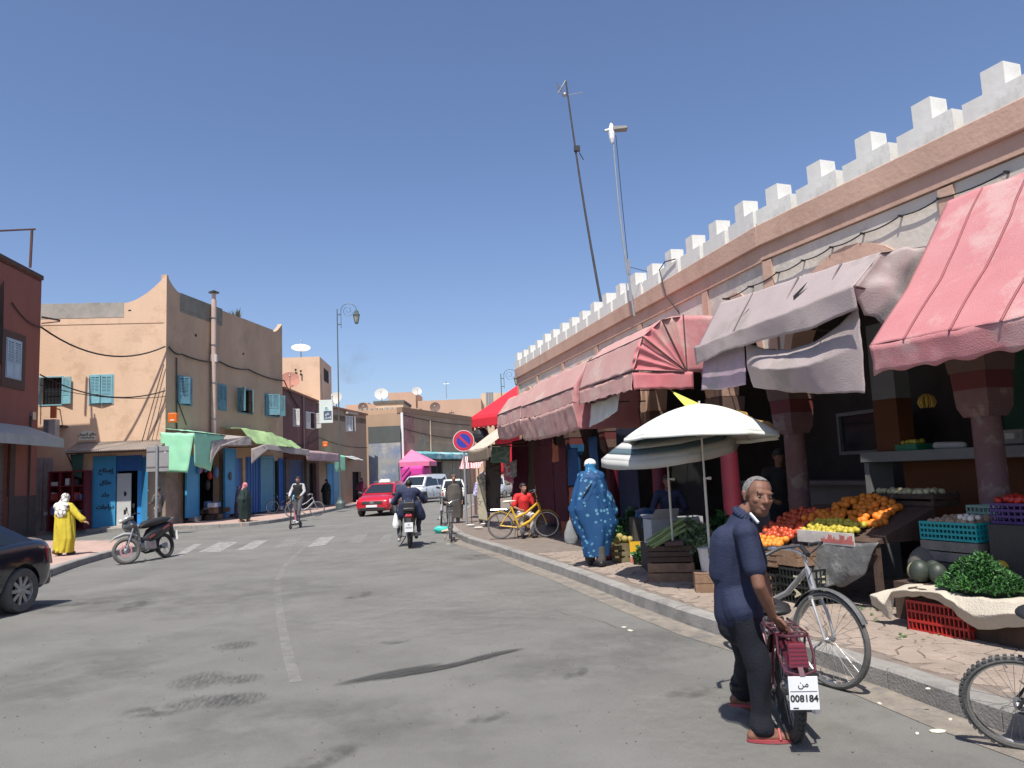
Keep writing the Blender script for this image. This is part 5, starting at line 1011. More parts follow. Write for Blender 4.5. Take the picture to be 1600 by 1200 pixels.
ap = V((q0.x + .6, 57.2, zP + .15)); c4 = [V((q0.x - .1, 55.4, zE + .3)), V((q2.x - .2, 55.9, zE + .3)), V((q2.x, 58.8, zE + .3)), V((q0.x - .1, 58.8, zE + .3))]
k = MB(); k.add([ap] + c4, [(0, 1, 2), (0, 2, 3), (0, 3, 4), (0, 4, 1)]); part(pt, 'roof', k, magt, solid=.02)
k = MB()
for i in range(4): a, b = c4[i], c4[(i + 1) % 4]; k.add([a, b, b - V((0, 0, .32)), a - V((0, 0, .32))], [(0, 1, 2, 3)])
part(pt, 'valance', k, magt, solid=.02)
for c_ in c4[:3]: k = MB(); k.bar(c_ + V((0, 0, -.02)), V((c_.x, c_.y, .0)), .06); part(pt, 'post', k, metalb)
k = MB(); k.bar(D(628, 745, 55.3), D(640, 730, 55.3), .08); part(pt, 'brace', k, blackm)
# pink blocks above
fb = thing('far_block', 'pale pink stepped building showing above the far roofs', 'building', D(680, 700, 80), world=True)
Fp = Fac(D(680, 700, 80)[:2], (1, 0), (0, -1))
for nm, q, mt_ in [('wall', (607, 613, 650, 660), pinkp), ('upper_wall', (645, 624, 752, 665), pinkp)]:
 a, b, c_, d = rr(Fp, *q); k = MB(); fbox(k, Fp, a, b, -6 if nm == 'wall' else -8, 0 if nm == 'wall' else -.5, 0, d); part(fb, nm, k, mt_)
fb2 = thing('far_block', 'cream roof room with a dark tarred edge left of the pink block', 'building', D(610, 700, 70), world=True); Fq = Fac(D(610, 700, 70)[:2], (1, 0), (0, -1))
a, b, c_, d = rr(Fq, 587, 626, 630, 650); k = MB(); fbox(k, Fq, a, b, -5, 0, 0, d - .25); part(fb2, 'wall', k, M('plaster_sand', (.58, .44, .31), .93, .1, 2, .2)); k = MB(); fbox(k, Fq, a - .2, b + .1, -5, .1, d - .249, d); part(fb2, 'roof_edge', k, M('tar_edge', (.12, .12, .11), .9, .2, 2, .2))
fb3 = thing('far_block', 'tan stepped wall in front of the cream roof room', 'building', D(590, 700, 72), world=True); Fq = Fac(D(590, 700, 72)[:2], (1, 0), (0, -1))
a, b, c_, d = rr(Fq, 540, 632, 588, 660); k = MB(); fbox(k, Fq, a, b, -4, 0, 0, d); part(fb3, 'wall', k, pinkp)
a, b, c_, d = rr(Fq, 560, 629, 575, 640); k = MB(); fbox(k, Fq, a, b, -3, -.2, 5, d); part(fb3, 'roof_room', k, tan2)
fb4 = thing('far_block', 'ochre wall rising at the far end behind the sign pole', 'building', D(720, 700, 88), world=True); Fq = Fac(D(750, 700, 88)[:2], (1, 0), (0, -1)); a, b, c_, d = rr(Fq, 752, 614, 800, 650); k = MB(); fbox(k, Fq, a, b + 20, -4, 0, 0, d); part(fb4, 'wall', k, M('plaster_sand', (.58, .44, .31)))
k = MB()
for x in (761, 765, 769): P = D(x, 622, 80); k.tube([V((P.x, 80, P.z - 1)), V((P.x, 80, P.z + .6))], .11, 8)
one('roof_flues', k, galv, 'three short metal flues standing on the far roof by the red tent', 'flue', loc=D(765, 622, 80))
dish('large white dish on the far roofs', D(596, 617, 68), .6, dishp, (.1, -1, .5)); dish('white dish on the pink block', D(651, 612, 78), .5, dishp, (.3, -1, .5)); dish('brown rusty dish in front of the pink wall', D(680, 637, 70), .48, M('dish_brown', (.14, .09, .075), .8, .1, 3, .1), (0, -1, .3)); dish('small brown dish on the tan stepped wall', D(567, 637, 70), .45, M('dish_brown', (.14, .09, .075)), (.3, -1, .3))
k = MB(); P = D(697, 600, 79); k.tube([V((P.x, 79, P.z - 1.5)), V((P.x, 79, P.z + .3))], .03, 5); k.tube([P + V((-.3, 0, 0)), P + V((.3, 0, 0))], .03, 5); one('aerial', k, steel, 'thin television aerial on the pink roof', 'aerial', loc=P)
# ---- red tent at the end of the market
rt = thing('market_tent', 'bright red canopy tent with scalloped edge at the far end of the market', 'tent', (0, 27.5, 0), world=True)
redc = M('canvas_red', (.62, .02, .035), .7, .1, 1.2, .2, 40);
c0 = D(737, 657, 30.0); c1 = D(812, 630, 26.2); zt = D(737, 652, 30).z
ap = D(812, 600, 29.5); x0, x1 = c0.x, c1.x + 1.5
e = [V((x0, 30, zt)), V((c1.x + 1.5, 26.0, zt)), V((c1.x + 3, 30, zt)), V((x0 + 1.5, 33, zt))]
k = MB(); k.add([ap] + e, [(0, 1, 2), (0, 2, 3), (0, 3, 4), (0, 4, 1)]); part(rt, 'roof', k, redc, solid=.02)
k = cloth([[e[0], e[1]], [e[0] - V((0, 0, .5)), e[1] - V((0, 0, .5))]], 90, 4, .01, 3, scal=.1, nsc=18); part(rt, 'valance', k, redc, smooth=True, solid=.02)
k = cloth([[e[0] + V((.9, -.5, -.3)), e[1] + V((0, .3, -.3))], [V((x0 + .9, 29.5, 1.6)), V((x1, 26.3, 1.9))]], 20, 12, .05, 1.5); part(rt, 'curtain', k, redc, smooth=True, solid=.02)
k = MB(); k.bar(e[0] + V((.03, .05, 0)), V((x0 + .03, 30.05, .1)), .1); part(rt, 'post', k, M('post_brown', (.12, .06, .05), .7, .1, 2, .1))
k = MB(); k.ball(e[0] + V((.35, -.15, -.75)), (.32, .2, .34)); part(rt, 'rolled_sheet', k, blackm)

# ================================================================== street furniture
def street_lamp(lab, base, H, sc=1.0, mat=None, d=1):
 mat = mat or M('lamp_post_green', (.10, .13, .125), .5, .1, 4, .05, metal=.3); t = thing('street_lamp', lab, 'street lamp', base, world=True); b = V(base)
 k = MB(); k.tube([b, b + V((0, 0, 2.2))], .13 * sc, 10); k.tube([b + V((0, 0, 2.2)), b + V((0, 0, H))], [.085 * sc, .06 * sc], 10); part(t, 'post', k, mat, smooth=True); k = MB(); k.lathe([(.26, 0), (.26, .3), (.16, .45), (.14, .6)], b, 12); part(t, 'base', k, mat)
 x = .45 * sc; q = b + V((x * d, 0, H - 1.5 * sc)); k = MB(); k.tube([q - V((0, 0, .4)), q + V((0, 0, 1.5 * sc))], .035 * sc, 8)
 arc = [q + V((d * (.95 * sc - .95 * sc * math.cos(a)) * .98, 0, 1.3 * sc + .8 * sc * math.sin(a))) for a in [i * math.pi / 14 for i in range(15)]]; k.tube(arc, .04 * sc, 8)
 spc = [q + V((d * (.85 * sc + r_ * math.cos(a)), 0, 1.25 * sc + r_ * math.sin(a))) for i in range(22) for a, r_ in [(-.3 - i * .42, (.72 - i * .027) * sc)]]; k.tube(spc, .028 * sc, 6)
 k.bar(b + V((0, 0, H - .7 * sc)), b + V((x * d, 0, H - .7 * sc)), .05); k.bar(b + V((0, 0, H - 1.9 * sc)), b + V((x * d, 0, H - 1.9 * sc)), .05); part(t, 'scroll_arm', k, mat, smooth=True)
 L = arc[-1] - V((0, 0, .1)); k = MB(); k.lathe([(.03, .1), (.1, .05), (.14, -.12), (.42 * sc, -.34 * sc), (.44 * sc, -.42 * sc), (.36 * sc, -.42 * sc)], L, 8); hd = part(t, 'lantern', k, mat)
 k = MB(); k.lathe([(.36 * sc, -.43 * sc), (.2 * sc, -1.3 * sc), (.05, -1.42 * sc)], L, 8); part(hd, 'glass', k, M('lantern_glass', (.5, .5, .36), .3, .1, 2, 0)); k = MB()
 for i in range(8): a = math.pi * 2 * (i) / 8; k.tube([L + V((.37 * sc * math.cos(a), .37 * sc * math.sin(a), -.43 * sc)), L + V((.21 * sc * math.cos(a), .21 * sc * math.sin(a), -1.3 * sc))], .018, 4)
 k.lathe([(.22 * sc, -1.28 * sc), (.1, -1.45 * sc), (.0, -1.55 * sc)], L, 8); part(hd, 'cage', k, mat)
b = G(532, 795, .15); street_lamp('tall green street lamp with scroll arm and lantern before the ochre house', b, D(528, 487, b.y).z, .46)
P = D(783, 600, 62); street_lamp('distant scroll armed street lamp rising behind the red tent', (P.x, 62, 0), D(783, 584, 62).z, .55)
# no parking sign
b = G(729, 818, .15); t = thing('no_parking_sign', 'round blue sign with red rim and diagonal on a grey pole', 'traffic sign', b, world=True)
zc = D(721, 689, b.y).z; pc = D(721, 689, b.y); top = V((b.x, b.y, zc + .32)); k = MB(); k.tube([b, top], .035, 10); part(t, 'pole', k, galv)
tilt = Matrix.Rotation(R_(6), 3, 'Z')
def disc(r0, r1, y, mat, nm, n=36):
 k = MB()
 if r0 > 0: k.lathe([(r0, 0), (r1, 0), (r1, -.004), (r0, -.004)], (0, 0, 0), n, 'y', closed=True)
 else: k.lathe([(.001, 0), (r1, 0), (r1, -.004), (.001, -.004)], (0, 0, 0), n, 'y')
 k.v = [V((b.x, b.y, zc)) + V((0, -.045 + y, 0)) + p for p in k.v]; return part(t, nm, k, mat)
disc(0, .345, .0, steel, 'back_plate'); disc(.325, .343, -.005, M('sign_white', (.7, .62, .62), .4, .03), 'edge_line'); disc(.225, .3245, -.005, M('sign_red', (.52, .03, .05), .4, .04), 'rim'); disc(0, .2245, -.005, M('sign_blue', (.03, .045, .36), .4, .04), 'face')
k = MB(); c_ = V((b.x, b.y - .052, zc)); dd = V((.7, 0, -.7)); k.bar(c_ - dd * .3, c_ + dd * .3, .075, .006, up=(0, 1, 0)); part(t, 'slash', k, M('sign_red', (.52, .03, .05)))
for z in (.15, -.15): k = MB(); k.box((b.x, b.y, zc + z), (.1, .09, .03)); part(t, 'clamp', k, steel)
# sign seen from behind
b = G(247, 828, .15); b = V((b.x, 27.5, .15)); P = D(245, 717, 27.5); t = thing('road_sign', 'square grey road sign seen from behind on a grey pole at the corner', 'traffic sign', (P.x, 27.5, .15), world=True)
k = MB(); k.tube([(P.x, 27.5, .0), (P.x, 27.5, P.z + .5)], .045, 10); part(t, 'pole', k, galv); k = MB(); w = .4; k.box((P.x, 27.56, P.z), (.8, .02, .9)); part(t, 'sign_plate', k, M('sign_back', (.30, .29, .29), .6, .1, 2, .05, metal=.2), bevel=.008)
k = MB(); k.box((P.x, 27.545, P.z + .28), (.8, .02, .04)); k.box((P.x, 27.545, P.z - .28), (.8, .02, .04)); part(t, 'brace', k, steel); k = MB(); k.box((P.x + .27, 27.546, P.z + .25), (.08, .004, .06)); part(t, 'sticker', k, whitep)
# overhead cables on the left
k = MB(); A_ = D(0, 478, 27.5); A_ = FR.p(2.2, .05, A_.z); B_ = D(64, 511, 29.2); C_ = FA.p(.0, .1, FA.hit(255, 542)[1]); k.tube(sag_line(A_, B_, .2), .025, 5); k.tube(sag_line(B_, C_, .75), .035, 6)
pts = [FB.p(0.02, .1, FB.hit(262, 542)[1]), FB.p(1, .1, FB.hit(275, 552)[1]), FB.p(4.2, .12, FB.hit(330, 563)[1]), FB.p(7, .1, FB.hit(385, 577)[1]), FB.p(Bend, .1, FB.hit(438, 594)[1]), FCm.p(2, .1, 6.0)]
for a, b_ in zip(pts[:-1], pts[1:]): k.tube(sag_line(a, b_, .12), .035, 6)
one('overhead_cable', k, cable, 'upper thick cable sagging from the red house along the tan walls', 'cable', loc=B_)
k = MB(); B_ = D(62, 585, 29.2); C_ = FA.p(-.02, .12, FA.hit(257, 611)[1]); k.tube(sag_line(B_, C_, .55), .028, 5); k.tube(sag_line(B_ - V((0, 0, .4)), C_ - V((0, 0, .25)), .25), .015, 4); one('overhead_cable', k, cable, 'lower pair of cables crossing in front of the shuttered windows', 'cable', loc=B_)
k = MB(); k.tube([FA.p(.05, .1, 6.9), FA.p(.9, .15, 3.6)], .018, 5); k.tube([FA.p(.02, .1, 5.9), FA.p(.5, .15, 3.6)], .014, 5); k.tube([FB.p(.7, .05, 7.3), FB.p(.75, .05, 4.2)], .03, 6); k.tube([FB.p(.75, .05, 5.5), FB.p(1.5, .05, 4.4)], .02, 5); one('wall_cable', k, cable, 'thin cables running down both sides of the tan corner', 'cable', loc=FA.p(0, .1, 5))
k = MB(); k.tube(sag_line(FCm.p(.2, .1, 3.9), FCm.p(4.8, .1, 4.4), .3), .02, 4); k.tube(sag_line(FCm.p(4.8, .1, 4.4), FD.p(6.8, .1, 3.9), .2), .02, 4); k.tube([FCm.p(3, .08, 3.6), FCm.p(3.4, .08, 4.4), FCm.p(4.4, .08, 4.9)], .015, 4); one('wall_cable', k, cable, 'loose cables strung low across the maroon and ochre houses', 'cable', loc=FCm.p(3, .1, 4))
for i, (a, zz) in enumerate([(1.2, 5.1), (2.8, 4.98), (8.6, 5.15)]):
 pass
# far low wires on the brown house
k = MB(); k.tube(sag_line(FF.p(0, .06, 6.3), FF.p(13, .06, 6.1), .15), .03, 4); k.tube(sag_line(FF.p(0, .06, 5.3), FF.p(13, .06, 4.9), .25), .03, 4); one('wall_cable', k, cable, 'two cables looped across the brown house front', 'cable', loc=FF.p(5, .1, 5.5))
# weeds at the foot of the mural
k = MB(); r = random.Random(5)
for i in range(420):
 P = D(r.uniform(602, 626), 765, 55.6) ; P = V((P.x, 55.6 + r.uniform(-.6, .6), r.uniform(0, .3))); h = r.uniform(.5, 1.5); d_ = V((r.uniform(-.4, .4), r.uniform(-.4, .4), 1)).normalized(); s = V((.05, 0, 0)); k.add([P - s, P + s, P + d_ * h], [(0, 1, 2)])
one('roadside_shrub', k, M('shrub_green', (.12, .14, .05), .8, .4, 3, .1), 'scruffy yellow green shrub at the foot of the mural wall', 'shrub', loc=D(614, 765, 55.6))
# ================================================================== bicycles
bike_n = 0
def wheel(t, c, r, tyre, rimm, steer=0, spokes=28, tw=.021, knob=False, nm='wheel', hub=.022, side=True, rt=.011):
 """wheel in the xz plane at c; returns its root part"""
 Q = Matrix.Rotation(steer, 3, 'Z'); C_ = V(c)
 def fin(k):
  k.v = [Q @ p + C_ for p in k.v]; return k
 k = MB(); k.ring((0, 0, 0), r - .04 - (rt - .011) * .8, rt, 'y', 36, 6, 1.3); w = part(t, nm, fin(k), rimm, smooth=True)
 k = MB(); k.ring((0, 0, 0), r - tw, tw, 'y', 40, 8, 1.0)
 if knob:
  for i in range(48):
   a = 2 * math.pi * i / 48
   for y in (-.013, .013): k.box((math.cos(a) * (r - .001), y, math.sin(a) * (r - .001)), (.012, .012, .02), rot=Matrix.Rotation(-a, 3, 'Y'))
 part(w, 'tyre', fin(k), tyre, smooth=True)
 k = MB()
 for i in range(spokes):
  a = 2 * math.pi * i / spokes; y = .028 if i % 2 else -.028; da = (.35 if (i // 2) % 2 else -.35)
  k.tube([V((math.cos(a + da) * hub, y, math.sin(a + da) * hub)), V((math.cos(a) * (r - .04), 0, math.sin(a) * (r - .04)))], .0016 if side else .003, 3, caps=False)
 part(w, 'spokes', fin(k), steel, kind='stuff')
 k = MB(); k.lathe([(.012, -.05), (hub, -.03), (hub, .03), (.012, .05)], (0, 0, 0), 10, 'y'); part(w, 'hub', fin(k), steel)
 return w
def bicycle(lab, loc, head, col, r=.34, wb=1.06, step=True, knob=False, rack=None, guards=None, steer=0, lean=0, group=None, basket=False, saddle=blackm, hand='flat', tyre=None, rimm=None, tube_r=.018, cat='bicycle', lights=False):
 t = thing('bicycle', lab, cat, loc, head, group); t.rotation_euler = (lean, 0, head); tyre = tyre or rubber; rimm = rimm or chrome
 bb = V((wb * .40, 0, r * .82)); st_ = V((wb * .40 - .17, 0, r + .44)); ht = V((wb - .19, 0, r + .50)); hb = V((wb - .13, 0, r + .31)); ra = V((0, 0, r)); fa = V((wb, 0, r))
 wheel(t, ra, r, tyre, rimm, 0, knob=knob); wheel(t, fa, r, tyre, rimm, steer, knob=knob)
 k = MB()
 if step: k.tube([hb + V((-.005, 0, .02)), hb.lerp(bb, .5) - V((0, 0, .05)), bb], tube_r * 1.35, 10); k.tube([ht, ht.lerp(bb.lerp(st_, .45), .5) - V((0, 0, .05)), bb.lerp(st_, .45)], tube_r, 8)
 else: k.tube([hb, bb], tube_r * 1.1, 10); k.tube([ht - V((0, 0, .03)), st_ - V((0, 0, .06))], tube_r, 8)
 k.tube([bb, st_], tube_r * .95, 10); k.tube([ht, hb], tube_r * 1.15, 10)
 for y in (-.055, .055): k.tube([ra + V((0, y, 0)), bb + V((-.05, y * .6, 0))], tube_r * .55, 6); k.tube([ra + V((0, y, 0)), st_ + V((0, y * .3, -.08))], tube_r * .5, 6)
 k.lathe([(.026, -.04), (.026, .04)], bb, 10, 'y'); part(t, 'frame', k, col, smooth=True)
 Q = Matrix.Rotation(steer, 3, 'Z'); ax = hb + (fa - hb) * .0
 k = MB(); cr = hb - (ht - hb).normalized() * .02; k.tube([ht + (ht - hb).normalized() * .06, cr], .014, 8)
 for y in (-.05, .05): k.tube([cr + V((0, y * .8, 0)), cr.lerp(fa, .35) + V((.01, y, 0)), fa + Q @ V((0, y, 0))], .0115, 8)
 k.bar(cr + V((0, -.055, 0)), cr + V((0, .055, 0)), .03); part(t, 'fork', k, chrome if guards is None else col, smooth=True)
 hd = ht + (ht - hb).normalized() * .1; k = MB(); k.tube([ht, hd], .013, 8)
 if hand == 'flat': pts = [(-.02, -.31, .02), (.0, -.15, .03), (.04, -.03, 0), (.04, .03, 0), (.0, .15, .03), (-.02, .31, .02)]
 elif hand == 'up': pts = [(-.2, -.29, .05), (-.06, -.27, .08), (.02, -.13, .06), (.03, 0, 0), (.02, .13, .06), (-.06, .27, .08), (-.2, .29, .05)]
 else: pts = [(-.16, -.27, .18), (-.03, -.22, .22), (.02, -.05, .03), (.02, .05, .03), (-.03, .22, .22), (-.16, .27, .18)]
 hp = [hd + Q @ V(p) for p in pts]; k.tube(hp, .011, 8); hb_ = part(t, 'handlebar', k, chrome, smooth=True)
 for e, f in ((hp[0], hp[1]), (hp[-1], hp[-2])):
  k = MB(); d_ = (f - e).normalized(); k.tube([e, e + d_ * .11], .016, 8); part(hb_, 'grip', k, blackm)
  k = MB(); q = e + d_ * .13; k.tube([q, q + V((.05, 0, -.02)), e + V((.06, 0, -.035))], .005, 5); part(hb_, 'brake_lever', k, steel)
 k = MB(); k.tube([hd + V((.02, .03, 0)), hd + V((.12, .04, -.08)), cr + V((.04, .02, .0))], .004, 5); k.tube([hd + V((.02, -.03, 0)), hd + V((.14, -.05, -.1)), ht + V((.02, -.02, -.08))], .004, 5); part(t, 'brake_cable', k, cable)
 k = MB(); sp = st_ + (st_ - bb).normalized() * .1; k.tube([st_, sp], .013, 8); part(t, 'seat_post', k, chrome)
 k = MB(); k.cap(sp + V((-.08, 0, .02)), sp + V((.13, 0, .035)), .085, .028, 12, ((0, 0, 1), .4)); part(t, 'saddle', k, saddle, smooth=True)
 k = MB(); k.ring(bb + V((0, -.04, 0)), .085, .006, 'y', 24, 5);
 for i in range(5): a = i * 1.256; k.bar(bb + V((0, -.04, 0)), bb + V((math.cos(a) * .085, -.04, math.sin(a) * .085)), .01)
 k.bar(bb + V((0, -.05, 0)), bb + V((.12, -.06, -.12)), .018); k.bar(bb + V((0, .05, 0)), bb + V((-.12, .06, .12)), .018); cs = part(t, 'crankset', k, steel)
 for s_, y in ((1, -.11), (-1, .11)): k = MB(); k.box(bb + V((.12 * s_, y, -.12 * s_)), (.09, .08, .02)); part(cs, 'pedal', k, blackm)
 k = MB(); a0 = bb + V((0, -.04, .083)); a1 = ra + V((0, -.04, .035)); k.bar(a0, a1, .006, .008); k.bar(bb + V((0, -.04, -.083)), ra + V((0, -.04, -.035)), .006, .008); part(t, 'chain', k, blackm)
 if guards:
  for c_, a0, a1, q in ((ra, -.2, 2.7, Matrix.Identity(3)), (fa, .45, 2.6, Q)):
   k = MB(); n_ = 18; R2 = r + .022
   for i in range(n_):
    A = [a0 + (a1 - a0) * (i + e) / n_ for e in (0, 1)]
    for y0, y1, z0, z1 in ((-.03, 0, -.012, 0), (0, .03, 0, -.012)):
     vs = [c_ + q @ V((math.cos(A[0]) * (R2 + z0), y0, math.sin(A[0]) * (R2 + z0))), c_ + q @ V((math.cos(A[0]) * (R2 + z1), y1, math.sin(A[0]) * (R2 + z1))), c_ + q @ V((math.cos(A[1]) * (R2 + z1), y1, math.sin(A[1]) * (R2 + z1))), c_ + q @ V((math.cos(A[1]) * (R2 + z0), y0, math.sin(A[1]) * (R2 + z0)))]
     k.add(vs, [(0, 1, 2, 3)])
   part(t, 'mudguard', k, guards, solid=.003)
 if rack:
  k = MB(); z = r * 2 + .07
  k.tube([V((.18, -.06, z)), V((-.22, -.06, z)), V((-.26, 0, z)), V((-.22, .06, z)), V((.18, .06, z))], .006, 6)
  for x in (-.18, -.08, .02, .12): k.tube([V((x, -.06, z)), V((x, .06, z))], .004, 5)
  for y in (-.06, .06): k.tube([V((-.12, y, z)), ra + V((0, y, 0))], .005, 5)
  part(t, 'rear_rack', k, rack)
 if lights: k = MB(); k.cap(ht + V((.05, 0, .0)), ht + V((.11, 0, -.01)), .03, .035); part(t, 'headlight', k, chrome, smooth=True)
 k = MB(); k.bar(bb + V((-.08, .03, 0)), bb + V((-.12, .16, -r * .82 + .01)), .012); part(t, 'kickstand', k, steel)
 return t
def heading(dx, dy): return math.atan2(dy, dx)
silver = M('bike_silver', (.45, .44, .43), .3, .1, 8, .03, metal=.5)
# front wheel contact point and heading give the location of the rear contact
def bike_at(front, hx, hy, wb=1.06): f = V(front); d = V((hx, hy, 0)).normalized(); return (f.x - d.x * wb, f.y - d.y * wb, f.z)
bicycle('silver step-through bicycle standing against the kerb behind the man', bike_at((2.3, 5.95, 0), .34, -1.1, 1.12), heading(.34, -1.1), silver, r=.355, wb=1.12, hand='up', guards=M('guard_dark', (.09, .09, .09), .5, .1, 5, .05), steer=R_(9), tyre=rubdust, tube_r=.023)
bicycle('knobbly tyred bicycle lying by the kerb, cut off by the edge of the picture', (2.83, 4.62, .0), heading(.86, -.51), blackm, r=.285, wb=1.0, knob=True, step=False, tyre=rubdust, lean=R_(15))
yel = M('bike_yellow', (.62, .36, .02), .4, .1, 6, .05, patch=(.4, .24, .05), pscale=6)
bicycle('yellow folding style bicycle parked on the pavement beside the seated boy', (-.42, 18.45, .15), heading(1, -.05), yel, r=.31, wb=1.1, hand='high', guards=yel, rack=chrome, saddle=M('saddle_cream', (.6, .55, .45), .6, .1, 4, .1), tyre=rubdust, tube_r=.028)
bicycle('black bicycle seen from behind at the kerb near the parking sign', bike_at((-1.85, 21.0, .0), -.12, 1, 1.05), heading(-.12, 1), M('bike_dark', (.05, .055, .055), .5, .2, 6, .05), r=.36, hand='up', rack=steel, guards=M('guard_dark', (.09, .09, .09)), tyre=rubdust, basket=True)
bicycle('bicycle with a pale front fork facing the viewer by the kerb', (-2.72, 27.7, 0), heading(.08, -1), M('bike_grey', (.2, .2, .2), .4, .2, 6, .05), r=.36, hand='up', guards=silver, tyre=rubber, lean=R_(-4))
bicycle('grey bicycle leaning in the shadow behind the yellow bicycle', (1.5, 17.6, .15), heading(.3, -1), silver, r=.33, hand='up', tyre=rubber, lean=R_(-6))
bicycle('small white wheeled bicycle parked on the far pavement behind the scooter rider', (-9.85, 34.0, .15), heading(1, .15), M('bike_white', (.5, .48, .46), .5, .1, 5, .05), r=.33, tyre=rubdust, hand='up')
bicycle('dark bicycle parked in the shade beside the blue ribbed door', (-12.3, 39.0, .15), heading(1, .3), blackm, r=.34, hand='up')
# ================================================================== the moped held by the man
marn = M('moped_maroon', (.075, .014, .022), .35, .15, 8, .03, coat=.4); pinkt = M('moped_pink', (.5, .27, .28), .45, .1, 8, .03)
t = thing('moped', 'maroon pedal moped held by the man, number plate under its tail light', 'moped', (1.63, 4.95, 0), heading(.10, 1))
wheel(t, (0, 0, .31), .31, M('tyre_moped', (.045, .043, .04), .8, .2, 12, .3, 90), steel, 0, tw=.036, knob=True, spokes=30, hub=.05); wheel(t, (1.05, 0, .31), .31, rubber, steel, 0, tw=.034, spokes=30)
k = MB(); k.tube([(0.02, .08, .31), (.25, .08, .50), (.36, .07, .66)], .016, 8); k.tube([(0.02, -.08, .31), (.25, -.08, .50), (.36, -.07, .66)], .016, 8); k.tube([(.05, .08, .30), (.45, .07, .28)], .016, 8); k.tube([(.05, -.08, .30), (.45, -.07, .28)], .016, 8); k.tube([(.42, 0, .25), (.34, 0, .72)], .022, 8); k.tube([(.42, 0, .3), (.7, 0, .42), (.84, 0, .78)], .035, 10); k.tube([(.84, 0, .66), (.80, 0, .9)], .026, 10); part(t, 'frame', k, pinkt, smooth=True)
k = MB(); k.tube([(0, .1, .29), (.15, .1, .47)], .022, 8); k.tube([(0, -.1, .29), (.15, -.1, .47)], .022, 8); part(t, 'shock_absorber', k, chrome)
k = MB(); k.box((.5, 0, .26), (.26, .14, .2)); k.cap((.5, -.07, .24), (.5, .07, .24), .09, .09); part(t, 'engine', k, steel, bevel=.02)
k = MB(); k.tube([(.45, -.1, .2), (.2, -.13, .17), (-.1, -.13, .2)], [.014, .025, .028], 8); part(t, 'exhaust', k, steel)
k = MB(); k.ring((0, .075, .31), .1, .006, 'y', 20, 5); k.bar((0, .075, .41), (.45, .075, .34), .012); k.bar((0, .075, .21), (.45, .075, .2), .012); part(t, 'chain', k, blackm)
k = MB()
for i in range(20):
 A = [.15 + (2.75 - .15) * (i + e) / 20 for e in (0, 1)]; R2 = .345
 for (y0, z0), (y1, z1) in (((-.06, -.03), (-.035, 0)), ((-.035, 0), (.035, 0)), ((.035, 0), (.06, -.03))):
  k.add([V((-math.cos(A[0]) * (R2 + z0), y0, .31 + math.sin(A[0]) * (R2 + z0))), V((-math.cos(A[0]) * (R2 + z1), y1, .31 + math.sin(A[0]) * (R2 + z1))), V((-math.cos(A[1]) * (R2 + z1), y1, .31 + math.sin(A[1]) * (R2 + z1))), V((-math.cos(A[1]) * (R2 + z0), y0, .31 + math.sin(A[1]) * (R2 + z0)))], [(0, 1, 2, 3)])
part(t, 'mudguard', k, marn, solid=.003)
k = MB(); z = .665; k.tube([(.28, -.09, z), (-.2, -.09, z), (-.25, -.05, z), (-.25, .05, z), (-.2, .09, z), (.28, .09, z)], .009, 8);
for x in (-.14, 0, .14): k.tube([(x, -.09, z), (x, .09, z)], .006, 6)
for y in (-.045, 0, .045): k.tube([(-.25, y, z), (.25, y, z)], .006, 6)
k.tube([(-.15, -.09, z), (.0, -.09, .33)], .008, 6); k.tube([(-.15, .09, z), (.0, .09, .33)], .008, 6)
k.tube([(-.2, .09, z), (-.26, .1, .57), (-.33, .085, .485), (-.36, 0, .465), (-.33, -.085, .485), (-.26, -.1, .57), (-.2, -.09, z)], .008, 8); part(t, 'luggage_rack', k, marn, smooth=True)
k = MB(); k.hexa([(-.33, -.06, .5), (-.33, .06, .5), (-.24, .05, .5), (-.24, -.05, .5)], [(-.30, -.05, .635), (-.30, .05, .635), (-.24, .045, .635), (-.24, -.045, .635)]); tl = part(t, 'tail_light', k, M('light_red_dark', (.13, .01, .018), .2, .1, 8, 0, coat=.5), bevel=.008)
k = MB();
for i in range(5): zz = .525 + i * .022; x = -.332 + (zz - .5) * .235; k.bar((x, -.05, zz), (x, .05, zz), .007)
part(tl, 'lens_ribs', k, M('lens_maroon', (.17, .02, .035), .25, .1, 8, 0))
k = MB(); k.box((-.375, 0, .375), (.004, .165, .185)); pl = part(t, 'number_plate', k, M('plate_white', (.72, .72, .72), .45, .04, 6, .03), bevel=.003)
k = text_mb('008184', .052, (-.379, 0, .345), (0, -1, 0), (0, 0, 1), .0008, weight=.0012); part(pl, 'plate_number', k, blackm)
k = text_mb(arab('من'), .05, (-.379, 0, .425), (0, -1, 0), (0, 0, 1), .0008); part(pl, 'plate_letters', k, blackm)
k = MB(); k.bar((-.378, -.075, .385), (-.378, .075, .385), .002, .002); k.box((-.378, .05, .293), (.002, .03, .006)); part(pl, 'plate_line', k, blackm)
k = MB(); k.bar((-.33, 0, .5), (-.37, 0, .46), .03); part(t, 'plate_bracket', k, marn)
k = MB(); k.cap((.34, 0, .735), (.60, 0, .755), .13, .05, 14, ((0, 0, 1), .34)); k.cap((.30, 0, .72), (.34, 0, .72), .125, .125, 14, ((0, 0, 1), .3)); part(t, 'saddle', k, blackm, smooth=True)
k = MB(); k.tube([(.84, 0, .66), (1.0, .05, .42), (1.05, .07, .31)], .018, 8); k.tube([(.84, 0, .66), (1.0, -.05, .42), (1.05, -.07, .31)], .018, 8); part(t, 'fork', k, chrome)
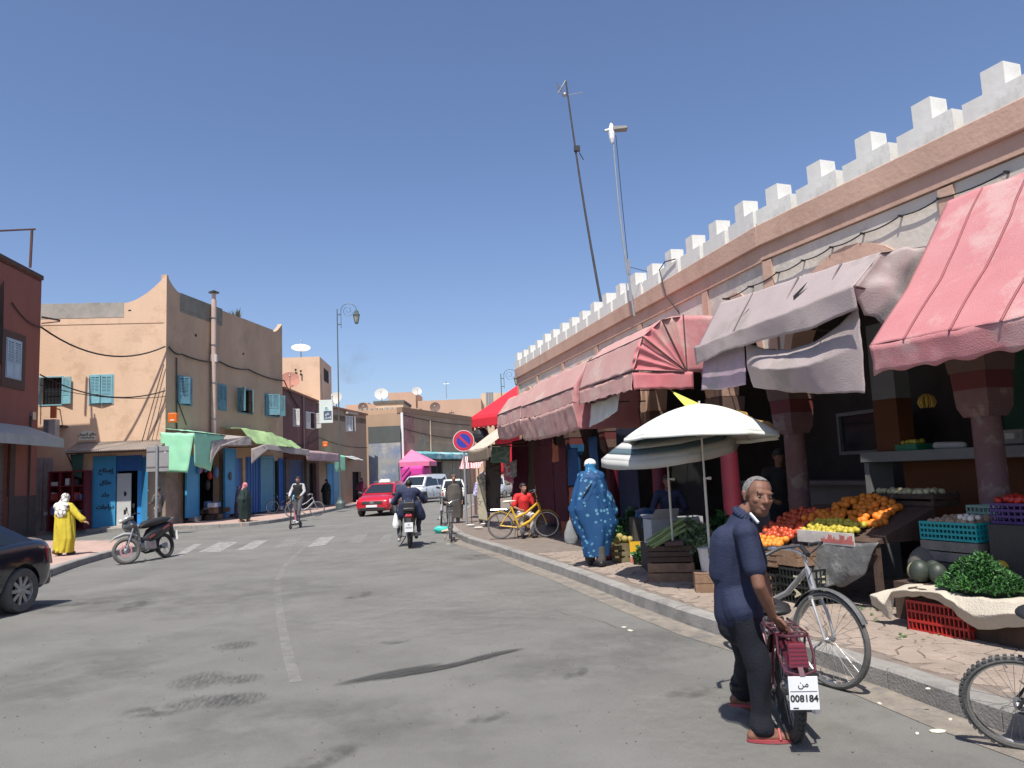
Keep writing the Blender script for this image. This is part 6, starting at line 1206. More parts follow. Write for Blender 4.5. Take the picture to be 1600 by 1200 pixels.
k = MB(); k.tube([(.80, 0, .9), (.78, 0, 1.0)], .016, 8); k.tube([(.60, .33, 1.05), (.70, .31, 1.09), (.79, .2, 1.07), (.8, .05, 1.0), (.8, -.05, 1.0), (.79, -.2, 1.07), (.70, -.31, 1.09), (.60, -.33, 1.05)], .0125, 10); hbp = part(t, 'handlebar', k, M('bar_dark', (.12, .12, .12), .35, .1, 8, .02, metal=.5), smooth=True)
for y in (-.33, .33): k = MB(); k.tube([(.56, y, 1.04), (.68, y * .97, 1.085)], .018, 8); part(hbp, 'grip', k, blackm); k = MB(); k.tube([(.72, y * .93, 1.08), (.78, y * .8, 1.07), (.72, y * 1.0, 1.03), (.64, y, 1.0)], .006, 6); part(hbp, 'brake_lever', k, chrome)
k = MB(); k.cap((.88, 0, .86), (.95, 0, .86), .05, .06); part(t, 'headlight', k, chrome, smooth=True)
k = MB(); k.bar((.42, .1, .24), (.42, .2, .2), .02); k.box((.42, .24, .2), (.1, .09, .025)); k.bar((.42, -.1, .24), (.42, -.2, .28), .02); k.box((.42, -.24, .28), (.1, .09, .025)); part(t, 'pedal_crank', k, blackm)
k = MB(); k.bar((.3, .08, .22), (.16, .2, .01), .018); part(t, 'kickstand', k, steel)

# ================================================================== underbone motorcycle on the left and the ridden one
def motorcycle(lab, loc, head, body, accent, rimm, lean=0, plate=True, seatm=blackm, steer=0):
 t = thing('motorcycle', lab, 'motorcycle', loc, head); t.rotation_euler = (lean, 0, head); r = .30; wb = 1.24
 wheel(t, (0, 0, r), r, rubber, rimm, 0, spokes=20, tw=.045, hub=.07, side=False); wheel(t, (wb, 0, r), r, rubdust, rimm, steer, spokes=20, tw=.042, hub=.06, side=False, rt=.024); S_ = Matrix.Rotation(steer, 3, 'Z'); sx = wb - .06
 def turn(k): k.v = [V((sx, 0, 0)) + S_ @ (p - V((sx, 0, 0))) for p in k.v]; return k
 k = MB(); k.lathe([(.1, -.012), (.13, -.012), (.13, .012), (.1, .012)], (wb, .06, r), 20, 'y', closed=True); part(t, 'brake_disc', turn(k), rimm)
 k = MB()
 for y in (-.075, .075): k.tube([(wb, y, r), (wb - .2, y, .78)], .022, 8)
 part(t, 'fork', turn(k), steel)
 def loft(rows, nm, mat, par=t, sm=True):
  k = MB(); n = len(rows[0]); vs = [V(p) for rw in rows for p in rw]; k.add(vs, [(i * n + j, i * n + (j + 1) % n, (i + 1) * n + (j + 1) % n, (i + 1) * n + j) for i in range(len(rows) - 1) for j in range(n)] + [tuple(range(n))[::-1], tuple(range((len(rows) - 1) * n, len(rows) * n))]); return part(par, nm, turn(k) if nm in ('front_mudguard', 'headlight_cowl') else k, mat, smooth=sm, angle=50)
 def sec(x, z, w, h, tl=0): return [(x + tl * math.sin(a) * h, math.cos(a) * w, z + math.sin(a) * h) for a in [i * math.pi / 5 + .2 for i in range(10)]]
 loft([sec(wb + .3, .55, .015, .012), sec(wb + .2, .63, .07, .03), sec(wb, .68, .08, .045), sec(wb - .2, .66, .06, .04), sec(wb - .28, .6, .02, .03)], 'front_mudguard', body)
 loft([sec(wb + .02, .85, .03, .05), sec(wb - .08, .86, .13, .13), sec(wb - .2, .84, .17, .2), sec(wb - .3, .7, .15, .25), sec(wb - .38, .5, .1, .2)], 'leg_shield', accent)
 loft([sec(wb + .04, .98, .05, .03), sec(wb - .02, 1.0, .13, .07), sec(wb - .14, 1.04, .14, .06), sec(wb - .24, 1.03, .06, .03)], 'headlight_cowl', body)
 k = MB(); k.ball((wb + .03, 0, .985), (.04, .085, .05)); part(t, 'headlight', turn(k), M('lamp_clear', (.6, .6, .58), .1, .05, 4, 0))
 loft([sec(wb - .36, .5, .04, .06), sec(wb - .6, .46, .1, .12), sec(wb - .75, .56, .13, .2), sec(wb - .95, .64, .14, .18), sec(-.12, .74, .11, .13), sec(-.3, .83, .03, .03)], 'tail_fairing', blackm)
 k = MB()
 for s_ in (-1, 1): k.bar((.62, s_ * .125, .52), (-.1, s_ * .115, .78), .012, .04)
 part(t, 'side_stripe', k, M('stripe_red_brown', (.3, .07, .06), .4, .1, 4, 0))
 loft([sec(.76, .80, .05, .03), sec(.6, .85, .13, .09), sec(.3, .88, .155, .1), sec(0, .92, .14, .09), sec(-.22, .93, .09, .05)], 'seat', seatm)
 k = MB(); k.box((.55, 0, .36), (.36, .2, .22)); k.cap((.7, 0, .36), (.85, 0, .4), .09, .07); part(t, 'engine', k, steel, bevel=.03)
 k = MB(); k.tube([(.75, -.1, .3), (.5, -.14, .2), (.2, -.16, .24), (-.25, -.17, .34)], [.02, .022, .045, .05], 10); part(t, 'exhaust', k, blackm)
 k = MB(); k.tube([(wb - .32, -.34, 1.08), (wb - .22, -.28, 1.1), (wb - .18, 0, 1.05), (wb - .22, .28, 1.1), (wb - .32, .34, 1.08)], .014, 8); h_ = part(t, 'handlebar', turn(k), blackm)
 for y in (-.3, .3): k = MB(); k.tube([(wb - .22, y, 1.1), (wb - .2, y * 1.15, 1.25)], .006, 5); k.cap((wb - .2, y * 1.15, 1.27), (wb - .2, y * 1.35, 1.28), .05, .045, 10, ((1, 0, 0), .3)); part(h_, 'mirror', turn(k), blackm)
 k = MB(); k.tube([(-.05, -.1, .86), (-.3, -.1, .95), (-.34, 0, .96), (-.3, .1, .95), (-.05, .1, .86)], .012, 6); part(t, 'grab_rail', k, steel)
 k = MB(); k.cap((-.27, -.04, .78), (-.27, .04, .78), .045); part(t, 'tail_light', k, M('light_red', (.42, .04, .06)), smooth=True)
 if plate:
  k = MB(); k.hexa([(-.36, -.05, .46), (-.36, .05, .46), (-.3, .05, .46), (-.3, -.05, .46)], [(-.28, -.06, .78), (-.28, .06, .78), (-.2, .06, .78), (-.2, -.06, .78)]); part(t, 'rear_mudguard', k, blackm)
  k = MB(); k.box((-.372, 0, .52), (.006, .2, .22)); pl = part(t, 'number_plate', k, M('plate_white', (.72, .72, .72))); k = MB(); k.box((-.376, 0, .51), (.002, .15, .04)); k.box((-.376, 0, .58), (.002, .05, .04)); part(pl, 'plate_number', k, M('plate_ink_faded', (.35, .36, .36), .6, 0, 1, 0))
 k = MB(); k.bar((.5, .1, .24), (.42, .26, .01), .02); k.bar((.5, -.1, .24), (.5, -.28, .27), .02); k.bar((.5, .1, .24), (.5, .28, .27), .02); part(t, 'footrest', k, blackm)
 return t
motorcycle('parked black and white underbone motorcycle with pinkish wheel rims at the corner kerb', (-8.56, 18.95, 0.0), heading(-.27, -.96), M('moto_white', (.34, .34, .33), .3, .1, 4, 0, coat=.5), M('moto_black_white', (.07, .07, .07), .3, .5, 3, 0, coat=.5, patch=(.6, .6, .58), pscale=5, pamt=1), M('rim_pink', (.50, .22, .24), .4, .2, 8, .05), lean=R_(9), steer=R_(-36))
motorcycle('ridden dark motorcycle seen from behind with a white plate', (-2.62, 18.75, 0), heading(-.11, 1), blackm, blackm, steel)
# bag of the ridden motorcycle: black box behind the rider
t = thing('kick_scooter', 'black electric kick scooter ridden along the far lane', 'scooter', (-8.1, 29.0, 0), heading(-.15, -1))
wheel(t, (0, 0, .11), .11, rubber, blackm, 0, spokes=5, tw=.025, hub=.04); wheel(t, (.85, 0, .11), .11, rubber, blackm, 0, spokes=5, tw=.025, hub=.04)
k = MB(); k.box((.38, 0, .15), (.62, .16, .05)); part(t, 'deck', k, blackm, bevel=.015); k = MB(); k.tube([(.85, 0, .2), (.74, 0, 1.15)], .025, 8); k.tube([(.85, 0, .11), (.85, 0, .26)], .03, 8); part(t, 'steering_column', k, blackm)
k = MB(); k.tube([(.73, -.25, 1.16), (.74, 0, 1.15), (.73, .25, 1.16)], .016, 8); part(t, 'handlebar', k, blackm); k = MB(); k.cap((-.05, 0, .24), (.12, 0, .22), .04, .04, 10, ((0, 0, 1), .3)); part(t, 'rear_mudguard', k, blackm)

# ================================================================== cars
def car(lab, loc, head, paint, L, Wd, H, st, gh, wr, ax, cat='car', extras=None, name='parked_car', trim=blackm, spoke=9, lightz=.66, group=None, plate='front', door_x=None):
 """local +x is forward, origin under the middle; st: body stations (x, z_low, z_belt, half width, z_top); gh: greenhouse profile (x, z) x4 and half widths"""
 t = thing(name, lab, cat, loc, head, group); k = MB(); rows = []
 for x, zl, zb, w, zt in st:
  h = [(0, zl), (w * .8, zl), (w * .95, zl + .06), (w * .995, zl + (zb - zl) * .35), (w, zl + (zb - zl) * .62), (w * .965, zb - .05), (w * .93, zb), (w * .80, zt), (w * .4, zt + .015), (0, zt + .02)]
  ring_ = [V((x, y, z)) for y, z in h] + [V((x, -y, z)) for y, z in h[-2:0:-1]]; rows.append(ring_)
 n = len(rows[0]); k.add([p for rw in rows for p in rw], [(i * n + j, i * n + (j + 1) % n, (i + 1) * n + (j + 1) % n, (i + 1) * n + j) for i in range(len(rows) - 1) for j in range(n)] + [tuple(range(n))[::-1], tuple(range((len(rows) - 1) * n, len(rows) * n))])
 me = k.mesh('b', None); o = bpy.data.objects.new('b', me); sb = o.modifiers.new('s', 'SUBSURF'); sb.levels = 2
 cut = MB()
 for x in ax:
  for s_ in (-1, 1): cut.lathe([(wr * 1.17, -.2), (wr * 1.17, .3)], (x, s_ * (Wd / 2 - .05), wr), 28, 'y')
 cme = cut.mesh('c', None); co = bpy.data.objects.new('c', cme); TMP.collection.objects.link(co); bo = o.modifiers.new('c', 'BOOLEAN'); bo.object = co; bo.operation = 'DIFFERENCE'; bo.solver = 'EXACT'
 out = evaluated(o); bpy.data.objects.remove(o); bpy.data.objects.remove(co)
 out.materials.clear(); out.materials.append(paint); out.name = 'body'
 for p in out.polygons: p.material_index = 0; p.use_smooth = True
 out.set_sharp_from_angle(angle=R_(50)); body = bpy.data.objects.new('body', out); COL.objects.link(body); body.parent = t
 (x0, z0), (x1, z1), (x2, z2), (x3, z3), wb_, wt_ = gh
 k = MB(); mid = [(x0, z0, wb_), (x1, z1, wt_), ((x1 + x2) / 2, max(z1, z2) + .015, wt_ + .01), (x2, z2, wt_), (x3, z3, wb_)]; zb = z0 - .08
 vs = [];
 for x, z, w in mid: vs += [V((x, -w, z - .02)), V((x, -w * .72, z + .01)), V((x, w * .72, z + .01)), V((x, w, z - .02))]
 k.add(vs, [(i * 4 + j, i * 4 + j + 1, (i + 1) * 4 + j + 1, (i + 1) * 4 + j) for i in range(4) for j in range(3)])
 for s_ in (0, 3):
  base = [V((x0 + .02, (-1 if s_ == 0 else 1) * wb_, zb)), V((x3 - .02, (-1 if s_ == 0 else 1) * wb_, zb))]
  o_ = len(k.v); k.v += [k.v[i * 4 + s_] for i in range(5)] + base; k.f.append(tuple(o_ + i for i in range(5)) + (o_ + 6, o_ + 5))
 part(t, 'cabin', k, paint, bevel=.03)
 def pane(nm, pts, mat=glassd): k = MB(); k.add(pts, [tuple(range(len(pts)))]); return part(t, nm, k, mat, solid=.008)
 def between(a, b, s): return a + (b - a) * s
 e = .012
 pane('windscreen', [V((between(x0, x1, .1) + e, -wb_ * .88, between(z0, z1, .1) + e)), V((between(x0, x1, .1) + e, wb_ * .88, between(z0, z1, .1) + e)), V((between(x0, x1, .9) + e, wt_ * .88, between(z0, z1, .9) + e)), V((between(x0, x1, .9) + e, -wt_ * .88, between(z0, z1, .9) + e))])
 pane('rear_window', [V((between(x3, x2, .12) - e, -wb_ * .86, between(z3, z2, .12) + e)), V((between(x3, x2, .12) - e, wb_ * .86, between(z3, z2, .12) + e)), V((between(x3, x2, .85) - e, wt_ * .86, between(z3, z2, .85) + e)), V((between(x3, x2, .85) - e, -wt_ * .86, between(z3, z2, .85) + e))])
 xs_top = [x1 - .05, (x1 + x2) / 2 + .04, (x1 + x2) / 2 - .04, x2 + .06]; xs_bot = [x0 - .22, (x1 + x2) / 2 + .04, (x1 + x2) / 2 - .04, x3 + .28]
 for s_ in (-1, 1):
  for a in (0, 2):
   zt_ = z1 - .08; zb_ = z0 + .03; f = (zt_ - z0) / (z1 - z0); yb = wb_ + .008; yt = wb_ + (wt_ - wb_) * f + .008
   pane('side_window', [V((xs_bot[a], s_ * yb, zb_)), V((xs_bot[a + 1], s_ * yb, zb_)), V((xs_top[a + 1], s_ * yt, zt_)), V((xs_top[a], s_ * yt, zt_))])
 for x in ax:
  for s_ in (-1, 1):
   y = s_ * (Wd / 2 - .11); k = MB(); k.lathe([(wr * .66, -.09), (wr * .93, -.1), (wr, -.07), (wr, .07), (wr * .93, .1), (wr * .66, .09)], (x, y, wr), 30, 'y', closed=True); w_ = part(t, 'wheel', k, rubdust, smooth=True)
   k = MB(); k.lathe([(.0, s_ * .07), (wr * .15, s_ * .08), (wr * .2, s_ * .055), (wr * .3, s_ * .04), (wr * .3, s_ * .03), (.0, s_ * .03)], (x, y, wr), 20, 'y'); k.lathe([(wr * .60, s_ * .02), (wr * .67, s_ * .09), (wr * .69, s_ * .06), (wr * .66, .0)], (x, y, wr), 30, 'y', closed=True)
   for i in range(spoke):
    a = 2 * math.pi * i / spoke; d_ = V((math.cos(a), 0, math.sin(a))); q_ = V((x, y + s_ * .06, wr)); k.bar(q_ + d_ * wr * .15, q_ + d_ * wr * .64, .05, .02, up=(0, 1, 0))
   part(w_, 'rim', k, M('rim_silver', (.42, .42, .42), .35, .15, 6, .03, metal=.6)); k = MB(); k.lathe([(0, 0), (wr * .62, 0), (wr * .62, .01), (0, .01)], (x, y - s_ * .0, wr), 20, 'y'); part(w_, 'brake_disc', k, blackm)
 xf, xr = st[-1][0], st[0][0]
 if door_x:
  k = MB()
  for x in door_x:
   for s_ in (-1, 1):
    w = Wd / 2 * .99; k.tube([V((x, s_ * w * .985, .36)), V((x, s_ * (w + .004), .6)), V((x - .0, s_ * w * .965, z0 - .08))], .006, 4)
  part(t, 'door_gap', k, blackm)
  for i, x in enumerate(door_x[:-1]):
   for s_ in (-1, 1): k = MB(); k.cap((x + .12, s_ * (Wd / 2 - .005), z0 - .16), (x + .26, s_ * (Wd / 2 - .005), z0 - .16), .016, .016, 8); part(t, 'door_handle', k, paint, smooth=True)
 for s_ in (-1, 1): k = MB(); k.cap((x0 - .25, s_ * (Wd / 2 + .0), z0 + .05), (x0 - .27, s_ * (Wd / 2 + .13), z0 + .08), .05, .075, 10, ((1, 0, 0), .6)); part(t, 'mirror', k, trim, smooth=True)
 if extras: extras(t)
 return t
def bxp(t, nm, c, d, mat, bev=.01, rz=0): k = MB(); k.box(c, d, rz); return part(t, nm, k, mat, bevel=bev)
blackpaint = M('paint_dark_blue', (.010, .014, .024), .18, .1, 1, 0, coat=1); redpaint = M('paint_taxi_red', (.48, .006, .02), .25, .05, 1, 0, coat=1); whitecar = M('paint_white', (.70, .71, .72), .25, .03, 1, 0, coat=.8); creamcar = M('paint_cream', (.66, .66, .60), .35, .04, 1, 0, coat=.4)
lampc = M('lamp_clear', (.6, .6, .58)); lampr = M('light_red', (.42, .04, .06)); platew = M('plate_white', (.72, .72, .72))
# dark saloon, rear quarter in view
st = [(-1.96, .42, .82, .70, .84), (-1.93, .28, .93, .80, .98), (-1.8, .24, .98, .845, 1.05), (-1.4, .23, 1.0, .86, 1.06), (-.6, .22, .95, .865, .96), (.6, .22, .93, .865, .94), (1.2, .22, .92, .86, .98), (1.8, .23, .82, .82, .9), (2.05, .26, .7, .74, .74), (2.12, .36, .6, .6, .62)]
def sedan_bits(t):
 for s_ in (-1, 1): k = MB(); k.hexa([(-1.975, s_ * .55, .62), (-1.975, s_ * .79, .62), (-1.8, s_ * .852, .64), (-1.8, s_ * .6, .64)], [(-1.94, s_ * .55, .86), (-1.93, s_ * .78, .86), (-1.77, s_ * .85, .88), (-1.77, s_ * .6, .88)]); part(t, 'tail_light', k, M('light_red_dark', (.13, .01, .018)), bevel=.02)
 bxp(t, 'rear_bumper', (-1.94, 0, .42), (.14, 1.5, .22), blackpaint, .05); bxp(t, 'number_plate', (-1.99, 0, .72), (.02, .5, .11), platew)
car('dark blue saloon car, only its rear half inside the picture, parked at the near kerb', (-8.16, 10.1, 0), heading(-.12, -.99), blackpaint, 4.25, 1.74, 1.5, st, [(1.15, .95), (.35, 1.44), (-.75, 1.45), (-1.55, 1.03), .77, .58], .315, (-1.3, 1.33), extras=sedan_bits, spoke=9, door_x=[-.85, .05, .95])
# red taxi
st = [(-2.0, .4, .8, .7, .85), (-1.95, .28, .95, .8, 1.0), (-1.5, .24, .97, .85, .99), (-.5, .22, .95, .865, .96), (.8, .22, .93, .865, .95), (1.3, .24, .90, .85, .97), (1.75, .22, .80, .83, .86), (1.98, .24, .72, .78, .76), (2.07, .34, .62, .66, .64)]
def taxi_bits(t):
 bxp(t, 'grille', (2.055, 0, .615), (.06, .95, .13), M('grille_dark', (.05, .05, .05), .4, .1, 5, 0), .015); bxp(t, 'lower_grille', (2.05, 0, .33), (.06, 1.2, .14), blackm, .02); bxp(t, 'badge', (2.09, 0, .62), (.02, .2, .09), chrome); bxp(t, 'number_plate', (2.10, 0, .46), (.02, .52, .11), platew)
 for s_ in (-1, 1): k = MB(); k.hexa([(2.03, s_ * .48, .57), (1.9, s_ * .8, .58), (1.78, s_ * .83, .6), (1.9, s_ * .5, .6)], [(2.0, s_ * .48, .70), (1.86, s_ * .79, .74), (1.72, s_ * .82, .76), (1.88, s_ * .5, .73)]); part(t, 'headlight', k, lampc, bevel=.015)
 k = MB(); k.hexa([(.0, -.28, 1.5), (.3, -.28, 1.5), (.3, .28, 1.5), (.0, .28, 1.5)], [(.1, -.2, 1.64), (.2, -.2, 1.64), (.2, .2, 1.64), (.1, .2, 1.64)]); part(t, 'taxi_sign', k, M('sign_cream', (.72, .7, .6), .5, .05, 3, 0), bevel=.02)
 k = MB()
 for y in (-.5, .5): k.bar((-.8, y, 1.52), (.3, y, 1.52), .03)
 k.bar((.25, -.5, 1.54), (.25, .5, 1.54), .03); k.bar((-.7, -.5, 1.54), (-.7, .5, 1.54), .03); part(t, 'roof_rack', k, steel)
car('red taxi with a cream roof sign driving towards the viewer', (-6.2, 36.9, 0), heading(-.16, -1), redpaint, 4.1, 1.74, 1.5, st, [(1.2, .96), (.45, 1.44), (-1.0, 1.47), (-1.75, .98), .78, .6], .31, (-1.25, 1.3), extras=taxi_bits, name='taxi', cat='taxi', door_x=[-.9, .1, 1.0])
# white van
st = [(-2.15, .45, 1.05, .8, 1.06), (-2.12, .3, 1.08, .86, 1.1), (-1.5, .25, 1.1, .885, 1.1), (-.3, .25, 1.08, .89, 1.1), (.7, .25, 1.05, .89, 1.08), (1.2, .25, 1.0, .88, 1.08), (1.75, .25, .9, .85, .98), (2.0, .27, .8, .78, .84), (2.1, .36, .66, .66, .7)]
def van_bits(t):
 bxp(t, 'front_bumper', (2.02, 0, .42), (.24, 1.5, .28), M('bumper_dark', (.05, .05, .055), .7, .1, 4, .05), .06); bxp(t, 'number_plate', (2.16, 0, .45), (.02, .5, .11), platew); bxp(t, 'grille', (2.06, 0, .68), (.06, .8, .1), blackm)
 for s_ in (-1, 1): k = MB(); k.hexa([(2.03, s_ * .46, .62), (1.92, s_ * .78, .64), (1.74, s_ * .86, .68), (1.9, s_ * .5, .66)], [(1.98, s_ * .46, .80), (1.86, s_ * .77, .84), (1.68, s_ * .85, .88), (1.86, s_ * .5, .83)]); part(t, 'headlight', k, lampc, bevel=.015)
 for s_ in (-1, 1): k = MB(); k.ring((1.35, s_ * .87, .32), .38, .035, 'y', 24, 6); part(t, 'wheel_arch_trim', k, M('bumper_dark', (.05, .05, .055)))
 k = MB()
 for s_ in (-1, 1): k.bar((-1.9, s_ * .62, 1.84), (.3, s_ * .62, 1.86), .03)
 part(t, 'roof_rail', k, blackm)
car('white panel van with black bumper following behind the red taxi', (-6.15, 50.8, 0), heading(-.42, -1), whitecar, 4.3, 1.8, 1.83, st, [(1.35, 1.07), (.65, 1.72), (-1.95, 1.80), (-2.13, 1.07), .82, .66], .32, (-1.35, 1.35), extras=van_bits, name='delivery_van', cat='van', door_x=[-.9, .15, 1.05])
# old cream hatchback from behind
st = [(-1.8, .5, .72, .58, .74), (-1.74, .36, .86, .68, .90), (-1.3, .3, .92, .73, .94), (0, .28, .9, .745, .92), (.8, .28, .88, .74, .92), (1.3, .3, .84, .7, .92), (1.75, .34, .74, .62, .8), (1.82, .44, .64, .52, .68)]
def old_bits(t):
 bxp(t, 'rear_bumper', (-1.83, 0, .44), (.08, 1.36, .08), blackm, .02); bxp(t, 'number_plate', (-1.84, 0, .6), (.015, .45, .1), platew)
 for s_ in (-1, 1): bxp(t, 'tail_light', (-1.76, s_ * .62, .66), (.06, .09, .18), lampr, .02)
 bxp(t, 'boot_handle', (-1.80, 0, .8), (.03, .12, .03), blackm, .01); bxp(t, 'underbody', (-1.72, 0, .28), (.1, 1.2, .16), blackm, .02)
car('old cream white hatchback seen from behind beside the caped pedestrian', (-3.75, 45.5, 0), heading(-.12, 1), creamcar, 3.65, 1.5, 1.5, st, [(1.05, .92), (.5, 1.42), (-1.1, 1.44), (-1.72, .90), .68, .52], .29, (-1.2, 1.2), extras=old_bits, door_x=[-.7, .1, .9])
car('pale grey car half hidden behind the parking sign pole', (-1.2, 50, 0), heading(-.2, -1), M('paint_silver', (.42, .44, .46), .3, .05, 1, 0, coat=.6), 3.65, 1.6, 1.5, st, [(1.05, .92), (.5, 1.42), (-1.1, 1.44), (-1.72, .90), .68, .52], .29, (-1.2, 1.2), door_x=[-.7, .1, .9])
# ================================================================== people
def fist(mb, wr, d, n, s=1.0, curl=.9):
 """palm, four bent fingers and a thumb; d: along the forearm, n: palm normal (fingers curl to it)"""
 d = V(d).normalized(); n = (V(n) - d * V(n).dot(d)).normalized(); l = d.cross(n); wr = V(wr)
 mb.cap(wr, wr + d * .085 * s, .026 * s, .038 * s, 10, (n, .5))
 for i, ln in enumerate((.92, 1.05, 1.0, .8)):
  b = wr + d * .088 * s + l * ((i - 1.5) * .021 * s); a = .25 * curl; p = b; rr_ = .0098 * s
  for seg, L in enumerate((.042, .028, .022)):
   dd = d * math.cos(a) + n * math.sin(a); q = p + dd * L * ln * s; mb.cap(p, q, rr_, rr_ * .9, 7); p = q; rr_ *= .9; a += curl * .8
 b = wr + d * .03 * s + l * (-.034 * s); q = b + (d * .75 - l * .55 + n * .3).normalized() * .04 * s; mb.cap(b, q, .013 * s, .011 * s, 8); mb.cap(q, q + (d * .9 + n * .45 + l * .1).normalized() * .032 * s, .011 * s, .009 * s, 8)
def headmesh(mb, c, Rm, s=1.0, neck=None):
 f = lambda x, y, z: V(c) + Rm @ (V((x, y, z)) * s)
 e = lambda p, r: mb.ball(f(*p), V(r) * s, 14, 10, Rm)
 e((0, -.012, .035), (.074, .094, .082)); e((0, .03, -.02), (.062, .066, .082)); e((0, .05, -.075), (.040, .040, .034)); e((0, .02, -.06), (.054, .056, .04))
 mb.cap(f(-.034, .080, .027), f(.034, .080, .027), .013 * s, .013 * s, 8); mb.cap(f(0, .088, .015), f(0, .108, -.022), .009 * s, .0135 * s, 8); mb.cap(f(-.013, .098, -.027), f(.013, .098, -.027), .009 * s, .009 * s, 8)
 e((.036, .060, -.016), (.024, .024, .022)); e((-.036, .060, -.016), (.024, .024, .022)); mb.cap(f(-.018, .088, -.054), f(.018, .088, -.054), .0085 * s, .0085 * s, 8); mb.cap(f(-.014, .086, -.064), f(.014, .086, -.064), .0085 * s, .0085 * s, 8)
 for x in (-.076, .076): mb.cap(f(x, -.008, -.02), f(x * 1.08, -.016, .018), .010 * s, .017 * s, 8, (Rm @ V((1, 0, 0)), .55))
 if neck: mb.cap(neck, f(0, -.012, -.05), .058 * s, .05 * s, 12)
def facing(d):
 y = V(d).normalized(); x = y.cross(V((0, 0, 1))).normalized(); z = x.cross(y); return Matrix((x, y, z)).transposed()
def face_bits(t, par, c, Rm, s=1.0, lipm=None):
 f = lambda x, y, z: V(c) + Rm @ (V((x, y, z)) * s)
 for x in (-.029, .029):
  k = MB(); k.ball(f(x, .0795, .006), V((.0125, .009, .0055)) * s, 10, 8, Rm); e = part(par, 'eye', k, M('eye_white', (.24, .2, .18), .3, .05, 3, 0), smooth=True)
  k = MB(); k.ball(f(x + .002, .086, .006), V((.006, .004, .0055)) * s, 8, 6, Rm); part(e, 'iris', k, M('iris_dark', (.015, .01, .008), .6, 0, 1, 0), smooth=True) if False else part(t, 'iris', k, M('iris_dark', (.015, .01, .008), .6, 0, 1, 0), smooth=True)
  k = MB(); k.cap(f(x - .017, .0825, .0285), f(x + .017, .0835, .031), .0045 * s, .0045 * s, 6); part(t, 'eyebrow', k, M('brow_grey', (.06, .05, .045), .8, .2, 30, 0))
 k = MB(); k.cap(f(-.017, .0925, -.060), f(.017, .0925, -.060), .0045 * s, .0045 * s, 6); k.cap(f(-.012, .0925, -.065), f(.012, .0925, -.065), .005 * s, .005 * s, 6); part(t, 'lips', k, lipm or M('lips_dark', (.14, .055, .045), .5, .1, 5, 0), smooth=True)
def hair_cap(t, c, Rm, s, mat, low=-.02, front=.055, thick=1.06, nm='hair', full=False):
 f = lambda x, y, z: V(c) + Rm @ (V((x, y, z)) * s); k = MB(); n = 36; m_ = 12; vs = []
 for i in range(m_ + 1):
  for j in range(n):
   a = 2 * math.pi * j / n; fy = math.sin(a); lim = low + (front - low) * max(0, min(1, (fy + .15) / .75)) ; zl = (lim - .035) / (.082 * thick); zl = max(-.95, min(.9, zl)); phi_max = math.acos(zl); ph = phi_max * i / m_ + .001
   vs.append(f(.074 * thick * math.sin(ph) * math.cos(a), -.012 + .094 * thick * math.sin(ph) * math.sin(a), .035 + .082 * thick * math.cos(ph)))
 k.add(vs, [(i * n + j, i * n + (j + 1) % n, (i + 1) * n + (j + 1) % n, (i + 1) * n + j) for i in range(m_) for j in range(n)]); return part(t, nm, k, mat, smooth=True, angle=180, solid=.006 * s)
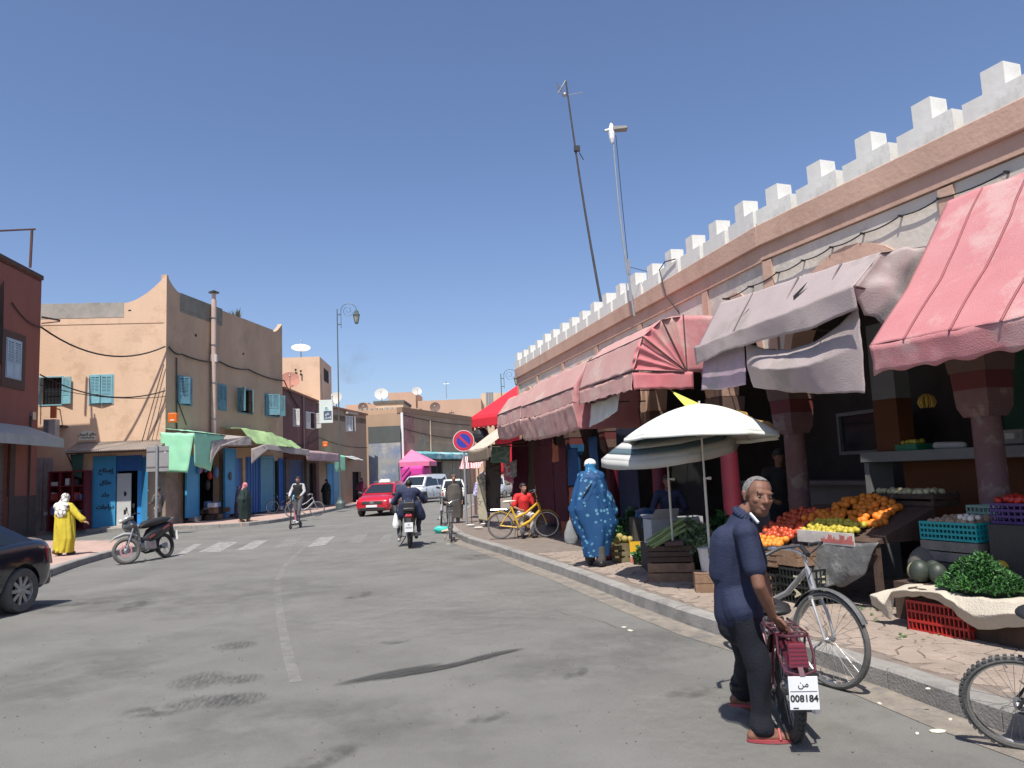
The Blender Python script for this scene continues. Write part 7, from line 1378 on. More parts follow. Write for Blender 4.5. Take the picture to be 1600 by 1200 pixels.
def person(lab, loc, rz, J=None, skin=skin_m, shirt=None, trousers=None, shoe=None, hair=hairb, sleeve='long', vox=.014, s=1.0, look=None, group=None, hands=True, cat='person', hood=None, bulk=1.0, disp=.008):
 """local +y forward; J overrides joints"""
 j = dict(pel=(0, 0, .95), wai=(0, 0, 1.1), che=(0, .01, 1.28), nek=(0, 0, 1.46), hed=(0, .02, 1.6), shL=(-.18, 0, 1.39), shR=(.18, 0, 1.39), elL=(-.24, -.03, 1.12), elR=(.24, -.03, 1.12), wrL=(-.25, .05, .88), wrR=(.25, .05, .88), hiL=(-.09, 0, .92), hiR=(.09, 0, .92), knL=(-.1, .02, .49), knR=(.1, .02, .49), anL=(-.1, -.03, .09), anR=(.1, -.03, .09), tL=(-.11, .15, .03), tR=(.11, .15, .03))
 if J: j.update(J)
 j = {k_: V(v) for k_, v in j.items()}; t = thing('person', lab, cat, loc, rz, group); t.scale = (s, s, s)
 Rm = facing(look or (0, 1, -.05)); b = MB(); headmesh(b, j['hed'], Rm, 1.0, j['nek'])
 b.cap(j['pel'], j['wai'], .125, .11, 12, ((0, 1, 0), .8)); b.cap(j['wai'], j['che'], .115, .13, 12, ((0, 1, 0), .8)); b.cap(j['shL'].lerp(j['nek'], .2) - V((0, 0, .02)), j['shR'].lerp(j['nek'], .2) - V((0, 0, .02)), .07, .07, 10); b.cap(j['che'], j['nek'], .11, .06, 12)
 for q in 'LR':
  b.cap(j['sh' + q], j['el' + q], .047, .037, 10); b.cap(j['el' + q], j['wr' + q], .036, .026, 10); b.cap(j['hi' + q], j['kn' + q], .08, .055, 10); b.cap(j['kn' + q], j['an' + q], .052, .036, 10); b.cap(j['an' + q] - V((0, 0, .03)), j['t' + q], .036, .03, 8)
  if hands: d = j['wr' + q] - j['el' + q]; fist(b, j['wr' + q], d, (1 if q == 'L' else -1, .4, 0), 1.0, .7)
 rpart(t, 'body', b, skin, vox, 1)
 if shirt:
  k = MB(); B = bulk; k.cap(j['pel'] - V((0, 0, .02)), j['wai'], .148 * B, .135 * B, 14, ((0, 1, 0), .82)); k.cap(j['wai'], j['che'], .14 * B, .15 * B, 14, ((0, 1, 0), .82)); k.cap(j['che'], j['nek'] - (j['nek'] - j['che']).normalized() * .05, .13 * B, .075, 14); k.cap(j['shL'].lerp(j['nek'], .15) - V((0, 0, .02)), j['shR'].lerp(j['nek'], .15) - V((0, 0, .02)), .085 * B, .085 * B, 12)
  for q in 'LR':
   if sleeve == 'long': k.cap(j['sh' + q], j['el' + q], .068 * B, .055 * B, 10); k.cap(j['el' + q], j['el' + q].lerp(j['wr' + q], .95), .055 * B, .042 * B, 10)
   else: k.cap(j['sh' + q], j['sh' + q].lerp(j['el' + q], .8), .072, .07, 10)
  rpart(t, 'shirt', k, shirt, vox, 2, disp, 7)
 if trousers:
  k = MB(); k.cap(j['pel'] + V((0, 0, .03)), j['pel'] - V((0, 0, .05)), .14, .14, 12, ((0, 1, 0), .85))
  for q in 'LR': k.cap(j['hi' + q], j['kn' + q], .102, .075, 10); k.cap(j['kn' + q], j['kn' + q].lerp(j['an' + q], .93), .075, .058, 10)
  rpart(t, 'trousers', k, trousers, vox, 2, disp, 7)
 if shoe:
  k = MB()
  for q in 'LR': k.cap(j['an' + q] - V((0, 0, .045)), j['t' + q] + V((0, 0, .005)), .046, .042, 8)
  rpart(t, 'shoes', k, shoe, vox, 1)
 if hair: hair_cap(t, j['hed'], Rm, 1.03, hair)
 return t, j, Rm
def robe(t, rows, mat, nm='robe', folds=9, amp=.05, nu=64, nv=48, seed=0, hemw=.02):
 """closed draped garment through elliptical stations (z, cx, cy, rx, ry)"""
 k = MB()
 def st(v):
  x = v * (len(rows) - 1); i = min(int(x), len(rows) - 2); f = x - i; f = f * f * (3 - 2 * f); return [rows[i][q] + (rows[i + 1][q] - rows[i][q]) * f for q in range(5)]
 def fn(u, v):
  a = 2 * math.pi * u; z, cx, cy, rx, ry = st(v); w = 1 + amp * v ** .6 * math.sin(folds * a + 3 * nz(seed, v * 2) + 2.5 * nz(math.cos(a) * 2, math.sin(a) * 2, v * 3 + seed)) + .10 * nz(math.cos(a) * 1.6, math.sin(a) * 1.6, v * 3.3 + seed)
  return V((cx + rx * w * math.cos(a), cy + ry * w * math.sin(a), z + hemw * nz(a * 2, seed) * (v > .95)))
 k.grid(fn, nu, nv); return part(t, nm, k, mat, smooth=True, angle=180, solid=.008)
def scarf(t, c, Rm, s, mat, back=.25, nm='headscarf', z0=-.16):
 f = lambda x, y, z: V(c) + Rm @ (V((x, y, z)) * s); k = MB(); k.ball(f(0, -.018, .04), V((.09, .108, .095)) * s, 16, 12, Rm); k.cap(f(0, -.04, .0), f(0, -.05, -.14), .085 * s, .095 * s, 14); k.cap(f(-.09, -.05, -.2), f(.09, -.05, -.2), .085 * s, .085 * s, 12)
 if back: k.cap(f(0, -.09, -.1), f(0, -.13, -.12 - back), .11 * s, .13 * s, 14, (Rm @ V((0, 1, 0)), .45))
 return rpart(t, nm, k, mat, .014, 2, .008, 8)
navy = M('cloth_navy', (.012, .019, .052), .8, .12, 2.5, .35, 120); blk = M('cloth_black', (.012, .012, .013), .85, .2, 4, .3, 100); denim = M('cloth_dark_blue', (.004, .0055, .012), .85, .2, 6, .4, 140); greyt = M('cloth_grey', (.09, .09, .095), .85, .2, 5, .3, 100)

# ------------------------------------------------------------------ the man holding the moped
O = V((1.42, 5.0, 0)); t = thing('person', 'grey haired man in a navy polo bending over the moped and looking round', 'person', O, world=True)
w = lambda x, y, Y: D(x, y, Y)
pel = w(1153, 955, 5.02); wai = w(1144, 905, 5.0); che = w(1149, 848, 4.98); nek = w(1167, 801, 4.96); hed = w(1184, 777, 4.92)
shR = w(1167, 834, 4.80); elR = w(1186, 915, 4.72); wrR = w(1207, 962, 4.80); shL = w(1165, 824, 5.16); elL = w(1192, 905, 5.2); wrL = w(1206, 958, 5.10)
hiR = w(1160, 962, 4.93); hiL = w(1150, 958, 5.1); knR = w(1187, 1045, 4.92); knL = w(1166, 1030, 5.2); anR = w(1188, 1134, 4.93); anL = w(1160, 1092, 5.42)
anR.z = .09; anL.z = .17; toR = V((anR.x + .13, anR.y - .03, .03)); toL = V((anL.x + .1, anL.y - .02, .035))
fd = V((.17, -.985, -.03)); Rm = facing(fd); up_tilt = Matrix.Rotation(R_(-7), 3, Rm @ V((0, 1, 0))); Rm = up_tilt @ Rm
b = MB(); headmesh(b, hed, Rm, 1.1, nek)
b.cap(pel, wai, .10, .09, 14); b.cap(wai, che, .09, .09, 14); b.cap(shL, shR, .045, .045, 12); b.cap(che, nek, .08, .06, 12)
for sh, el, wr_ in ((shR, elR, wrR), (shL, elL, wrL)):
 b.cap(sh, el, .044, .040, 14); b.cap(el, el.lerp(wr_, .4), .040, .038, 14); b.cap(el.lerp(wr_, .4), wr_, .038, .026, 14)
 tgt = wr_ + ((wr_ - el).normalized() * .5 + V((.45, .1, -.35))); fist(b, wr_, tgt - wr_, (-.15, -.2, -1), 1.05, .75)
for hi, kn, an, to in ((hiR, knR, anR, toR), (hiL, knL, anL, toL)):
 b.cap(hi, kn, .085, .058, 12); b.cap(kn, an, .052, .036, 12); hl = V((an.x - .055, an.y + .0, max(.035, an.z - .06))); b.cap(hl, an, .032, .036, 10); b.cap(hl, to, .032, .030, 10); b.cap(an, to, .034, .022, 10)
 for i in range(5): d_ = (to - hl).normalized(); l_ = d_.cross(V((0, 0, 1))); q = to + l_ * (.014 * (i - 2)); b.cap(q, q + d_ * (.042 - .005 * i) - V((0, 0, .008)), .0105 - .001 * i, .009, 6)
body = rpart(t, 'body', b, skin_d, .0062, 2)
face_bits(t, t, hed, Rm, 1.1)
hair_cap(t, hed, Rm, 1.1, M('hair_grey', (.12, .105, .095), .95, .45, 60, .9, 200, col2=(.34, .33, .32)), low=-.05, front=.098, thick=1.015)
k = MB(); f = lambda x, y, z: hed + Rm @ (V((x, y, z)) * 1.04)
polo = MB(); polo.cap(pel + V((0, 0, .02)), wai, .132, .12, 16); polo.cap(pel + V((-.02, 0, -.01)), wai, .126, .118, 16); polo.cap(hiR + V((0, .01, .04)), wai, .112, .105, 14); polo.cap(hiL + V((0, 0, .04)), wai, .11, .11, 14); polo.cap(wai, che, .125, .135, 16); polo.cap(che, nek - (nek - che).normalized() * .03, .125, .078, 16); polo.cap(shL, shR, .078, .078, 14)
polo.cap(wai + V((-.04, 0, .05)), che + V((-.04, 0, 0)), .11, .12, 14); polo.cap(pel + V((.05, 0, -.005)), wai + V((.05, 0, -.02)), .11, .105, 14)
polo.cap(shR, shR.lerp(elR, .66), .074, .068, 14); polo.cap(shL, shL.lerp(elL, .66), .074, .068, 14)
rpart(t, 'polo_shirt', polo, navy, .0085, 3, .015, 7)
k = MB(); nd = (hed - nek).normalized()
for i in range(24):
 a0, a1 = 2 * math.pi * i / 24, 2 * math.pi * (i + 1) / 24; Xa = nd.cross(V((0, 1, 0))).normalized(); Ya = nd.cross(Xa)
 pp = lambda a, r_, h_: nek + nd * h_ + Xa * math.cos(a) * r_ + Ya * math.sin(a) * r_
 k.add([pp(a0, .088, -.035), pp(a1, .088, -.035), pp(a1, .073, -.002), pp(a0, .073, -.002)], [(0, 1, 2, 3)])
part(t, 'collar', k, navy, smooth=True, solid=.007)
k = MB(); k.bar(w(1172, 802, 4.88), w(1185, 817, 4.80), .013, .016); part(t, 'shoulder_stripe', k, M('stripe_pale', (.55, .58, .62), .8, .05, 4, 0), bevel=.003)
tr = MB(); tr.cap(pel + V((0, 0, .03)), pel - V((0, 0, .04)), .13, .135, 14); tr.cap(pel + V((-.04, 0, -.04)), pel + V((-.04, 0, -.1)), .1, .1, 12)
for hi, kn, an in ((hiR, knR, anR), (hiL, knL, anL)):
 tr.cap(hi, kn, .092, .073, 14); tr.cap(kn, an + V((.01, 0, .03)), .073, .066, 14); tr.cap(an + V((.01, 0, .045)), an + V((.01, 0, .0)), .074, .08, 14)
rpart(t, 'trousers', tr, denim, .0085, 3, .02, 6)
for an, to in ((anR, toR), (anL, toL)):
 k = MB(); hl = V((an.x - .085, an.y, max(.004, an.z - .1) if an.z > .12 else .004)); pts = []
 d_ = (V((to.x, to.y, hl.z)) - hl).normalized(); l_ = d_.cross(V((0, 0, 1)))
 for i in range(20): a = 2 * math.pi * i / 20; pts.append(hl + d_ * (.135 + .14 * math.cos(a)) + l_ * .047 * math.sin(a) * (1 + .15 * math.cos(a)))
 k.slab(pts, (0, 0, .018)); sh_ = part(t, 'sandal', k, M('sandal_red', (.32, .05, .06), .6, .1, 8, .1)); k = MB(); m_ = hl + d_ * .19; k.tube([m_ - l_ * .045 + V((0, 0, .02)), m_ + V((0, 0, .07)) , m_ + l_ * .045 + V((0, 0, .02))], .009, 6); part(sh_, 'strap', k, M('sandal_red', (.32, .05, .06)))

# ------------------------------------------------------------------ woman in blue printed wrap
t = thing('person', 'woman wrapped in a blue printed cloth and white cap walking away', 'person', (1.22, 12.6, .15), heading(.05, 1) - math.pi / 2)
b = MB(); Rm = facing((0, 1, -.05)); headmesh(b, (0, .03, 1.56), Rm, 1.0, V((0, .0, 1.42)))
for s_, y in ((-1, .12), (1, -.16)): b.cap((s_ * .09, 0, .85), (s_ * .09, y * .5, .47), .08, .055); b.cap((s_ * .09, y * .5, .47), (s_ * .08, y, .09), .05, .035); b.cap((s_ * .08, y - .03, .05), (s_ * .09, y + .15, .03), .036, .03)
b.cap((0, 0, .9), (0, 0, 1.38), .12, .11); b.cap((-.16, 0, 1.36), (-.27, .0, 1.05), .045, .036); b.cap((-.27, 0, 1.05), (-.36, .02, .84), .036, .027); fist(b, (-.36, .02, .84), (-.15, 0, -1), (1, 0, 0)); b.cap((.16, 0, 1.36), (.24, 0, 1.08), .045, .036); b.cap((.24, 0, 1.08), (.14, .16, 1.0), .036, .027)
rpart(t, 'body', b, skin_m, .012, 1)
bluep = Mprint('print_blue', (.004, .055, .16), (.10, .26, .38), 13, .27, .7, dots=True, cover=.33)
robe(t, [(1.52, 0, .0, .08, .085), (1.48, 0, -.01, .15, .12), (1.41, 0, 0, .225, .16), (1.15, -.03, 0, .30, .20), (.90, -.03, 0, .36, .22), (.66, .02, 0, .36, .22), (.42, .03, -.01, .25, .21), (.16, .02, -.02, .20, .19)], bluep, 'wrap', folds=8, amp=.07, seed=2)
k = MB(); k.cap((-.2, 0, 1.1), (-.34, .02, .92), .1, .07); k.cap((.2, .0, 1.1), (.33, .02, .85), .12, .09); k.cap((.05, -.14, 1.3), (-.14, -.16, 1.0), .06, .05); k.cap((.12, -.12, 1.34), (.2, -.14, .95), .06, .05); k.cap((-.12, -.02, 1.42), (.12, -.02, 1.42), .11, .11); k.cap((0, -.02, 1.44), (0, .01, 1.52), .12, .095); rpart(t, 'sleeve_folds', k, bluep, .014, 3, .02, 9)
scarf(t, (0, .03, 1.56), Rm, 1.0, Mprint('print_blue_light', (.02, .17, .35), (.3, .5, .6), 20, .2, dots=True), back=.2)
k = MB(); k.ball((0, .03, 1.635), (.098, .115, .085), 18, 12); k.cap((-.05, .13, 1.61), (.05, .13, 1.61), .05, .05, 10, ((0, 0, 1), .2)); part(t, 'cap', k, M('cap_white', (.8, .79, .74), .8, .05, 5, .2), smooth=True)
k = MB(); k.cap((-.08, .12, .3), (-.08, .12, .1), .075, .085); k.cap((.08, -.16, .3), (.08, -.16, .12), .075, .085); rpart(t, 'trousers', k, M('cloth_brown_grey', (.07, .065, .06), .85, .2, 5, .3), .014, 2, .01)
k = MB(); k.cap((-.08, .06, .045), (-.09, .24, .035), .045, .04); k.cap((.08, -.22, .06), (.09, -.04, .035), .045, .04); rpart(t, 'shoes', k, blackm, .012, 1)
k = MB(); k.tube([(.09, -.15, 1.42), (-.06, -.2, 1.25), (-.16, -.2, 1.1)], .012, 6); part(t, 'strap', k, blk)
def bag_mb(o, w_, h_, d_=.08, seed=0, flare=1.6):
 k = MB(); o = V(o)
 def fn(u, v): a = 2 * math.pi * u; g_ = (.25 + (flare - .25) * v ** .7 * (1 - .35 * max(0, v - .8) / .2)) / flare * (1 + .15 * nz(math.cos(a) * 2, math.sin(a) * 2, v * 3 + seed)); return o + V((math.cos(a) * w_ / 2 * g_, math.sin(a) * d_ * g_, -h_ * v + (.0)))
 k.grid(fn, 20, 12); k.ball(o + V((0, 0, -h_)), (w_ / 2 * .62, d_ * .62, .02), 12, 6); return k
clearbag = M('bag_smoky', (.28, .28, .27), .4, .2, 6, .3, 30, alpha=.75)
hb = V((1.22 - .38, 12.6, .15 + .74)); one('shopping_bag', bag_mb(hb, .26, .36, .07, 1), clearbag, 'smoky plastic bag hanging from the hand of the woman in blue', 'bag', loc=hb, smooth=True)

# ------------------------------------------------------------------ woman in yellow
t = thing('person', 'woman in a long yellow gown and patterned white headscarf on the pink pavement', 'person', (-11.2, 19.2, .15), R_(-12))
b = MB(); Rm = facing((0, 1, -.1)); headmesh(b, (0, .03, 1.38), Rm, .97, V((0, 0, 1.26))); b.cap((0, 0, .8), (0, 0, 1.22), .12, .11); b.cap((.16, 0, 1.2), (.30, .04, .98), .045, .036); b.cap((.30, .04, .98), (.47, .1, .82), .036, .027); fist(b, (.47, .1, .82), (.8, .1, -.4), (0, 0, -1), .95, .5)
b.cap((-.16, 0, 1.2), (-.2, .02, .96), .045, .036); b.cap((-.2, .02, .96), (-.17, .2, .86), .036, .027)
for s_, y in ((-1, -.12), (1, .1)): b.cap((s_ * .08, 0, .75), (s_ * .08, y, .09), .07, .035); b.cap((s_ * .08, y - .03, .05), (s_ * .09, y + .14, .03), .036, .03)
rpart(t, 'body', b, skin_m, .012, 1)
yelc = M('cloth_yellow', (.52, .42, .03), .8, .18, 2.5, .4, 50, patch=(.38, .30, .02), pscale=3)
robe(t, [(1.30, 0, 0, .07, .08), (1.24, 0, 0, .15, .12), (1.16, 0, 0, .215, .155), (.95, 0, 0, .225, .17), (.7, .01, 0, .235, .19), (.4, .02, 0, .245, .2), (.15, -.01, 0, .235, .2), (.07, -.01, 0, .215, .19)], yelc, 'gown', folds=10, amp=.07, seed=5)
k = MB(); k.cap((.17, 0, 1.18), (.31, .04, .98), .085, .085); k.cap((.31, .04, .98), (.44, .09, .85), .085, .08); k.cap((-.17, 0, 1.18), (-.24, .03, .95), .085, .08); rpart(t, 'sleeve', k, yelc, .014, 3, .015, 8)
k = MB(); Rm = facing((0, 1, -.1));
scarf(t, (0, .03, 1.38), Rm, 1.0, Mprint('print_white', (.68, .66, .60), (.08, .08, .08), 9, .05), back=.16)
k = MB(); k.cap((-.12, -.11, 1.19), (.12, -.11, 1.19), .1, .1, 14, ((0, 1, 0), .75)); k.cap((0, -.14, 1.16), (.02, -.16, 1.06), .17, .15, 16, ((0, 1, 0), .3)); k.cap((-.1, -.15, 1.05), (.12, -.15, 1.03), .06, .06, 12, ((0, 1, 0), .5)); rpart(t, 'shawl', k, Mprint('print_white', (.68, .66, .60), (.08, .08, .08)), .014, 3, .01)
k = MB(); k.cap((-.1, -.2, .1), (-.1, -.04, .04), .05, .045); k.cap((.09, .04, .05), (.1, .22, .04), .045, .04); rpart(t, 'shoes', k, M('shoe_brown', (.08, .05, .035), .7, .1, 5, .1), .012, 1)

# ------------------------------------------------------------------ motorcycle rider, from behind
t, j, Rm = person('motorcyclist in a loose navy jacket riding away from the viewer', (-2.66, 19.1, 0), heading(-.11, 1) - math.pi / 2,
 dict(pel=(0, .08, .93), wai=(0, .06, 1.06), che=(0, .1, 1.24), nek=(0, .14, 1.40), hed=(0, .2, 1.51), shL=(-.2, .12, 1.34), shR=(.2, .12, 1.34), elL=(-.38, .2, 1.08), elR=(.40, .2, 1.10), wrL=(-.33, .5, 1.06), wrR=(.36, .5, 1.06), hiL=(-.1, .1, .9), hiR=(.1, .1, .9), knL=(-.24, .48, .72), knR=(.22, .5, .74), anL=(-.26, .22, .22), anR=(.22, .3, .34), tL=(-.28, .38, .13), tR=(.24, .46, .27)),
 skin_d, navy, greyt, M('shoe_white', (.6, .6, .6), .6, .05, 5, .05), hairb, bulk=1.25, disp=.02)
k = MB(); k.cap((-.16, .02, 1.02), (-.18, .06, .8), .1, .11); k.cap((.2, .04, 1.02), (.30, .1, .72), .1, .09); k.cap((.0, -.06, 1.05), (0, -.08, .92), .14, .14); rpart(t, 'jacket_tails', k, navy, .014, 3, .03, 7)
for x in (-.1, .1): k = MB(); k.bar((x, -.175, 1.14), (x * .95, -.19, 1.02), .022, .006); part(t, 'reflective_strip', k, M('reflector_silver', (.6, .62, .66), .3, .05, 3, 0))
o = V((-2.66 - .36, 19.25, 1.0)); one('carrier_bag', bag_mb(o + V((0, 0, -.18)), .2, .36, .08, 3), M('bag_white', (.78, .78, .77), .6, .05, 6, .1), 'white carrier bag swinging at the side of the motorcyclist', 'bag', loc=o, smooth=True)
bx = V((-2.62 + .02, 18.62, .86)); k = MB(); k.box(bx + V((0, .02, .13)), (.3, .26, .24), .11); one('top_box', k, blackm, 'black box strapped behind the motorcyclist', 'box', loc=bx, bevel=.03)

# ------------------------------------------------------------------ kick scooter rider
t, j, Rm = person('young man in a black padded vest riding a kick scooter', (-8.12, 28.85, .17), heading(-.15, -1) - math.pi / 2,
 dict(elL=(-.27, .08, 1.16), elR=(.27, .08, 1.16), wrL=(-.22, .32, 1.0), wrR=(.22, .32, 1.0), knL=(-.07, .12, .48), knR=(.1, .0, .5), anL=(-.04, .16, .09), anR=(.06, -.14, .09), tL=(-.04, .34, .03), tR=(.07, .04, .03)),
 skin_m, M('cloth_grey_white', (.42, .42, .42), .85, .2, 6, .2), greyt, M('shoe_white', (.6, .6, .6)), hairb, look=(.45, 1, -.05))
k = MB(); k.cap((0, 0, .96), (0, 0, 1.12), .165, .16, 14, ((0, 1, 0), .85)); k.cap((0, 0, 1.12), (0, .01, 1.3), .165, .17, 14, ((0, 1, 0), .85)); k.cap((-.13, 0, 1.36), (.13, 0, 1.36), .1, .1); k.cap((-.02, -.02, 1.42), (.02, -.02, 1.46), .09, .085); rpart(t, 'padded_vest', k, blk, .014, 2, .012, 12)
# child with light blue top behind
t, j, Rm = person('child in a light blue top standing behind the scooter rider', (-9.45, 33.3, .0), R_(160), dict(elR=(.3, .1, 1.15), wrR=(.36, .3, 1.05)), skin_m, M('cloth_light_blue', (.22, .5, .62), .8, .1, 4, .2), M('cloth_pink', (.55, .2, .28), .8, .1, 4, .2), M('shoe_white', (.6, .6, .6)), hairb, sleeve='short', s=.78)
# ------------------------------------------------------------------ robed women on the far pavement
def robed(lab, loc, rz, H, mat, sc_mat, w_=.3, bag=None, feet=blackm, seed=0):
 t = thing('person', lab, 'person', loc, rz); s_ = H / 1.62; b = MB(); Rm = facing((0, 1, -.05)); headmesh(b, (0, .03, 1.5), Rm, 1.0, V((0, 0, 1.36))); b.cap((0, 0, .8), (0, 0, 1.3), .12, .11)
 for q, y in ((-1, .12), (1, -.1)): b.cap((q * .08, 0, .8), (q * .08, y, .09), .07, .035); b.cap((q * .08, y - .03, .05), (q * .09, y + .14, .03), .036, .03)
 b.cap((-.16, 0, 1.28), (-.24, 0, 1.02), .045, .036); b.cap((-.24, 0, 1.02), (-.24, .12, .85), .036, .026); b.cap((.16, 0, 1.28), (.24, 0, 1.02), .045, .036); b.cap((.24, 0, 1.02), (.24, .12, .85), .036, .026)
 rpart(t, 'body', b, skin_m, .014, 1); t.scale = (s_, s_, s_)
 robe(t, [(1.42, 0, 0, .07, .08), (1.34, 0, 0, .17, .13), (1.22, 0, 0, .24, .17), (.95, 0, 0, w_, .2), (.6, 0, 0, w_ * .95, .21), (.3, 0, 0, w_ * .85, .2), (.1, 0, 0, w_ * .75, .19)], mat, 'robe', 7, .06, 48, 30, seed)
 k = MB(); k.cap((.2, 0, 1.22), (.26, .06, .92), .1, .1); k.cap((-.2, 0, 1.22), (-.26, .06, .92), .1, .1); rpart(t, 'sleeve', k, mat, .016, 2, .015)
 scarf(t, (0, .03, 1.5), Rm, 1.0, sc_mat, back=0); k = MB(); k.cap((-.08, .06, .05), (-.09, .26, .04), .045, .04); k.cap((.08, -.2, .05), (.09, 0, .04), .045, .04); rpart(t, 'shoes', k, feet, .014, 1); return t
robed('woman in a wide dark green cloak and pink headscarf crossing the kerb', (-11.3, 32.2, .15), R_(-100), 1.6, M('cloth_dark_green', (.012, .03, .026), .85, .2, 4, .3), M('cloth_pink_scarf', (.62, .2, .25), .8, .1, 4, .2), .38, feet=M('shoe_tan', (.3, .2, .14), .7, .1, 4, 0), seed=3)
robed('woman fully veiled in black walking by the blue doors', (-11.4, 46.5, .15), R_(150), 1.62, blk, blk, .3, feet=M('shoe_tan', (.3, .2, .14)), seed=7)
robed('figure in a maroon robe and black scarf standing in the last doorway', (-10.5, 52.5, .15), R_(170), 1.6, M('cloth_maroon', (.10, .015, .04), .85, .1, 4, .2), blk, .26, seed=9)
robed('person in a lilac patterned robe near the hanging rugs', (-1.05, 24.6, .15), R_(200), 1.6, Mprint('print_lilac', (.52, .48, .62), (.16, .14, .34), 10, .06), M('cloth_lilac', (.5, .46, .6), .8, .1, 4, .2), .22, seed=11)
# caped pedestrian behind the sign pole
t, j, Rm = person('bald pedestrian in a dark open cloak behind the parking sign pole', (-2.05, 25.4, .0), R_(-170), None, skin_m, blk, M('cloth_steel', (.1, .12, .15), .8, .1, 4, .2), blackm, M('hair_reddish', (.12, .07, .06), .8, .2, 30, .2))
robe(t, [(1.42, 0, -.02, .12, .10), (1.36, 0, -.02, .22, .15), (1.1, 0, -.03, .27, .19), (.7, 0, -.04, .27, .2), (.3, 0, -.05, .26, .2)], M('cloth_taupe_dark', (.085, .075, .065), .85, .2, 3, .3), 'cloak', 6, .06, 40, 24, 4)
# man behind the back-facing sign
t, j, Rm = person('man in a grey patterned shirt and camouflage trousers half hidden by the grey sign pole', (-13.7, 29.6, .0), R_(75), dict(elL=(-.2, .1, 1.12), wrL=(-.1, .3, 1.1)), skin_d, M('shirt_grey', (.12, .11, .1), .85, .3, 9, .2), Mprint('print_camo', (.13, .10, .08), (.35, .28, .24), 14, .1), blackm, hairb, sleeve='short')
# boy in red
t, j, Rm = person('boy in a red football shirt sitting on the pavement edge behind the yellow bicycle', (.15, 18.95, .15), R_(190),
 dict(pel=(0, 0, .55), wai=(0, .03, .68), che=(0, .05, .86), nek=(0, .04, 1.03), hed=(0, .08, 1.16), shL=(-.17, .04, .97), shR=(.17, .04, .97), elL=(-.26, .08, .74), elR=(.26, .1, .72), wrL=(-.15, .3, .66), wrR=(.16, .3, .66), hiL=(-.09, .02, .53), hiR=(.09, .02, .53), knL=(-.14, .4, .5), knR=(.14, .4, .5), anL=(-.12, .38, .09), anR=(.12, .38, .09), tL=(-.13, .55, .03), tR=(.13, .55, .03)),
 skin_m, M('shirt_red', (.55, .02, .02), .75, .1, 4, .2), M('cloth_offwhite_trousers', (.5, .47, .44), .8, .1, 4, .2), blackm, hairb, sleeve='short', look=(-.5, 1, .0))
k = MB(); k.box((.12, 18.9, .38), (.34, .34, .04)); k.bar((-.02, 18.78, .15), (-.02, 18.78, .36), .03); k.bar((.26, 18.78, .15), (.26, 18.78, .36), .03); k.bar((-.02, 19.03, .15), (-.02, 19.03, .36), .03); k.bar((.26, 19.03, .15), (.26, 19.03, .36), .03); k.box((.12, 18.9, .41), (.32, .32, .05)); one('stool', k, wood, 'low wooden stool under the boy in red', 'stool', loc=(.12, 18.9, .15))
# two vendors in the shade
t, j, Rm = person('vendor in a dark jacket sitting in deep shade behind the umbrellas', (2.52, 12.9, .15), R_(170),
 dict(pel=(0, -.05, .62), wai=(0, -.02, .78), che=(0, .02, .98), nek=(0, .05, 1.15), hed=(0, .1, 1.29), shL=(-.18, .03, 1.09), shR=(.18, .03, 1.09), elL=(-.26, .05, .84), elR=(.27, .08, .84), wrL=(-.14, .28, .78), wrR=(.16, .28, .76), hiL=(-.1, -.03, .6), hiR=(.1, -.03, .6), knL=(-.16, .38, .56), knR=(.16, .38, .54), anL=(-.13, .3, .12), anR=(.16, .36, .1), tL=(-.14, .46, .04), tR=(.18, .52, .03)), skin_d, navy, greyt, blackm, hairb)
k = MB(); k.box((2.55, 12.98, .36), (.36, .34, .42)); one('plastic_crate_seat', k, woodd, 'dark upturned crate under the seated vendor', 'crate', loc=(2.55, 12.98, .15), bevel=.01)
t, j, Rm = person('vendor in a black shirt and cap standing beside the pink column', (3.78, 11.1, .15), R_(165), dict(elL=(-.26, .06, 1.12), wrL=(-.15, .3, 1.05), elR=(.26, .06, 1.12), wrR=(.14, .3, 1.02)), skin_d, blk, denim, blackm, hairb, sleeve='short', look=(-.3, 1, -.25))
# ================================================================== goods of the market
def crate(lab, P, rz, size, mat, slats=3, name='crate', group=None, cat='crate', gap=.35):
 """open slatted box, base centre at P"""
 L, Wd, H = size; t = thing(name, lab, cat, P, rz, group); sh = H / slats * (1 - gap); st_ = H / slats
 for i in range(slats):
  z = st_ * (i + .5)
  for y in (-1, 1): k = MB(); k.box((0, y * (Wd / 2 - .006), z), (L, .012, sh)); part(t, 'slat', k, mat)
  for x in (-1, 1): k = MB(); k.box((x * (L / 2 - .006), 0, z), (.012, Wd - .026, sh)); part(t, 'slat', k, mat)
 for x in (-1, 1):
  for y in (-1, 1): k = MB(); k.box((x * (L / 2 - .03), y * (Wd / 2 - .028), H / 2 + .005), (.03, .03, H)); part(t, 'corner_post', k, mat)
 k = MB(); k.box((0, 0, .008), (L - .03, Wd - .03, .012)); part(t, 'bottom', k, mat); return t
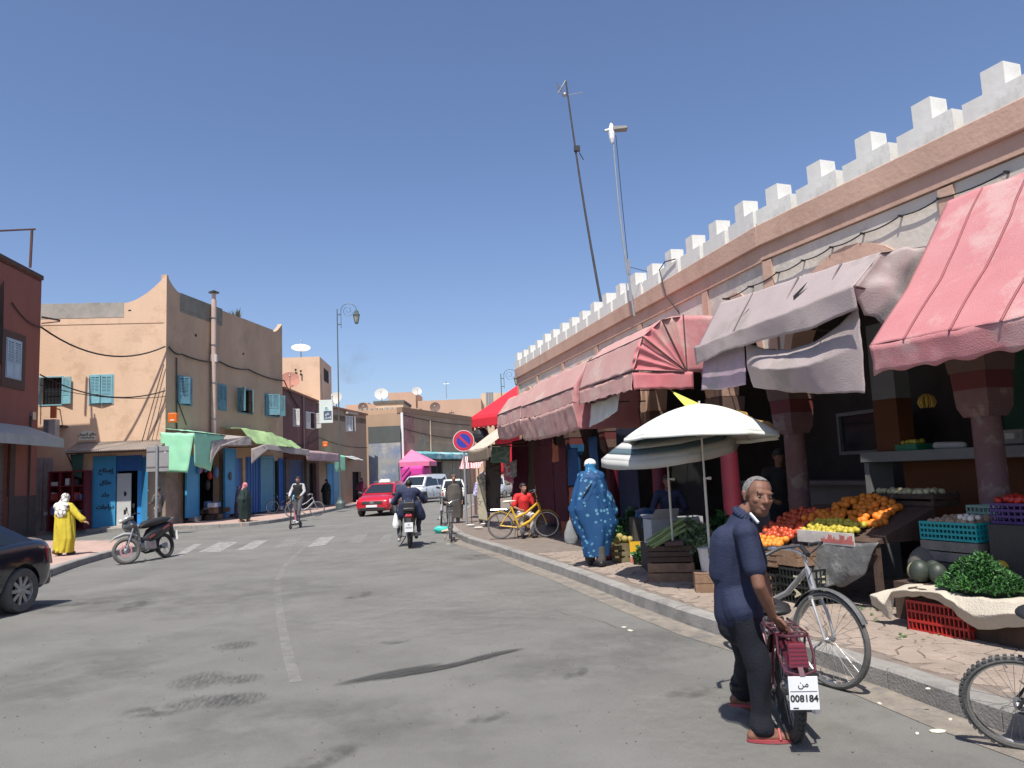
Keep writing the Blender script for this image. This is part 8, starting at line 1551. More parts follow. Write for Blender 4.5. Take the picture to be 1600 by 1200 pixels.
def plastic_crate(lab, P, rz, size, mat, nx=9, nz_=3, group=None):
 """moulded crate with a lattice of windows"""
 L, Wd, H = size; t = thing('crate', lab, 'crate', P, rz, group)
 for (ax, ln, off) in ((0, L, Wd / 2), (1, Wd, L / 2)):
  for s_ in (-1, 1):
   k = MB(); n_ = nx if ax == 0 else max(4, int(nx * Wd / L))
   for i in range(n_ + 1):
    c = -ln / 2 + ln * i / n_; k.box((c, s_ * off, H / 2) if ax == 0 else (s_ * off, c, H / 2), (.012, .016, H) if ax == 0 else (.016, .012, H))
   for i in range(nz_ + 1):
    z = .01 + (H - .02) * i / nz_; k.box((0, s_ * off, z) if ax == 0 else (s_ * off, 0, z), (ln, .021, .022) if ax == 0 else (.021, ln, .022))
   part(t, 'lattice_side', k, mat, kind='stuff')
 k = MB(); k.box((0, 0, .006), (L - .03, Wd - .03, .01)); part(t, 'bottom', k, mat); return t
def wang(F): return math.atan2(F.u.y, F.u.x)
A1_, A2_ = wang(W1), wang(W2)
def fruit_mesh(nm, r, mat, el=1.0, stalk=True):
 k = MB(); k.ball((0, 0, 0), (r, r, r * el), 12, 9); me = k.mesh(nm, mat, None, True, None); return me
orm = M('orange_peel', (.70, .20, .015), .5, .18, 9, .25, 160); tom = M('tomato_red', (.50, .07, .025), .35, .2, 7, .05); lem = M('lemon_yellow', (.44, .36, .04), .45, .12, 7, .2, 120); pal = M('fruit_pale', (.46, .42, .24), .6, .2, 7, .1); pot = M('potato_skin', (.36, .25, .16), .85, .25, 8, .3, 60)
def heap(nm, lab, cat, grp, me, r, F, s0, s1, n0, n1, zf, limit, seed, jit=.25):
 """fruit laid in rows over the surface z = zf(u, v); each one its own object"""
 rr_ = random.Random(seed); d = r * 1.86; c = 0; v = n1 - r; row = 0
 while v > n0 and c < limit:
  a = s0 + r + (row % 2) * r
  while a < s1 - r and c < limit:
   u_ = (a - s0) / (s1 - s0); v_ = (n1 - v) / (n1 - n0); z = zf(u_, v_)
   if z is not None:
    P = F.p(a + rr_.uniform(-jit, jit) * r, v + rr_.uniform(-jit, jit) * r, z + rr_.uniform(-.25, .35) * r); o = bpy.data.objects.new(nm, me); COL.objects.link(o); o.location = P; o.rotation_euler = (rr_.uniform(0, 3), rr_.uniform(0, 3), 0); q = rr_.uniform(.88, 1.1); o.scale = (q, q, q)
    o['label'] = lab; o['category'] = cat; o['group'] = grp; c += 1
   a += d
  v -= d * .8; row += 1
# fruit stand
st_ = thing('fruit_stand', 'dark sloping fruit stand draped in grey plastic, carrying oranges, lemons and tomatoes', 'stand', W1.p(1.5, .4, .14), world=True)
k = MB(); k.hexa([W1.p(.7, .86, .82), W1.p(2.45, .86, .82), W1.p(2.45, .0, .82), W1.p(.7, .0, .82)], [W1.p(.7, .86, .84), W1.p(2.45, .86, .84), W1.p(2.45, .0, 1.14), W1.p(.7, .0, 1.14)]); part(st_, 'top', k, woodd)
for a, n_ in ((.75, .8), (2.4, .8), (.75, .1), (2.4, .1), (1.55, .8)): k = MB(); fbox(k, W1, a - .03, a + .03, n_ - .03, n_ + .03, .14, .818); part(st_, 'leg', k, woodd)
plg = M('plastic_sheet_grey', (.13, .13, .125), .45, .25, 5, .4, 20, patch=(.4, .4, .38), pscale=2.5, pamt=.6)
c = cloth([[W1.p(1.5, .87, .84), W1.p(2.5, .87, .84)], [W1.p(1.6, .95, .5), W1.p(2.3, .9, .5)], [W1.p(1.75, .98, .3), W1.p(2.0, .85, .36)]], 30, 20, .07, 4, seed=2); part(st_, 'plastic_sheet', c, plg, smooth=True, angle=180, solid=.004)
heap('orange', 'loose orange in the big heap behind the lemons', 'orange', 'oranges heaped on the fruit stand', fruit_mesh('orange', .043, orm, .95), .043, W1, 1.12, 2.28, .05, .6, lambda u, v: .98 + .30 * v * (1 - abs(u - .45) ** 1.6 * 1.7) + .05 * nz(u * 5, v * 4) if abs(u - .5) < .5 - .15 * v else None, 130, 1, .6)
heap('lemon', 'yellow lemon in the front row above the printed price board', 'lemon', 'lemons at the front of the fruit stand', fruit_mesh('lemon', .033, lem, 1.15), .033, W1, 1.38, 2.16, .6, .86, lambda u, v: .89 + .12 * v + .03 * nz(u * 7, v * 3), 60, 2, .5)
heap('tomato', 'red tomato in the heap beside the lemons', 'tomato', 'tomatoes at the side of the fruit stand', fruit_mesh('tomato', .040, tom, .85), .040, W1, .62, 1.36, .3, .92, lambda u, v: .78 + .30 * v + .04 * u + .05 * nz(u * 5, v * 3, 3), 100, 3, .5)
heap('orange', 'orange in the low front heap beneath the tomatoes', 'orange', 'oranges in the crate below the tomatoes', fruit_mesh('orange', .041, M('orange_peel_bright', (.74, .26, .03), .5, .15, 9, .25, 160), .95), .041, W1, .78, 1.36, .92, 1.14, lambda u, v: .72 + .1 * v, 40, 4)
bd_ = thing('price_board', 'low white board with red printing under the lemons', 'board', W1.p(1.8, .9, .86), world=True)
k = MB(); fbox(k, W1, 1.36, 2.2, .875, .89, .78, .915); part(bd_, 'board', k, M('board_dirty_white', (.5, .47, .43), .7, .2, 8, .1), bevel=.003)
k = MB(); r = random.Random(4)
for i in range(26): a = 1.74 + .018 * i; h_ = r.uniform(.03, .1); fbox(k, W1, a, a + .011, .891, .894, .80, .80 + h_)
part(bd_, 'printed_lettering', k, M('ink_red', (.42, .08, .07), .7, .2, 8, 0))
crate('pale wooden crate of oranges tilted in front of the fruit stand', W1.p(1.05, 1.02, .5), A1_, (.55, .34, .2), wood); crate('lower wooden slatted crate behind the handlebars of the silver bicycle', W1.p(.9, 1.1, .14), A1_, (.55, .36, .3), wood, 3)
crate('brown wooden crate on the black crate under the stand', W1.p(1.45, 1.02, .54), A1_, (.42, .3, .2), wood, 2, gap=.1)
blkp = M('plastic_black', (.016, .02, .018), .45, .15, 5, .05)
t = plastic_crate('black plastic crate with pale letters HA on its end', W1.p(1.58, 1.0, .14), A1_, (.44, .34, .38), blkp, 8, 4)
lt = M('letter_pale', (.5, .46, .3), .7, .2, 8, .05); k = text_mb('H', .13, (.05, -.185, .27), (0, 0, -1), (1, 0, 0), .002, weight=.004); part(t, 'letter', k, lt); k = text_mb('A', .13, (.05, -.185, .12), (0, 0, -1), (1, 0, 0), .002, weight=.004); part(t, 'letter', k, lt)
k = text_mb('H', .12, (.223, .03, .27), (0, 0, -1), (0, 1, 0), .002, weight=.004); part(t, 'letter', k, lt); k = text_mb('A', .12, (.223, .03, .13), (0, 0, -1), (0, 1, 0), .002, weight=.004); part(t, 'letter', k, lt)
plastic_crate('second black plastic crate leaning behind the bicycle frame', W1.p(1.15, 1.12, .14), A1_ + .12, (.4, .3, .3), blkp, 8, 3)
# fruit crates at the back and the teal crate
t = crate('dark crate of pale fruit high at the back of the stall', W1.p(1.95, -.28, 1.13), A1_, (.85, .4, .16), woodd, 2)
heap('pear', 'pale round fruit in the dark back crate', 'fruit', 'pale fruit in the back crate', fruit_mesh('pear', .038, pal, 1.1), .038, W1, 1.56, 2.34, -.44, -.12, lambda u, v: 1.29, 40, 5)
tealp = M('plastic_teal', (.01, .30, .31), .4, .08, 5, .03)
crate('grey wooden crate supporting the teal crate', W1.p(3.1, .42, .68), A1_, (.62, .42, .2), M('crate_wood_grey', (.17, .15, .13), .85, .3, 7, .35, 60), 2, gap=.12); k = MB(); fbox(k, W1, 2.7, 3.6, .1, .66, .14, .675); one('stall_block', k, M('stall_block_dark', (.05, .045, .04), .8, .2, 4, .2), 'dark block holding up the teal and grey crates', 'stall', loc=W1.p(3.1, .4, .14))
plastic_crate('bright teal plastic crate of potatoes and garlic', W1.p(3.1, .42, .885), A1_, (.6, .4, .17), tealp, 14, 3)
heap('potato', 'potato in the teal plastic crate', 'potato', 'potatoes in the teal crate', fruit_mesh('potato', .034, pot, 1.2), .034, W1, 2.84, 3.38, .25, .6, lambda u, v: 1.04 + .03 * v, 60, 6); heap('garlic', 'white garlic bulb lying on the potatoes', 'garlic', 'garlic bulbs on the potatoes', fruit_mesh('garlic', .03, M('garlic', (.6, .55, .48), .6, .1, 8, .1), .9), .03, W1, 3.18, 3.4, .4, .6, lambda u, v: 1.1, 8, 7)
plastic_crate('pale green plastic crate standing behind the potatoes', W1.p(3.2, .08, .99), A1_, (.45, .2, .2), M('plastic_pale_green', (.22, .34, .27), .5, .1, 5, .05), 10, 3)
plastic_crate('purple plastic crate beside the pink column', W1.p(3.75, .35, 1.06), A1_, (.5, .36, .18), M('plastic_purple', (.07, .03, .14), .5, .1, 5, .05), 9, 3); heap('red_pepper', 'red pepper in the purple crate', 'pepper', 'red peppers in the purple crate', fruit_mesh('red_pepper', .035, M('pepper_red', (.42, .02, .01), .3, .1, 6, 0), 1.3), .035, W1, 3.52, 4.0, .2, .52, lambda u, v: 1.27, 30, 8)
k = MB(); fbox(k, W1, 3.5, 4.3, .12, .6, .14, 1.055); one('stall_block', k, M('stall_block_dark', (.05, .045, .04)), 'dark block under the purple crate of peppers', 'stall', loc=W1.p(3.9, .4, .14))
k = MB(); k.box(W1.p(2.75, -.95, 1.85), (.22, .14, .16), A1_); t = thing('kitchen_scale', 'grey box scale with a small display on the counter', 'scale', W1.p(2.75, -.95, 1.77), world=True); part(t, 'housing', k, M('radio_grey', (.2, .19, .18), .5, .1, 5, .05), bevel=.01); k = MB(); k.box(W1.p(2.75, -.86, 1.86), (.1, .06, .06), A1_); part(t, 'display', k, M('radio_light', (.4, .38, .34), .5, .1, 5, 0))
k = MB(); k.cap(W1.p(1.75, -.95, 1.8), W1.p(2.1, -.95, 1.79), .045, .04); one('wrapped_parcel', k, M('parcel_white', (.45, .44, .42), .7, .1, 6, .2), 'white wrapped parcel lying on the counter', 'parcel', loc=W1.p(1.9, -.95, 1.77), smooth=True)
plastic_crate('small green tray of fruit at the orange end of the counter', W1.p(1.42, -.95, 1.765), A1_, (.3, .25, .07), M('plastic_green', (.02, .16, .08), .5, .1, 5, .05), 8, 2); heap('yellow_fruit', 'yellow fruit in the small green tray on the counter', 'fruit', 'yellow fruit on the counter tray', fruit_mesh('yellow_fruit', .032, lem, 1), .032, W1, 1.3, 1.55, -1.05, -.85, lambda u, v: 1.86, 14, 9)
t = thing('banana_bunch', 'bunch of yellow bananas hanging in the dark shop', 'bananas', W1.p(1.72, -.9, 2.35), world=True)
for i in range(9): a = i * .7; k = MB(); o = W1.p(1.72, -.9, 2.42); d_ = V((math.cos(a), math.sin(a), 0)); k.tube([o + d_ * .02, o + d_ * .07 - V((0, 0, .04)), o + d_ * .09 - V((0, 0, .1)), o + d_ * .07 - V((0, 0, .16))], [.01, .017, .018, .008], 7); part(t, 'banana', k, M('banana', (.42, .28, .05), .5, .2, 6, 0), smooth=True)
# leaves
def leaf_heap(nm, lab, P, rx, ry, h, n, size, mats, seed, cat='herbs', rz=0, stems=0, up=.5, long=1.5):
 t = thing(nm, lab, cat, P, rz); r = random.Random(seed)
 for mi, mt_ in enumerate(mats):
  k = MB()
  for i in range(n // len(mats)):
   a = r.uniform(0, 6.283); q = math.sqrt(r.random()); x, y = rx * q * math.cos(a), ry * q * math.sin(a); bump = .75 + .45 * nz(x * 6 + seed, y * 6); z = h * (1 - q ** 2.2) * bump * r.uniform(.72, 1.05)
   d = V((r.gauss(0, 1), r.gauss(0, 1), r.gauss(up, .6))).normalized(); s = d.cross(V((r.gauss(0, 1), r.gauss(0, 1), r.gauss(0, 1)))).normalized(); L = size * r.uniform(.6, 1.4); o = V((x, y, z)); c_ = d.cross(s) * L * .12
   k.add([o, o + d * L * .5 * long + s * L * .35 + c_, o + d * L * long, o + d * L * .5 * long - s * L * .35 + c_], [(0, 1, 2, 3)])
  part(t, 'leaves', k, mt_, kind='stuff')
 if stems:
  k = MB()
  for i in range(stems): a = r.uniform(0, 6.28); q = r.random(); o = V((rx * q * math.cos(a), ry * q * math.sin(a), 0)); k.tube([o * .4, o + V((0, 0, h * .7 * (1 - q * .6)))], .004, 4)
  part(t, 'stalks', k, M('stalk_green', (.14, .2, .07), .6, .2, 5, 0), kind='stuff')
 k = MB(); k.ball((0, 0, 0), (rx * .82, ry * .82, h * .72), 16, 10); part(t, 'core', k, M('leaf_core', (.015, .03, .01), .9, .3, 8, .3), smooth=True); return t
lg = [M('leaf_bright', (.055, .17, .03), .55, .25, 12, .1), M('leaf_mid', (.03, .11, .022), .6, .25, 12, .1), M('leaf_deep', (.015, .06, .016), .6, .25, 12, .1)]
cel = [M('leaf_celery', (.13, .19, .09), .55, .25, 12, .1), M('leaf_celery_pale', (.2, .25, .13), .55, .2, 12, .1)]
leaf_heap('herb_pile', 'big fluffy heap of bright green parsley on the cloth covered crates', W1.p(3.68, .98, .56), .36, .27, .28, 9000, .028, lg, 3, rz=A1_)
leaf_heap('herb_pile', 'dark green leafy heap beside the man in blue polo', (2.95, 11.1, .2), .62, .5, .78, 5000, .07, lg[1:], 4, stems=60)
leaf_heap('herb_pile', 'dark bushy greens behind the blue robed woman', (1.95, 13.7, .2), .42, .4, .78, 3600, .06, lg[1:], 5)
leaf_heap('herb_pile', 'low dark greens behind the striped umbrella pole', (2.35, 12.6, .2), .5, .35, .55, 2500, .06, lg[1:], 6)
# cloth covered heap with the red crate
k = MB(); fbox(k, W1, 3.08, 4.3, .78, 1.16, .14, .50); one('crate_stack_base', k, woodd, 'dark boxes underneath the cream cloth', 'box', loc=W1.p(3.7, 1, .14))
redp = M('plastic_crate_red', (.40, .022, .018), .4, .1, 5, .03)
plastic_crate('red plastic lattice crate peeping out under the cream cloth', W1.p(3.42, 1.06, .14), A1_ + .04, (.58, .36, .27), redp, 14, 3)
shm = M('sacking_cream', (.50, .45, .36), .9, .14, 3, .5, 70, patch=(.36, .32, .25), pscale=3, pamt=.7)
FS_ = Fac(W1.p(0, 1.28, 0)[:2], W1.u[:2], W1.n[:2])
def fs(x, y, n=0): a, z = FS_.hit(x, y, n); return FS_.p(a, n, max(z, .16))
top_b = [W1.p(2.85, .75, .5), W1.p(3.3, .75, .52), W1.p(3.8, .75, .52), W1.p(4.6, .75, .5)]
top_f = [W1.p(2.92, 1.2, .46), W1.p(3.2, 1.28, .5), W1.p(3.7, 1.28, .52), W1.p(4.5, 1.24, .52)]
bot = [fs(1362, 945), fs(1392, 968), fs(1398, 932), fs(1440, 930), fs(1470, 945), fs(1500, 962), fs(1530, 982), fs(1565, 982), fs(1640, 975)]
midr = [V(a).lerp(b, .5) + W1.n * .05 for a, b in zip([fs(1365, 915), fs(1390, 915), fs(1405, 912), fs(1440, 912), fs(1470, 915), fs(1500, 920), fs(1530, 930), fs(1565, 935), fs(1640, 935)], bot)]
one('covering_cloth', cloth([top_b, top_f, midr, bot], 110, 50, .045, 4.5, seed=8), shm, 'crumpled cream sacking spread over crates beneath the parsley', 'cloth', loc=W1.p(3.6, 1.2, .5), smooth=True, angle=180, solid=.006)
for i, (a, n_, r_) in enumerate([(3.42, .70, .055), (3.53, .72, .06), (3.64, .70, .055), (3.50, .62, .05), (3.6, .6, .055)]): k = MB(); k.ball((0, 0, 0), (r_ * 1.25, r_, r_), 12, 9); o = one('melon', k, M('melon_yellow', (.50, .34, .04), .5, .15, 6, .15), 'yellow melon behind the parsley heap', 'melon', group='yellow melons behind the parsley', smooth=True); o.location = W1.p(a, n_, .60 + (.09 if i > 2 else .06)); o.rotation_euler = (0, 0, i * 1.1)
sq = M('squash_dark', (.035, .045, .035), .5, .3, 5, .1)
for i, (a, n_, r_, m_) in enumerate([(2.86, .8, .08, M('squash_pale', (.3, .3, .17), .5, .2, 5, .1)), (2.96, .86, .095, sq), (3.1, .80, .085, sq), (2.98, .70, .09, sq)]): k = MB(); k.ball((0, 0, 0), (r_, r_, r_ * 1.15), 14, 10); o = one('squash', k, m_, ['pale green squash in front of the mesh sack', 'largest dark squash before the mesh sack', 'dark squash next to the parsley', 'dark squash lying behind the others'][i], 'squash', smooth=True); o.location = W1.p(a, n_, .52 + r_ * .9)
k = MB(); fbox(k, W1, 2.72, 3.06, .6, .95, .14, .50); one('crate_stack_base', k, woodd, 'dark box carrying the squashes', 'box', loc=W1.p(2.9, .8, .14))
k = MB(); k.ball(W1.p(2.8, .55, .62), (.2, .17, .2), 18, 12); one('mesh_sack', k, Mprint('mesh_sack', (.10, .09, .075), (.2, .18, .14), 22, .05), 'bulging mesh sack of vegetables behind the squashes', 'sack', loc=W1.p(2.8, .55, .5), smooth=True)
# litter of leaves on the pavement
r = random.Random(9)
for i in range(26):
 P = G(r.uniform(1330, 1400), r.uniform(948, 978), .16) if i < 14 else G(r.uniform(1400, 1560), r.uniform(985, 1000), .16); k = MB(); a = r.uniform(0, 6.28); L = r.uniform(.02, .05); d = V((math.cos(a), math.sin(a), 0)); s = V((-d.y, d.x, 0)) * L * .4; k.slab([-d * L, -s + V((0, 0, .008)), d * L, s + V((0, 0, .006))], (0, 0, .002)); o = one('fallen_leaf', k, lg[i % 2], 'bit of green leaf dropped on the paving near the cream cloth', 'leaf', 'leaves dropped on the paving'); o.location = P
for i, (x, y, z, w_) in enumerate([(1465, 1142, 0, .055), (1433, 1146, 0, .02), (1374, 1099, 0, .02), (1450, 1076, .155, .018), (1485, 1124, 0, .02), (985, 985, 0, .05), (975, 980, 0, .03), (1165, 990, 0, .04), (640, 851, 0, .05), (700, 850, 0, .06), (770, 858, 0, .04)]):
 k = MB(); k.ball((0, 0, 0), (w_, w_ * .6, .008), 7, 5); o = one('litter_scrap', k, M('scrap_pale', (.62, .58, .48), .8, .2, 9, .1), 'pale scrap of litter lying by the kerb', 'litter', 'pale scraps of litter by the kerb'); o.location = G(x, y, z + .006); o.rotation_euler = (0, 0, i)

# ------------------------------------------------------------------ umbrellas
def umbrella(lab, base, H, R1, drop, mats, tilt=(0, 0), n=8, pole=.017, stripes=None, flap=.12, group=None, polemat=None):
 t = thing('market_umbrella', lab, 'umbrella', base, 0); Q = Matrix.Rotation(tilt[0], 3, 'X') @ Matrix.Rotation(tilt[1], 3, 'Y'); top = V((0, 0, H))
 def pt(a, q):   # q 0..1 from hub to rim
  cell = (a / (2 * math.pi) * n) % 1; sagk = 1 - .075 * math.sin(math.pi * cell) * q; z = -drop * (q ** 1.7) - .03 * math.sin(math.pi * cell) * q * 0; rr_ = R1 * q * sagk; return top + Q @ V((rr_ * math.cos(a), rr_ * math.sin(a), z))
 rings = stripes or [(0, 1, mats[0])]
 for q0, q1, mt_ in rings:
  k = MB(); N = n * 6; S = max(2, int((q1 - q0) * 12)); vs = [pt(2 * math.pi * i / N, q0 + (q1 - q0) * j / S) for j in range(S + 1) for i in range(N)]
  k.add(vs, [(j * N + i, j * N + (i + 1) % N, (j + 1) * N + (i + 1) % N, (j + 1) * N + i) for j in range(S) for i in range(N)]); part(t, 'canopy', k, mt_, smooth=True, angle=30, solid=.003)
 k = MB(); N = n * 6; vs = []
 for i in range(N): a = 2 * math.pi * i / N; p = pt(a, 1); vs += [p, p + Q @ V((.012 * math.cos(a), .012 * math.sin(a), -flap * (1 if flap < .06 else .85 + .15 * abs(math.sin(a * n / 2)))))]
 k.add(vs, [(2 * i, 2 * ((i + 1) % N), 2 * ((i + 1) % N) + 1, 2 * i + 1) for i in range(N)]); part(t, 'valance', k, mats[-1], smooth=True, angle=30, solid=.003)
 for i in range(n):
  a = 2 * math.pi * i / n; k = MB(); k.tube([pt(a, q) - V((0, 0, .008)) for q in (.02, .3, .6, .85, 1)], .004, 5); k.tube([V((0, 0, H - drop * 1.05)), pt(a, .5) - V((0, 0, .01))], .004, 5); part(t, 'rib', k, steel)
 pm = polemat or M('pole_cream', (.55, .52, .45), .5, .1, 5, .05); k = MB(); k.tube([(0, 0, 0), (0, 0, H * .55)], pole, 10); k.tube([(0, 0, H * .5), top + V((0, 0, .04))], pole * .75, 10); part(t, 'pole', k, pm, smooth=True); k = MB(); k.cap((pole, 0, H * .54), (pole + .05, 0, H * .54), .012, .022); part(t, 'knob', k, pm, smooth=True)
 return t
wc = M('umbrella_white', (.68, .69, .62), .75, .04, 3, .1, 60)
umbrella('large plain white market umbrella standing in a bucket', (2.37, 9.75, .42), 2.04, .97, .42, [wc], n=10, flap=.05, tilt=(R_(-2), R_(1.5)))
sw_, sb_ = M('umbrella_offwhite', (.46, .46, .43), .75, .05, 3, .1, 60), M('umbrella_blue_grey', (.07, .11, .13), .75, .1, 3, .1, 60)
umbrella('blue grey and white striped umbrella tilted behind the white one', (2.09, 10.62, .62), 1.66, .95, .34, [sb_, sb_, sw_], tilt=(R_(7), R_(-7)), stripes=[(0, .25, sw_), (.25, .4, sb_), (.4, .52, sw_), (.52, .66, sb_), (.66, .78, sw_), (.78, .9, sb_), (.9, 1, sw_)], flap=.13)
# crates under the striped umbrella
crate('lower brown wooden crate of the stack under the striped umbrella', (2.08, 10.75, .14), -.25, (.62, .42, .26), wood, 2, gap=.1)
crate('upper near black crate of the stack holding celery', (2.08, 10.75, .405), -.25, (.60, .40, .22), woodd, 3, gap=.15)
t = thing('celery_bundle', 'thick bundle of pale green celery stalks with floppy leaves on the black crate', 'celery', (2.1, 10.75, .62), world=True); r = random.Random(2)
for i in range(34): y = r.uniform(-.16, .12); z = r.uniform(0, .14); x0 = r.uniform(-.34, -.24); k = MB(); o = V((2.1, 10.75, .65)); k.tube([o + V((x0, y, z * .6 - .05)), o + V((-.05, y * .8, z + .06)), o + V((.18, y * .9, z + .14 + r.uniform(0, .08)))], [.013, .016, .008], 5); part(t, 'stalk', k, M('celery_stalk', (.26, .33, .13), .5, .2, 6, .05), smooth=True)
leaf_heap('celery_leaves', 'floppy celery leaves spilling over the crate end', (2.42, 10.75, .58), .24, .24, .36, 1100, .085, cel, 12, cat='celery', up=.2)
k = MB(); k.hexa([(1.97, 10.48, .63), (2.2, 10.46, .63), (2.2, 10.6, .63), (1.97, 10.6, .63)], [(1.98, 10.48, .68), (2.2, 10.46, .70), (2.2, 10.6, .70), (1.98, 10.6, .68)]); one('brick', k, M('brick_brown', (.10, .06, .055), .85, .2, 6, .2), 'dark brown brick weighing down the foot of the striped umbrella', 'brick', loc=(2.08, 10.52, .63), bevel=.006)
t = thing('paint_bucket', 'dirty white plastic bucket holding the white umbrella pole', 'bucket', (2.35, 9.75, .38)); k = MB(); k.lathe([(.095, .0), (.125, .27), (.132, .27), (.132, .285), (.12, .285), (.09, .012), (.0, .012)], (0, 0, 0), 22); part(t, 'pail', k, M('bucket_white', (.58, .56, .52), .6, .15, 6, .1, patch=(.4, .32, .28), pscale=6), smooth=True); k = MB(); k.tube([(.13 * math.cos(a), -.02 - .1 * math.sin(a) * .3, .25 - .13 * math.sin(a)) for a in [i * math.pi / 10 for i in range(11)]], .003, 5); part(t, 'bail', k, steel); k = MB(); k.lathe([(.0, .2), (.115, .22)], (0, 0, 0), 20); part(t, 'concrete_fill', k, stepm)
crate('wooden crate box under the white bucket', (2.36, 9.72, .14), -.15, (.42, .36, .235), wood, 2, gap=.06)
k = MB(); k.box((2.36, 9.72, .372), (.42, .36, .012), -.15); one('plank_lid', k, wood, 'plank lid on the wooden crate beneath the bucket', 'board', loc=(2.36, 9.72, .37))
card = M('cardboard', (.27, .18, .11), .85, .12, 4, .15); cardw = M('cardboard_white', (.42, .42, .43), .8, .08, 4, .1)
def carton(lab, P, rz, sz, mat, flaps=True, tiltx=0):
 t = thing('cardboard_box', lab, 'box', P, rz); t.rotation_euler = (tiltx, 0, rz); L, w_, H = sz; k = MB()
 for c_, d_ in (((0, -w_ / 2, H / 2), (L, .006, H)), ((0, w_ / 2, H / 2), (L, .006, H)), ((-L / 2, 0, H / 2), (.006, w_ - .007, H)), ((L / 2, 0, H / 2), (.006, w_ - .007, H)), ((0, 0, .003), (L - .01, w_ - .01, .006))): k.box(c_, d_)
 part(t, 'carton', k, mat)
 if flaps:
  for s_ in (-1, 1): k = MB(); k.slab([(-L / 2, s_ * w_ / 2, H), (L / 2, s_ * w_ / 2, H), (L / 2 - .02, s_ * (w_ / 2 + .13), H + .1 - .05 * s_), (-L / 2 + .02, s_ * (w_ / 2 + .13), H + .1 - .05 * s_)], (0, 0, .005)); part(t, 'flap', k, mat)
 return t
carton('grey white cardboard box standing open behind the celery', (2.15, 11.8, .55), .25, (.42, .3, .36), cardw); carton('brown cardboard box with open flaps behind the celery', (2.4, 11.4, .5), -.2, (.4, .3, .26), card); carton('long white carton beside the open cardboard boxes', (2.6, 12.2, .6), .1, (.5, .3, .3), cardw, False)
k = MB(); k.box((2.35, 11.8, .34), (.9, .9, .4)); one('stall_block', k, M('stall_block_dark', (.05, .045, .04)), 'dark block carrying the cardboard boxes', 'stall', loc=(2.35, 11.8, .14))
t = carton('yellow carton printed with green, white and red waves near the celery crates', (2.03, 12.95, .15), -.1, (.4, .3, .34), M('carton_yellow', (.70, .40, .02), .6, .05, 4, .05), False)
for z0, z1, m_ in ((.135, .17, M('carton_green', (.04, .2, .04), .6, .05, 4, 0)), (.095, .134, M('carton_white', (.6, .6, .5), .6, .05, 4, 0)), (.0, .094, M('carton_pink', (.55, .18, .16), .6, .35, 9, 0))): k = MB(); k.hexa([(-.201, -.156, z0), (.201, -.156, z0), (.201, -.152, z0), (-.201, -.152, z0)], [(-.201, -.156, z1), (.201, -.156, z1 + .02), (.201, -.152, z1 + .02), (-.201, -.152, z1)]); part(t, 'printed_band', k, m_)
crate('slatted crate of yellow green melons next to the yellow carton', (1.72, 13.1, .14), -.1, (.34, .4, .3), M('crate_wood_mix', (.16, .13, .07), .85, .4, 8, .2), 3)
for i, (x, y, z) in enumerate([(1.64, 12.98, .5), (1.76, 12.98, .52), (1.86, 13.08, .5), (1.7, 13.14, .55), (2.0, 12.95, .54)]): k = MB(); k.ball((0, 0, 0), .06, 12, 8); o = one('melon', k, M('melon_green_yellow', (.34, .27, .08), .6, .2, 8, .15), 'yellow green melon in the slatted crate by the yellow carton', 'melon', 'melons in the slatted crate', smooth=True); o.location = (x, y, z)
o = V((1.5, 13.35, .52)); k = bag_mb(o, .36, .34, .12, 6, 1.2); one('shopping_bag', k, Mstripe('bag_pink', (.42, .04, .10), (.3, .12, .1), 6, 'Z', rnd=1), 'crumpled pink and grey bag on the pavement behind the woman in blue', 'bag', loc=o, smooth=True)
k = cloth([[V((2.0, 13.2, .98)), V((2.6, 13.0, 1.0))], [V((1.95, 12.9, .9)), V((2.65, 12.7, .92))], [V((2.0, 12.85, .7)), V((2.6, 12.65, .72))]], 20, 14, .09, 5); one('plastic_sheet', k, M('sheet_blue', (.01, .07, .16), .35, .2, 5, .1), 'crumpled blue plastic sheet on the dark greens', 'sheet', loc=(2.3, 13, .95), smooth=True, angle=180, solid=.004)
k = MB(); k.box((2.3, 13.1, .5), (.8, .5, .72)); one('stall_block', k, M('stall_block_dark', (.05, .045, .04)), 'dark block beneath the blue plastic sheet', 'stall', loc=(2.3, 13.1, .14))
# yellow pennant and ochre cloths under the grey awning
k = MB(); k.add([D(1048, 610, 11.6), D(1100, 634, 10.9), D(1082, 650, 10.9), D(1070, 634, 11.2)], [(0, 1, 2, 3)]); one('yellow_sheet', k, M('sheet_yellow', (.62, .62, .12), .7, .05, 4, .1), 'bright yellow plastic sheet corner stretched above the white umbrella', 'sheet', loc=D(1070, 630, 11.2), solid=.004)
k = cloth([[D(1150, 640, 11.4), D(1215, 665, 10.8)], [D(1170, 655, 11.2), D(1222, 680, 10.6)]], 12, 8, .05, 4); one('ochre_sheet', k, M('sheet_ochre', (.34, .20, .06), .8, .1, 4, .1), 'ochre sheet slung behind the white umbrella', 'sheet', loc=D(1180, 660, 11), smooth=True, solid=.004)

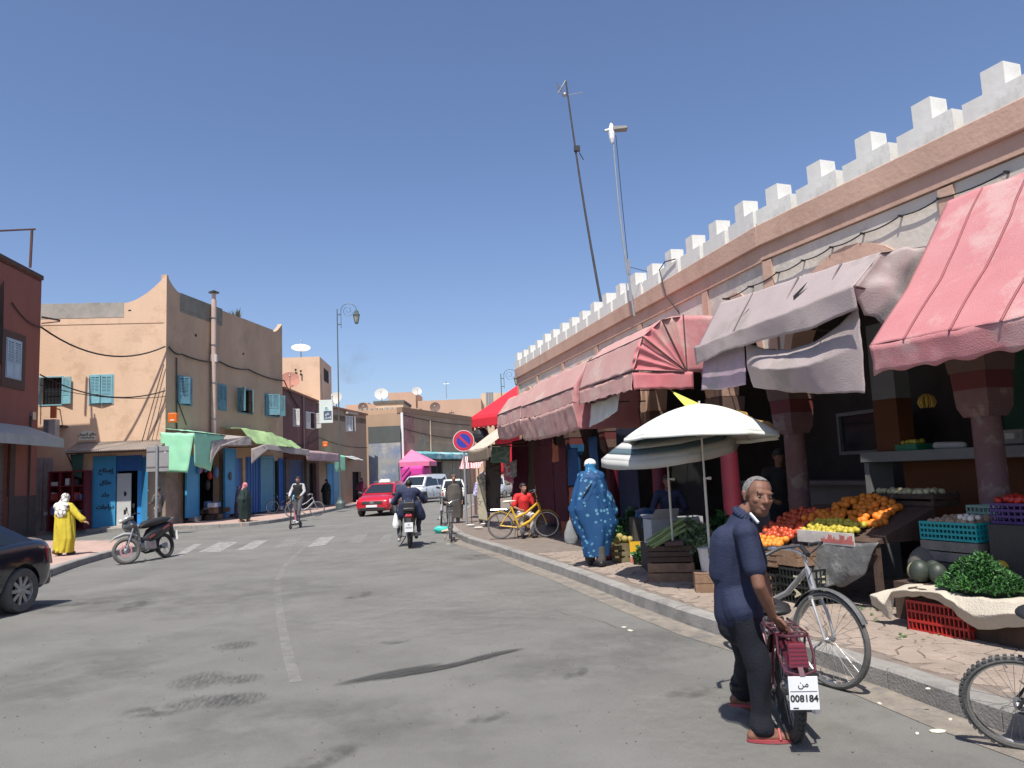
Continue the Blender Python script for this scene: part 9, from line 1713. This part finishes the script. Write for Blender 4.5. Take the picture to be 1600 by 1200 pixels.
# ------------------------------------------------------------------ textiles of the far market end
def hang(lab, s0, s1, n, z0, z1, mat, wr=.04, seed=0, name='hanging_textile', F=W2):
 one(name, cloth([[F.p(s0, n, z1), F.p(s1, n, z1)], [F.p(s0, n + .02, z0), F.p(s1, n + .02, z0)]], 16, 24, wr, 3.2, seed=seed), mat, lab, 'cloth', loc=F.p((s0 + s1) / 2, n, z1), smooth=True, angle=180, solid=.006)
cb = [M('tx_%s' % n, c, .85, .15, 4, .3, 60) for n, c in (('blue', (.01, .07, .22)), ('navy', (.012, .018, .05)), ('orange', (.36, .11, .05)), ('maroon', (.09, .01, .025)), ('black', (.01, .01, .01)), ('brown', (.07, .045, .03)), ('red', (.4, .02, .04)))]
hang('bright blue cloth hung in the dark stall above an orange one', 7.4, 8.2, .35, 1.35, 2.2, cb[0], seed=1); hang('orange brown cloth hung below the bright blue one', 7.5, 8.15, .37, .75, 1.3, cb[2], seed=2); hang('small orange shirt hung near the awning corner', 8.1, 8.6, .6, 1.9, 2.3, cb[2], seed=3)
hang('tall deep blue cloth by the blue column', 6.2, 6.8, .3, .5, 2.4, cb[0], seed=4); hang('navy cloth curtain behind the yellow bicycle', 5.0, 6.1, -.1, .3, 2.6, cb[1], seed=5); hang('maroon curtain in the dark stall beyond the blue columns', 8.8, 9.9, .2, .3, 2.3, cb[3], seed=6); hang('black curtain closing the stall beside the blue woman', 3.2, 4.6, -.6, .2, 2.7, cb[4], seed=7)
hang('long black curtain between the blue columns', 6.9, 9.3, -.7, .2, 2.8, cb[4], seed=8); hang('dark maroon cloth beneath the beige awning', 10.3, 12.2, .1, .3, 2.6, cb[3], seed=9); hang('dark brown curtain at the last bay of the market', 12.2, 14.2, .1, .2, 2.6, cb[5], seed=10)
rugm = Mprint('rug_brown', (.085, .06, .045), (.035, .022, .018), 5, .08); FX = Fac(D(770, 760, 23.0)[:2], (1, -.15), (-.15, -1))
def fx(x, y, n=0): a, z = FX.hit(x, y, n); return FX.p(a, n, z)
def hangpx(lab, q, mat, n=0, seed=0, name='hanging_rug', wr=.04): (a, b, c_, d) = q; one(name, cloth([[fx(*a, n), fx(*b, n)], [fx(*d, n), fx(*c_, n)]], 14, 22, wr, 3, seed=seed), mat, lab, 'rug' if 'rug' in name else 'cloth', loc=fx(*a, n), smooth=True, angle=180, solid=.008)
hangpx('large brown patterned rug hanging to the pavement beside the boy', [(759, 714), (783, 712), (782, 800), (757, 800)], rugm, 0, 1)
hangpx('rolled cream patterned rug standing at the edge of the rug stall', [(745, 745), (757, 735), (762, 815), (748, 812)], Mprint('rug_cream', (.38, .34, .24), (.14, .12, .08), 9, .06), .15, 2)
hangpx('green patterned sheet pegged under the awning above the rugs', [(768, 694), (797, 696), (796, 725), (766, 723)], Mprint('print_sea_green', (.16, .28, .24), (.3, .4, .36), 5, .08), .5, 3, 'hanging_textile')
hangpx('pink and white printed sheet behind the boy in red', [(786, 726), (804, 722), (803, 755), (787, 750)], Mprint('print_pink_white', (.5, .12, .17), (.55, .5, .5), 6, .1), .2, 4, 'hanging_textile')
hangpx('grey printed sheet hanging beside the pink printed one', [(797, 722), (808, 718), (807, 745), (799, 748)], Mprint('print_grey', (.26, .25, .25), (.4, .4, .38), 6, .1), .25, 6, 'hanging_textile')
hangpx('maroon textile hanging beside the rugs in shade', [(800, 690), (826, 686), (824, 790), (800, 800)], cb[3], -.2, 5, 'hanging_textile')
k = MB();
for x, y in ((748, 690), (748, 818)): pass
k.tube([fx(750, 700, .5), fx(820, 690, .5)], .02, 6); one('hanging_rail', k, metalb, 'iron rail carrying the pegged green sheet', 'rail', loc=fx(780, 695, .5))
# goods boxes in the shade behind the yellow bicycle
r = random.Random(21)
for i in range(14):
 a = r.uniform(4.6, 8.6); k = MB(); w_, h_ = r.uniform(.3, .6), r.uniform(.2, .5); fbox(k, W2, a, a + w_, .0 + r.uniform(0, .3), .4, .14, .14 + h_); one('goods_box', k, [card, woodd, cb[5], cb[2], lg[2]][i % 5], ['cardboard coloured', 'dark wooden', 'brown', 'orange brown', 'dark green'][i % 5] + ' box on the ground in shade behind the yellow bicycle', 'box', 'boxes of wares behind the yellow bicycle', loc=W2.p(a, .2, .14))
# bags on the ground at the kerb corner
o = G(692, 832, 0); k = MB(); k.ball((0, 0, .1), (.26, .17, .11), 14, 10);
for v in k.v: v += V((nz(v.x * 7, v.y * 7, v.z * 7), nz(v.y * 7, v.z * 7, 3), nz(v.z * 6, v.x * 6, 5))) * .06
ob = one('refuse_bag', k, M('bag_turquoise', (.05, .5, .42), .4, .1, 6, .2), 'turquoise plastic refuse bag lying in the gutter', 'bag', smooth=True); ob.location = G(690, 833, 0)
k = MB(); k.ball((0, 0, .07), (.3, .16, .08), 14, 10)
for v in k.v: v += V((nz(v.x * 9, v.y * 7, v.z * 7), nz(v.y * 9, v.z * 7, 3), nz(v.z * 9, v.x * 6, 5))) * .07
ob = one('refuse_bag', k, M('bag_buff', (.45, .36, .27), .7, .2, 6, .2), 'buff crumpled sacking beside the turquoise bag', 'bag', smooth=True); ob.location = G(706, 833, 0)
for i, (x, y) in enumerate([(735, 822), (748, 826), (757, 820)]): k = MB(); k.ball((0, 0, .03), (.14, .07, .03), 9, 6); ob = one('cloth_scrap', k, M('scrap_white', (.55, .53, .5), .8, .1, 6, .1), ['white cloth scrap at the foot of the parking sign', 'second white scrap between sign and rugs', 'third pale scrap nearest the cream rug'][i], 'scrap'); ob.location = G(x, y, .155)
k = MB(); k.tube([(-1.02, 25.0, .15), (-1.02, 25.0, 1.25)], .05, 10); k.ball((-1.02, 25, 1.27), .07, 10, 7); one('bollard', k, M('bollard_grey', (.2, .22, .23), .5, .1, 4, .05), 'slim grey bollard standing between cloak and lilac robe', 'bollard', loc=(-1.02, 25, .15), smooth=True)
# smoke drifting over the far roofs
sm = bpy.data.materials.new('thin_smoke'); sm.use_nodes = True; t_ = sm.node_tree; t_.nodes.clear(); o_ = t_.nodes.new('ShaderNodeOutputMaterial'); pv = t_.nodes.new('ShaderNodeVolumePrincipled'); pv.inputs['Color'].default_value = (.35, .33, .32, 1)
tc = t_.nodes.new('ShaderNodeTexCoord'); n_ = t_.nodes.new('ShaderNodeTexNoise'); n_.inputs['Scale'].default_value = .45; n_.inputs['Detail'].default_value = 4; rp = t_.nodes.new('ShaderNodeMapRange'); rp.inputs[1].default_value = .52; rp.inputs[2].default_value = .8; rp.inputs[3].default_value = 0; rp.inputs[4].default_value = .22
t_.links.new(tc.outputs['Object'], n_.inputs['Vector']); t_.links.new(n_.outputs['Fac'], rp.inputs[0]); t_.links.new(rp.outputs[0], pv.inputs['Density']); t_.links.new(pv.outputs[0], o_.inputs['Volume'])
P = D(553, 568, 90); k = MB(); k.ball((0, 0, 0), (2.6, 2, 2.6), 16, 12); ob = struct('smoke', k, sm, kind='stuff'); ob.location = P; SC.cycles.volume_step_rate = 2
bpy.data.scenes.remove(TMP)
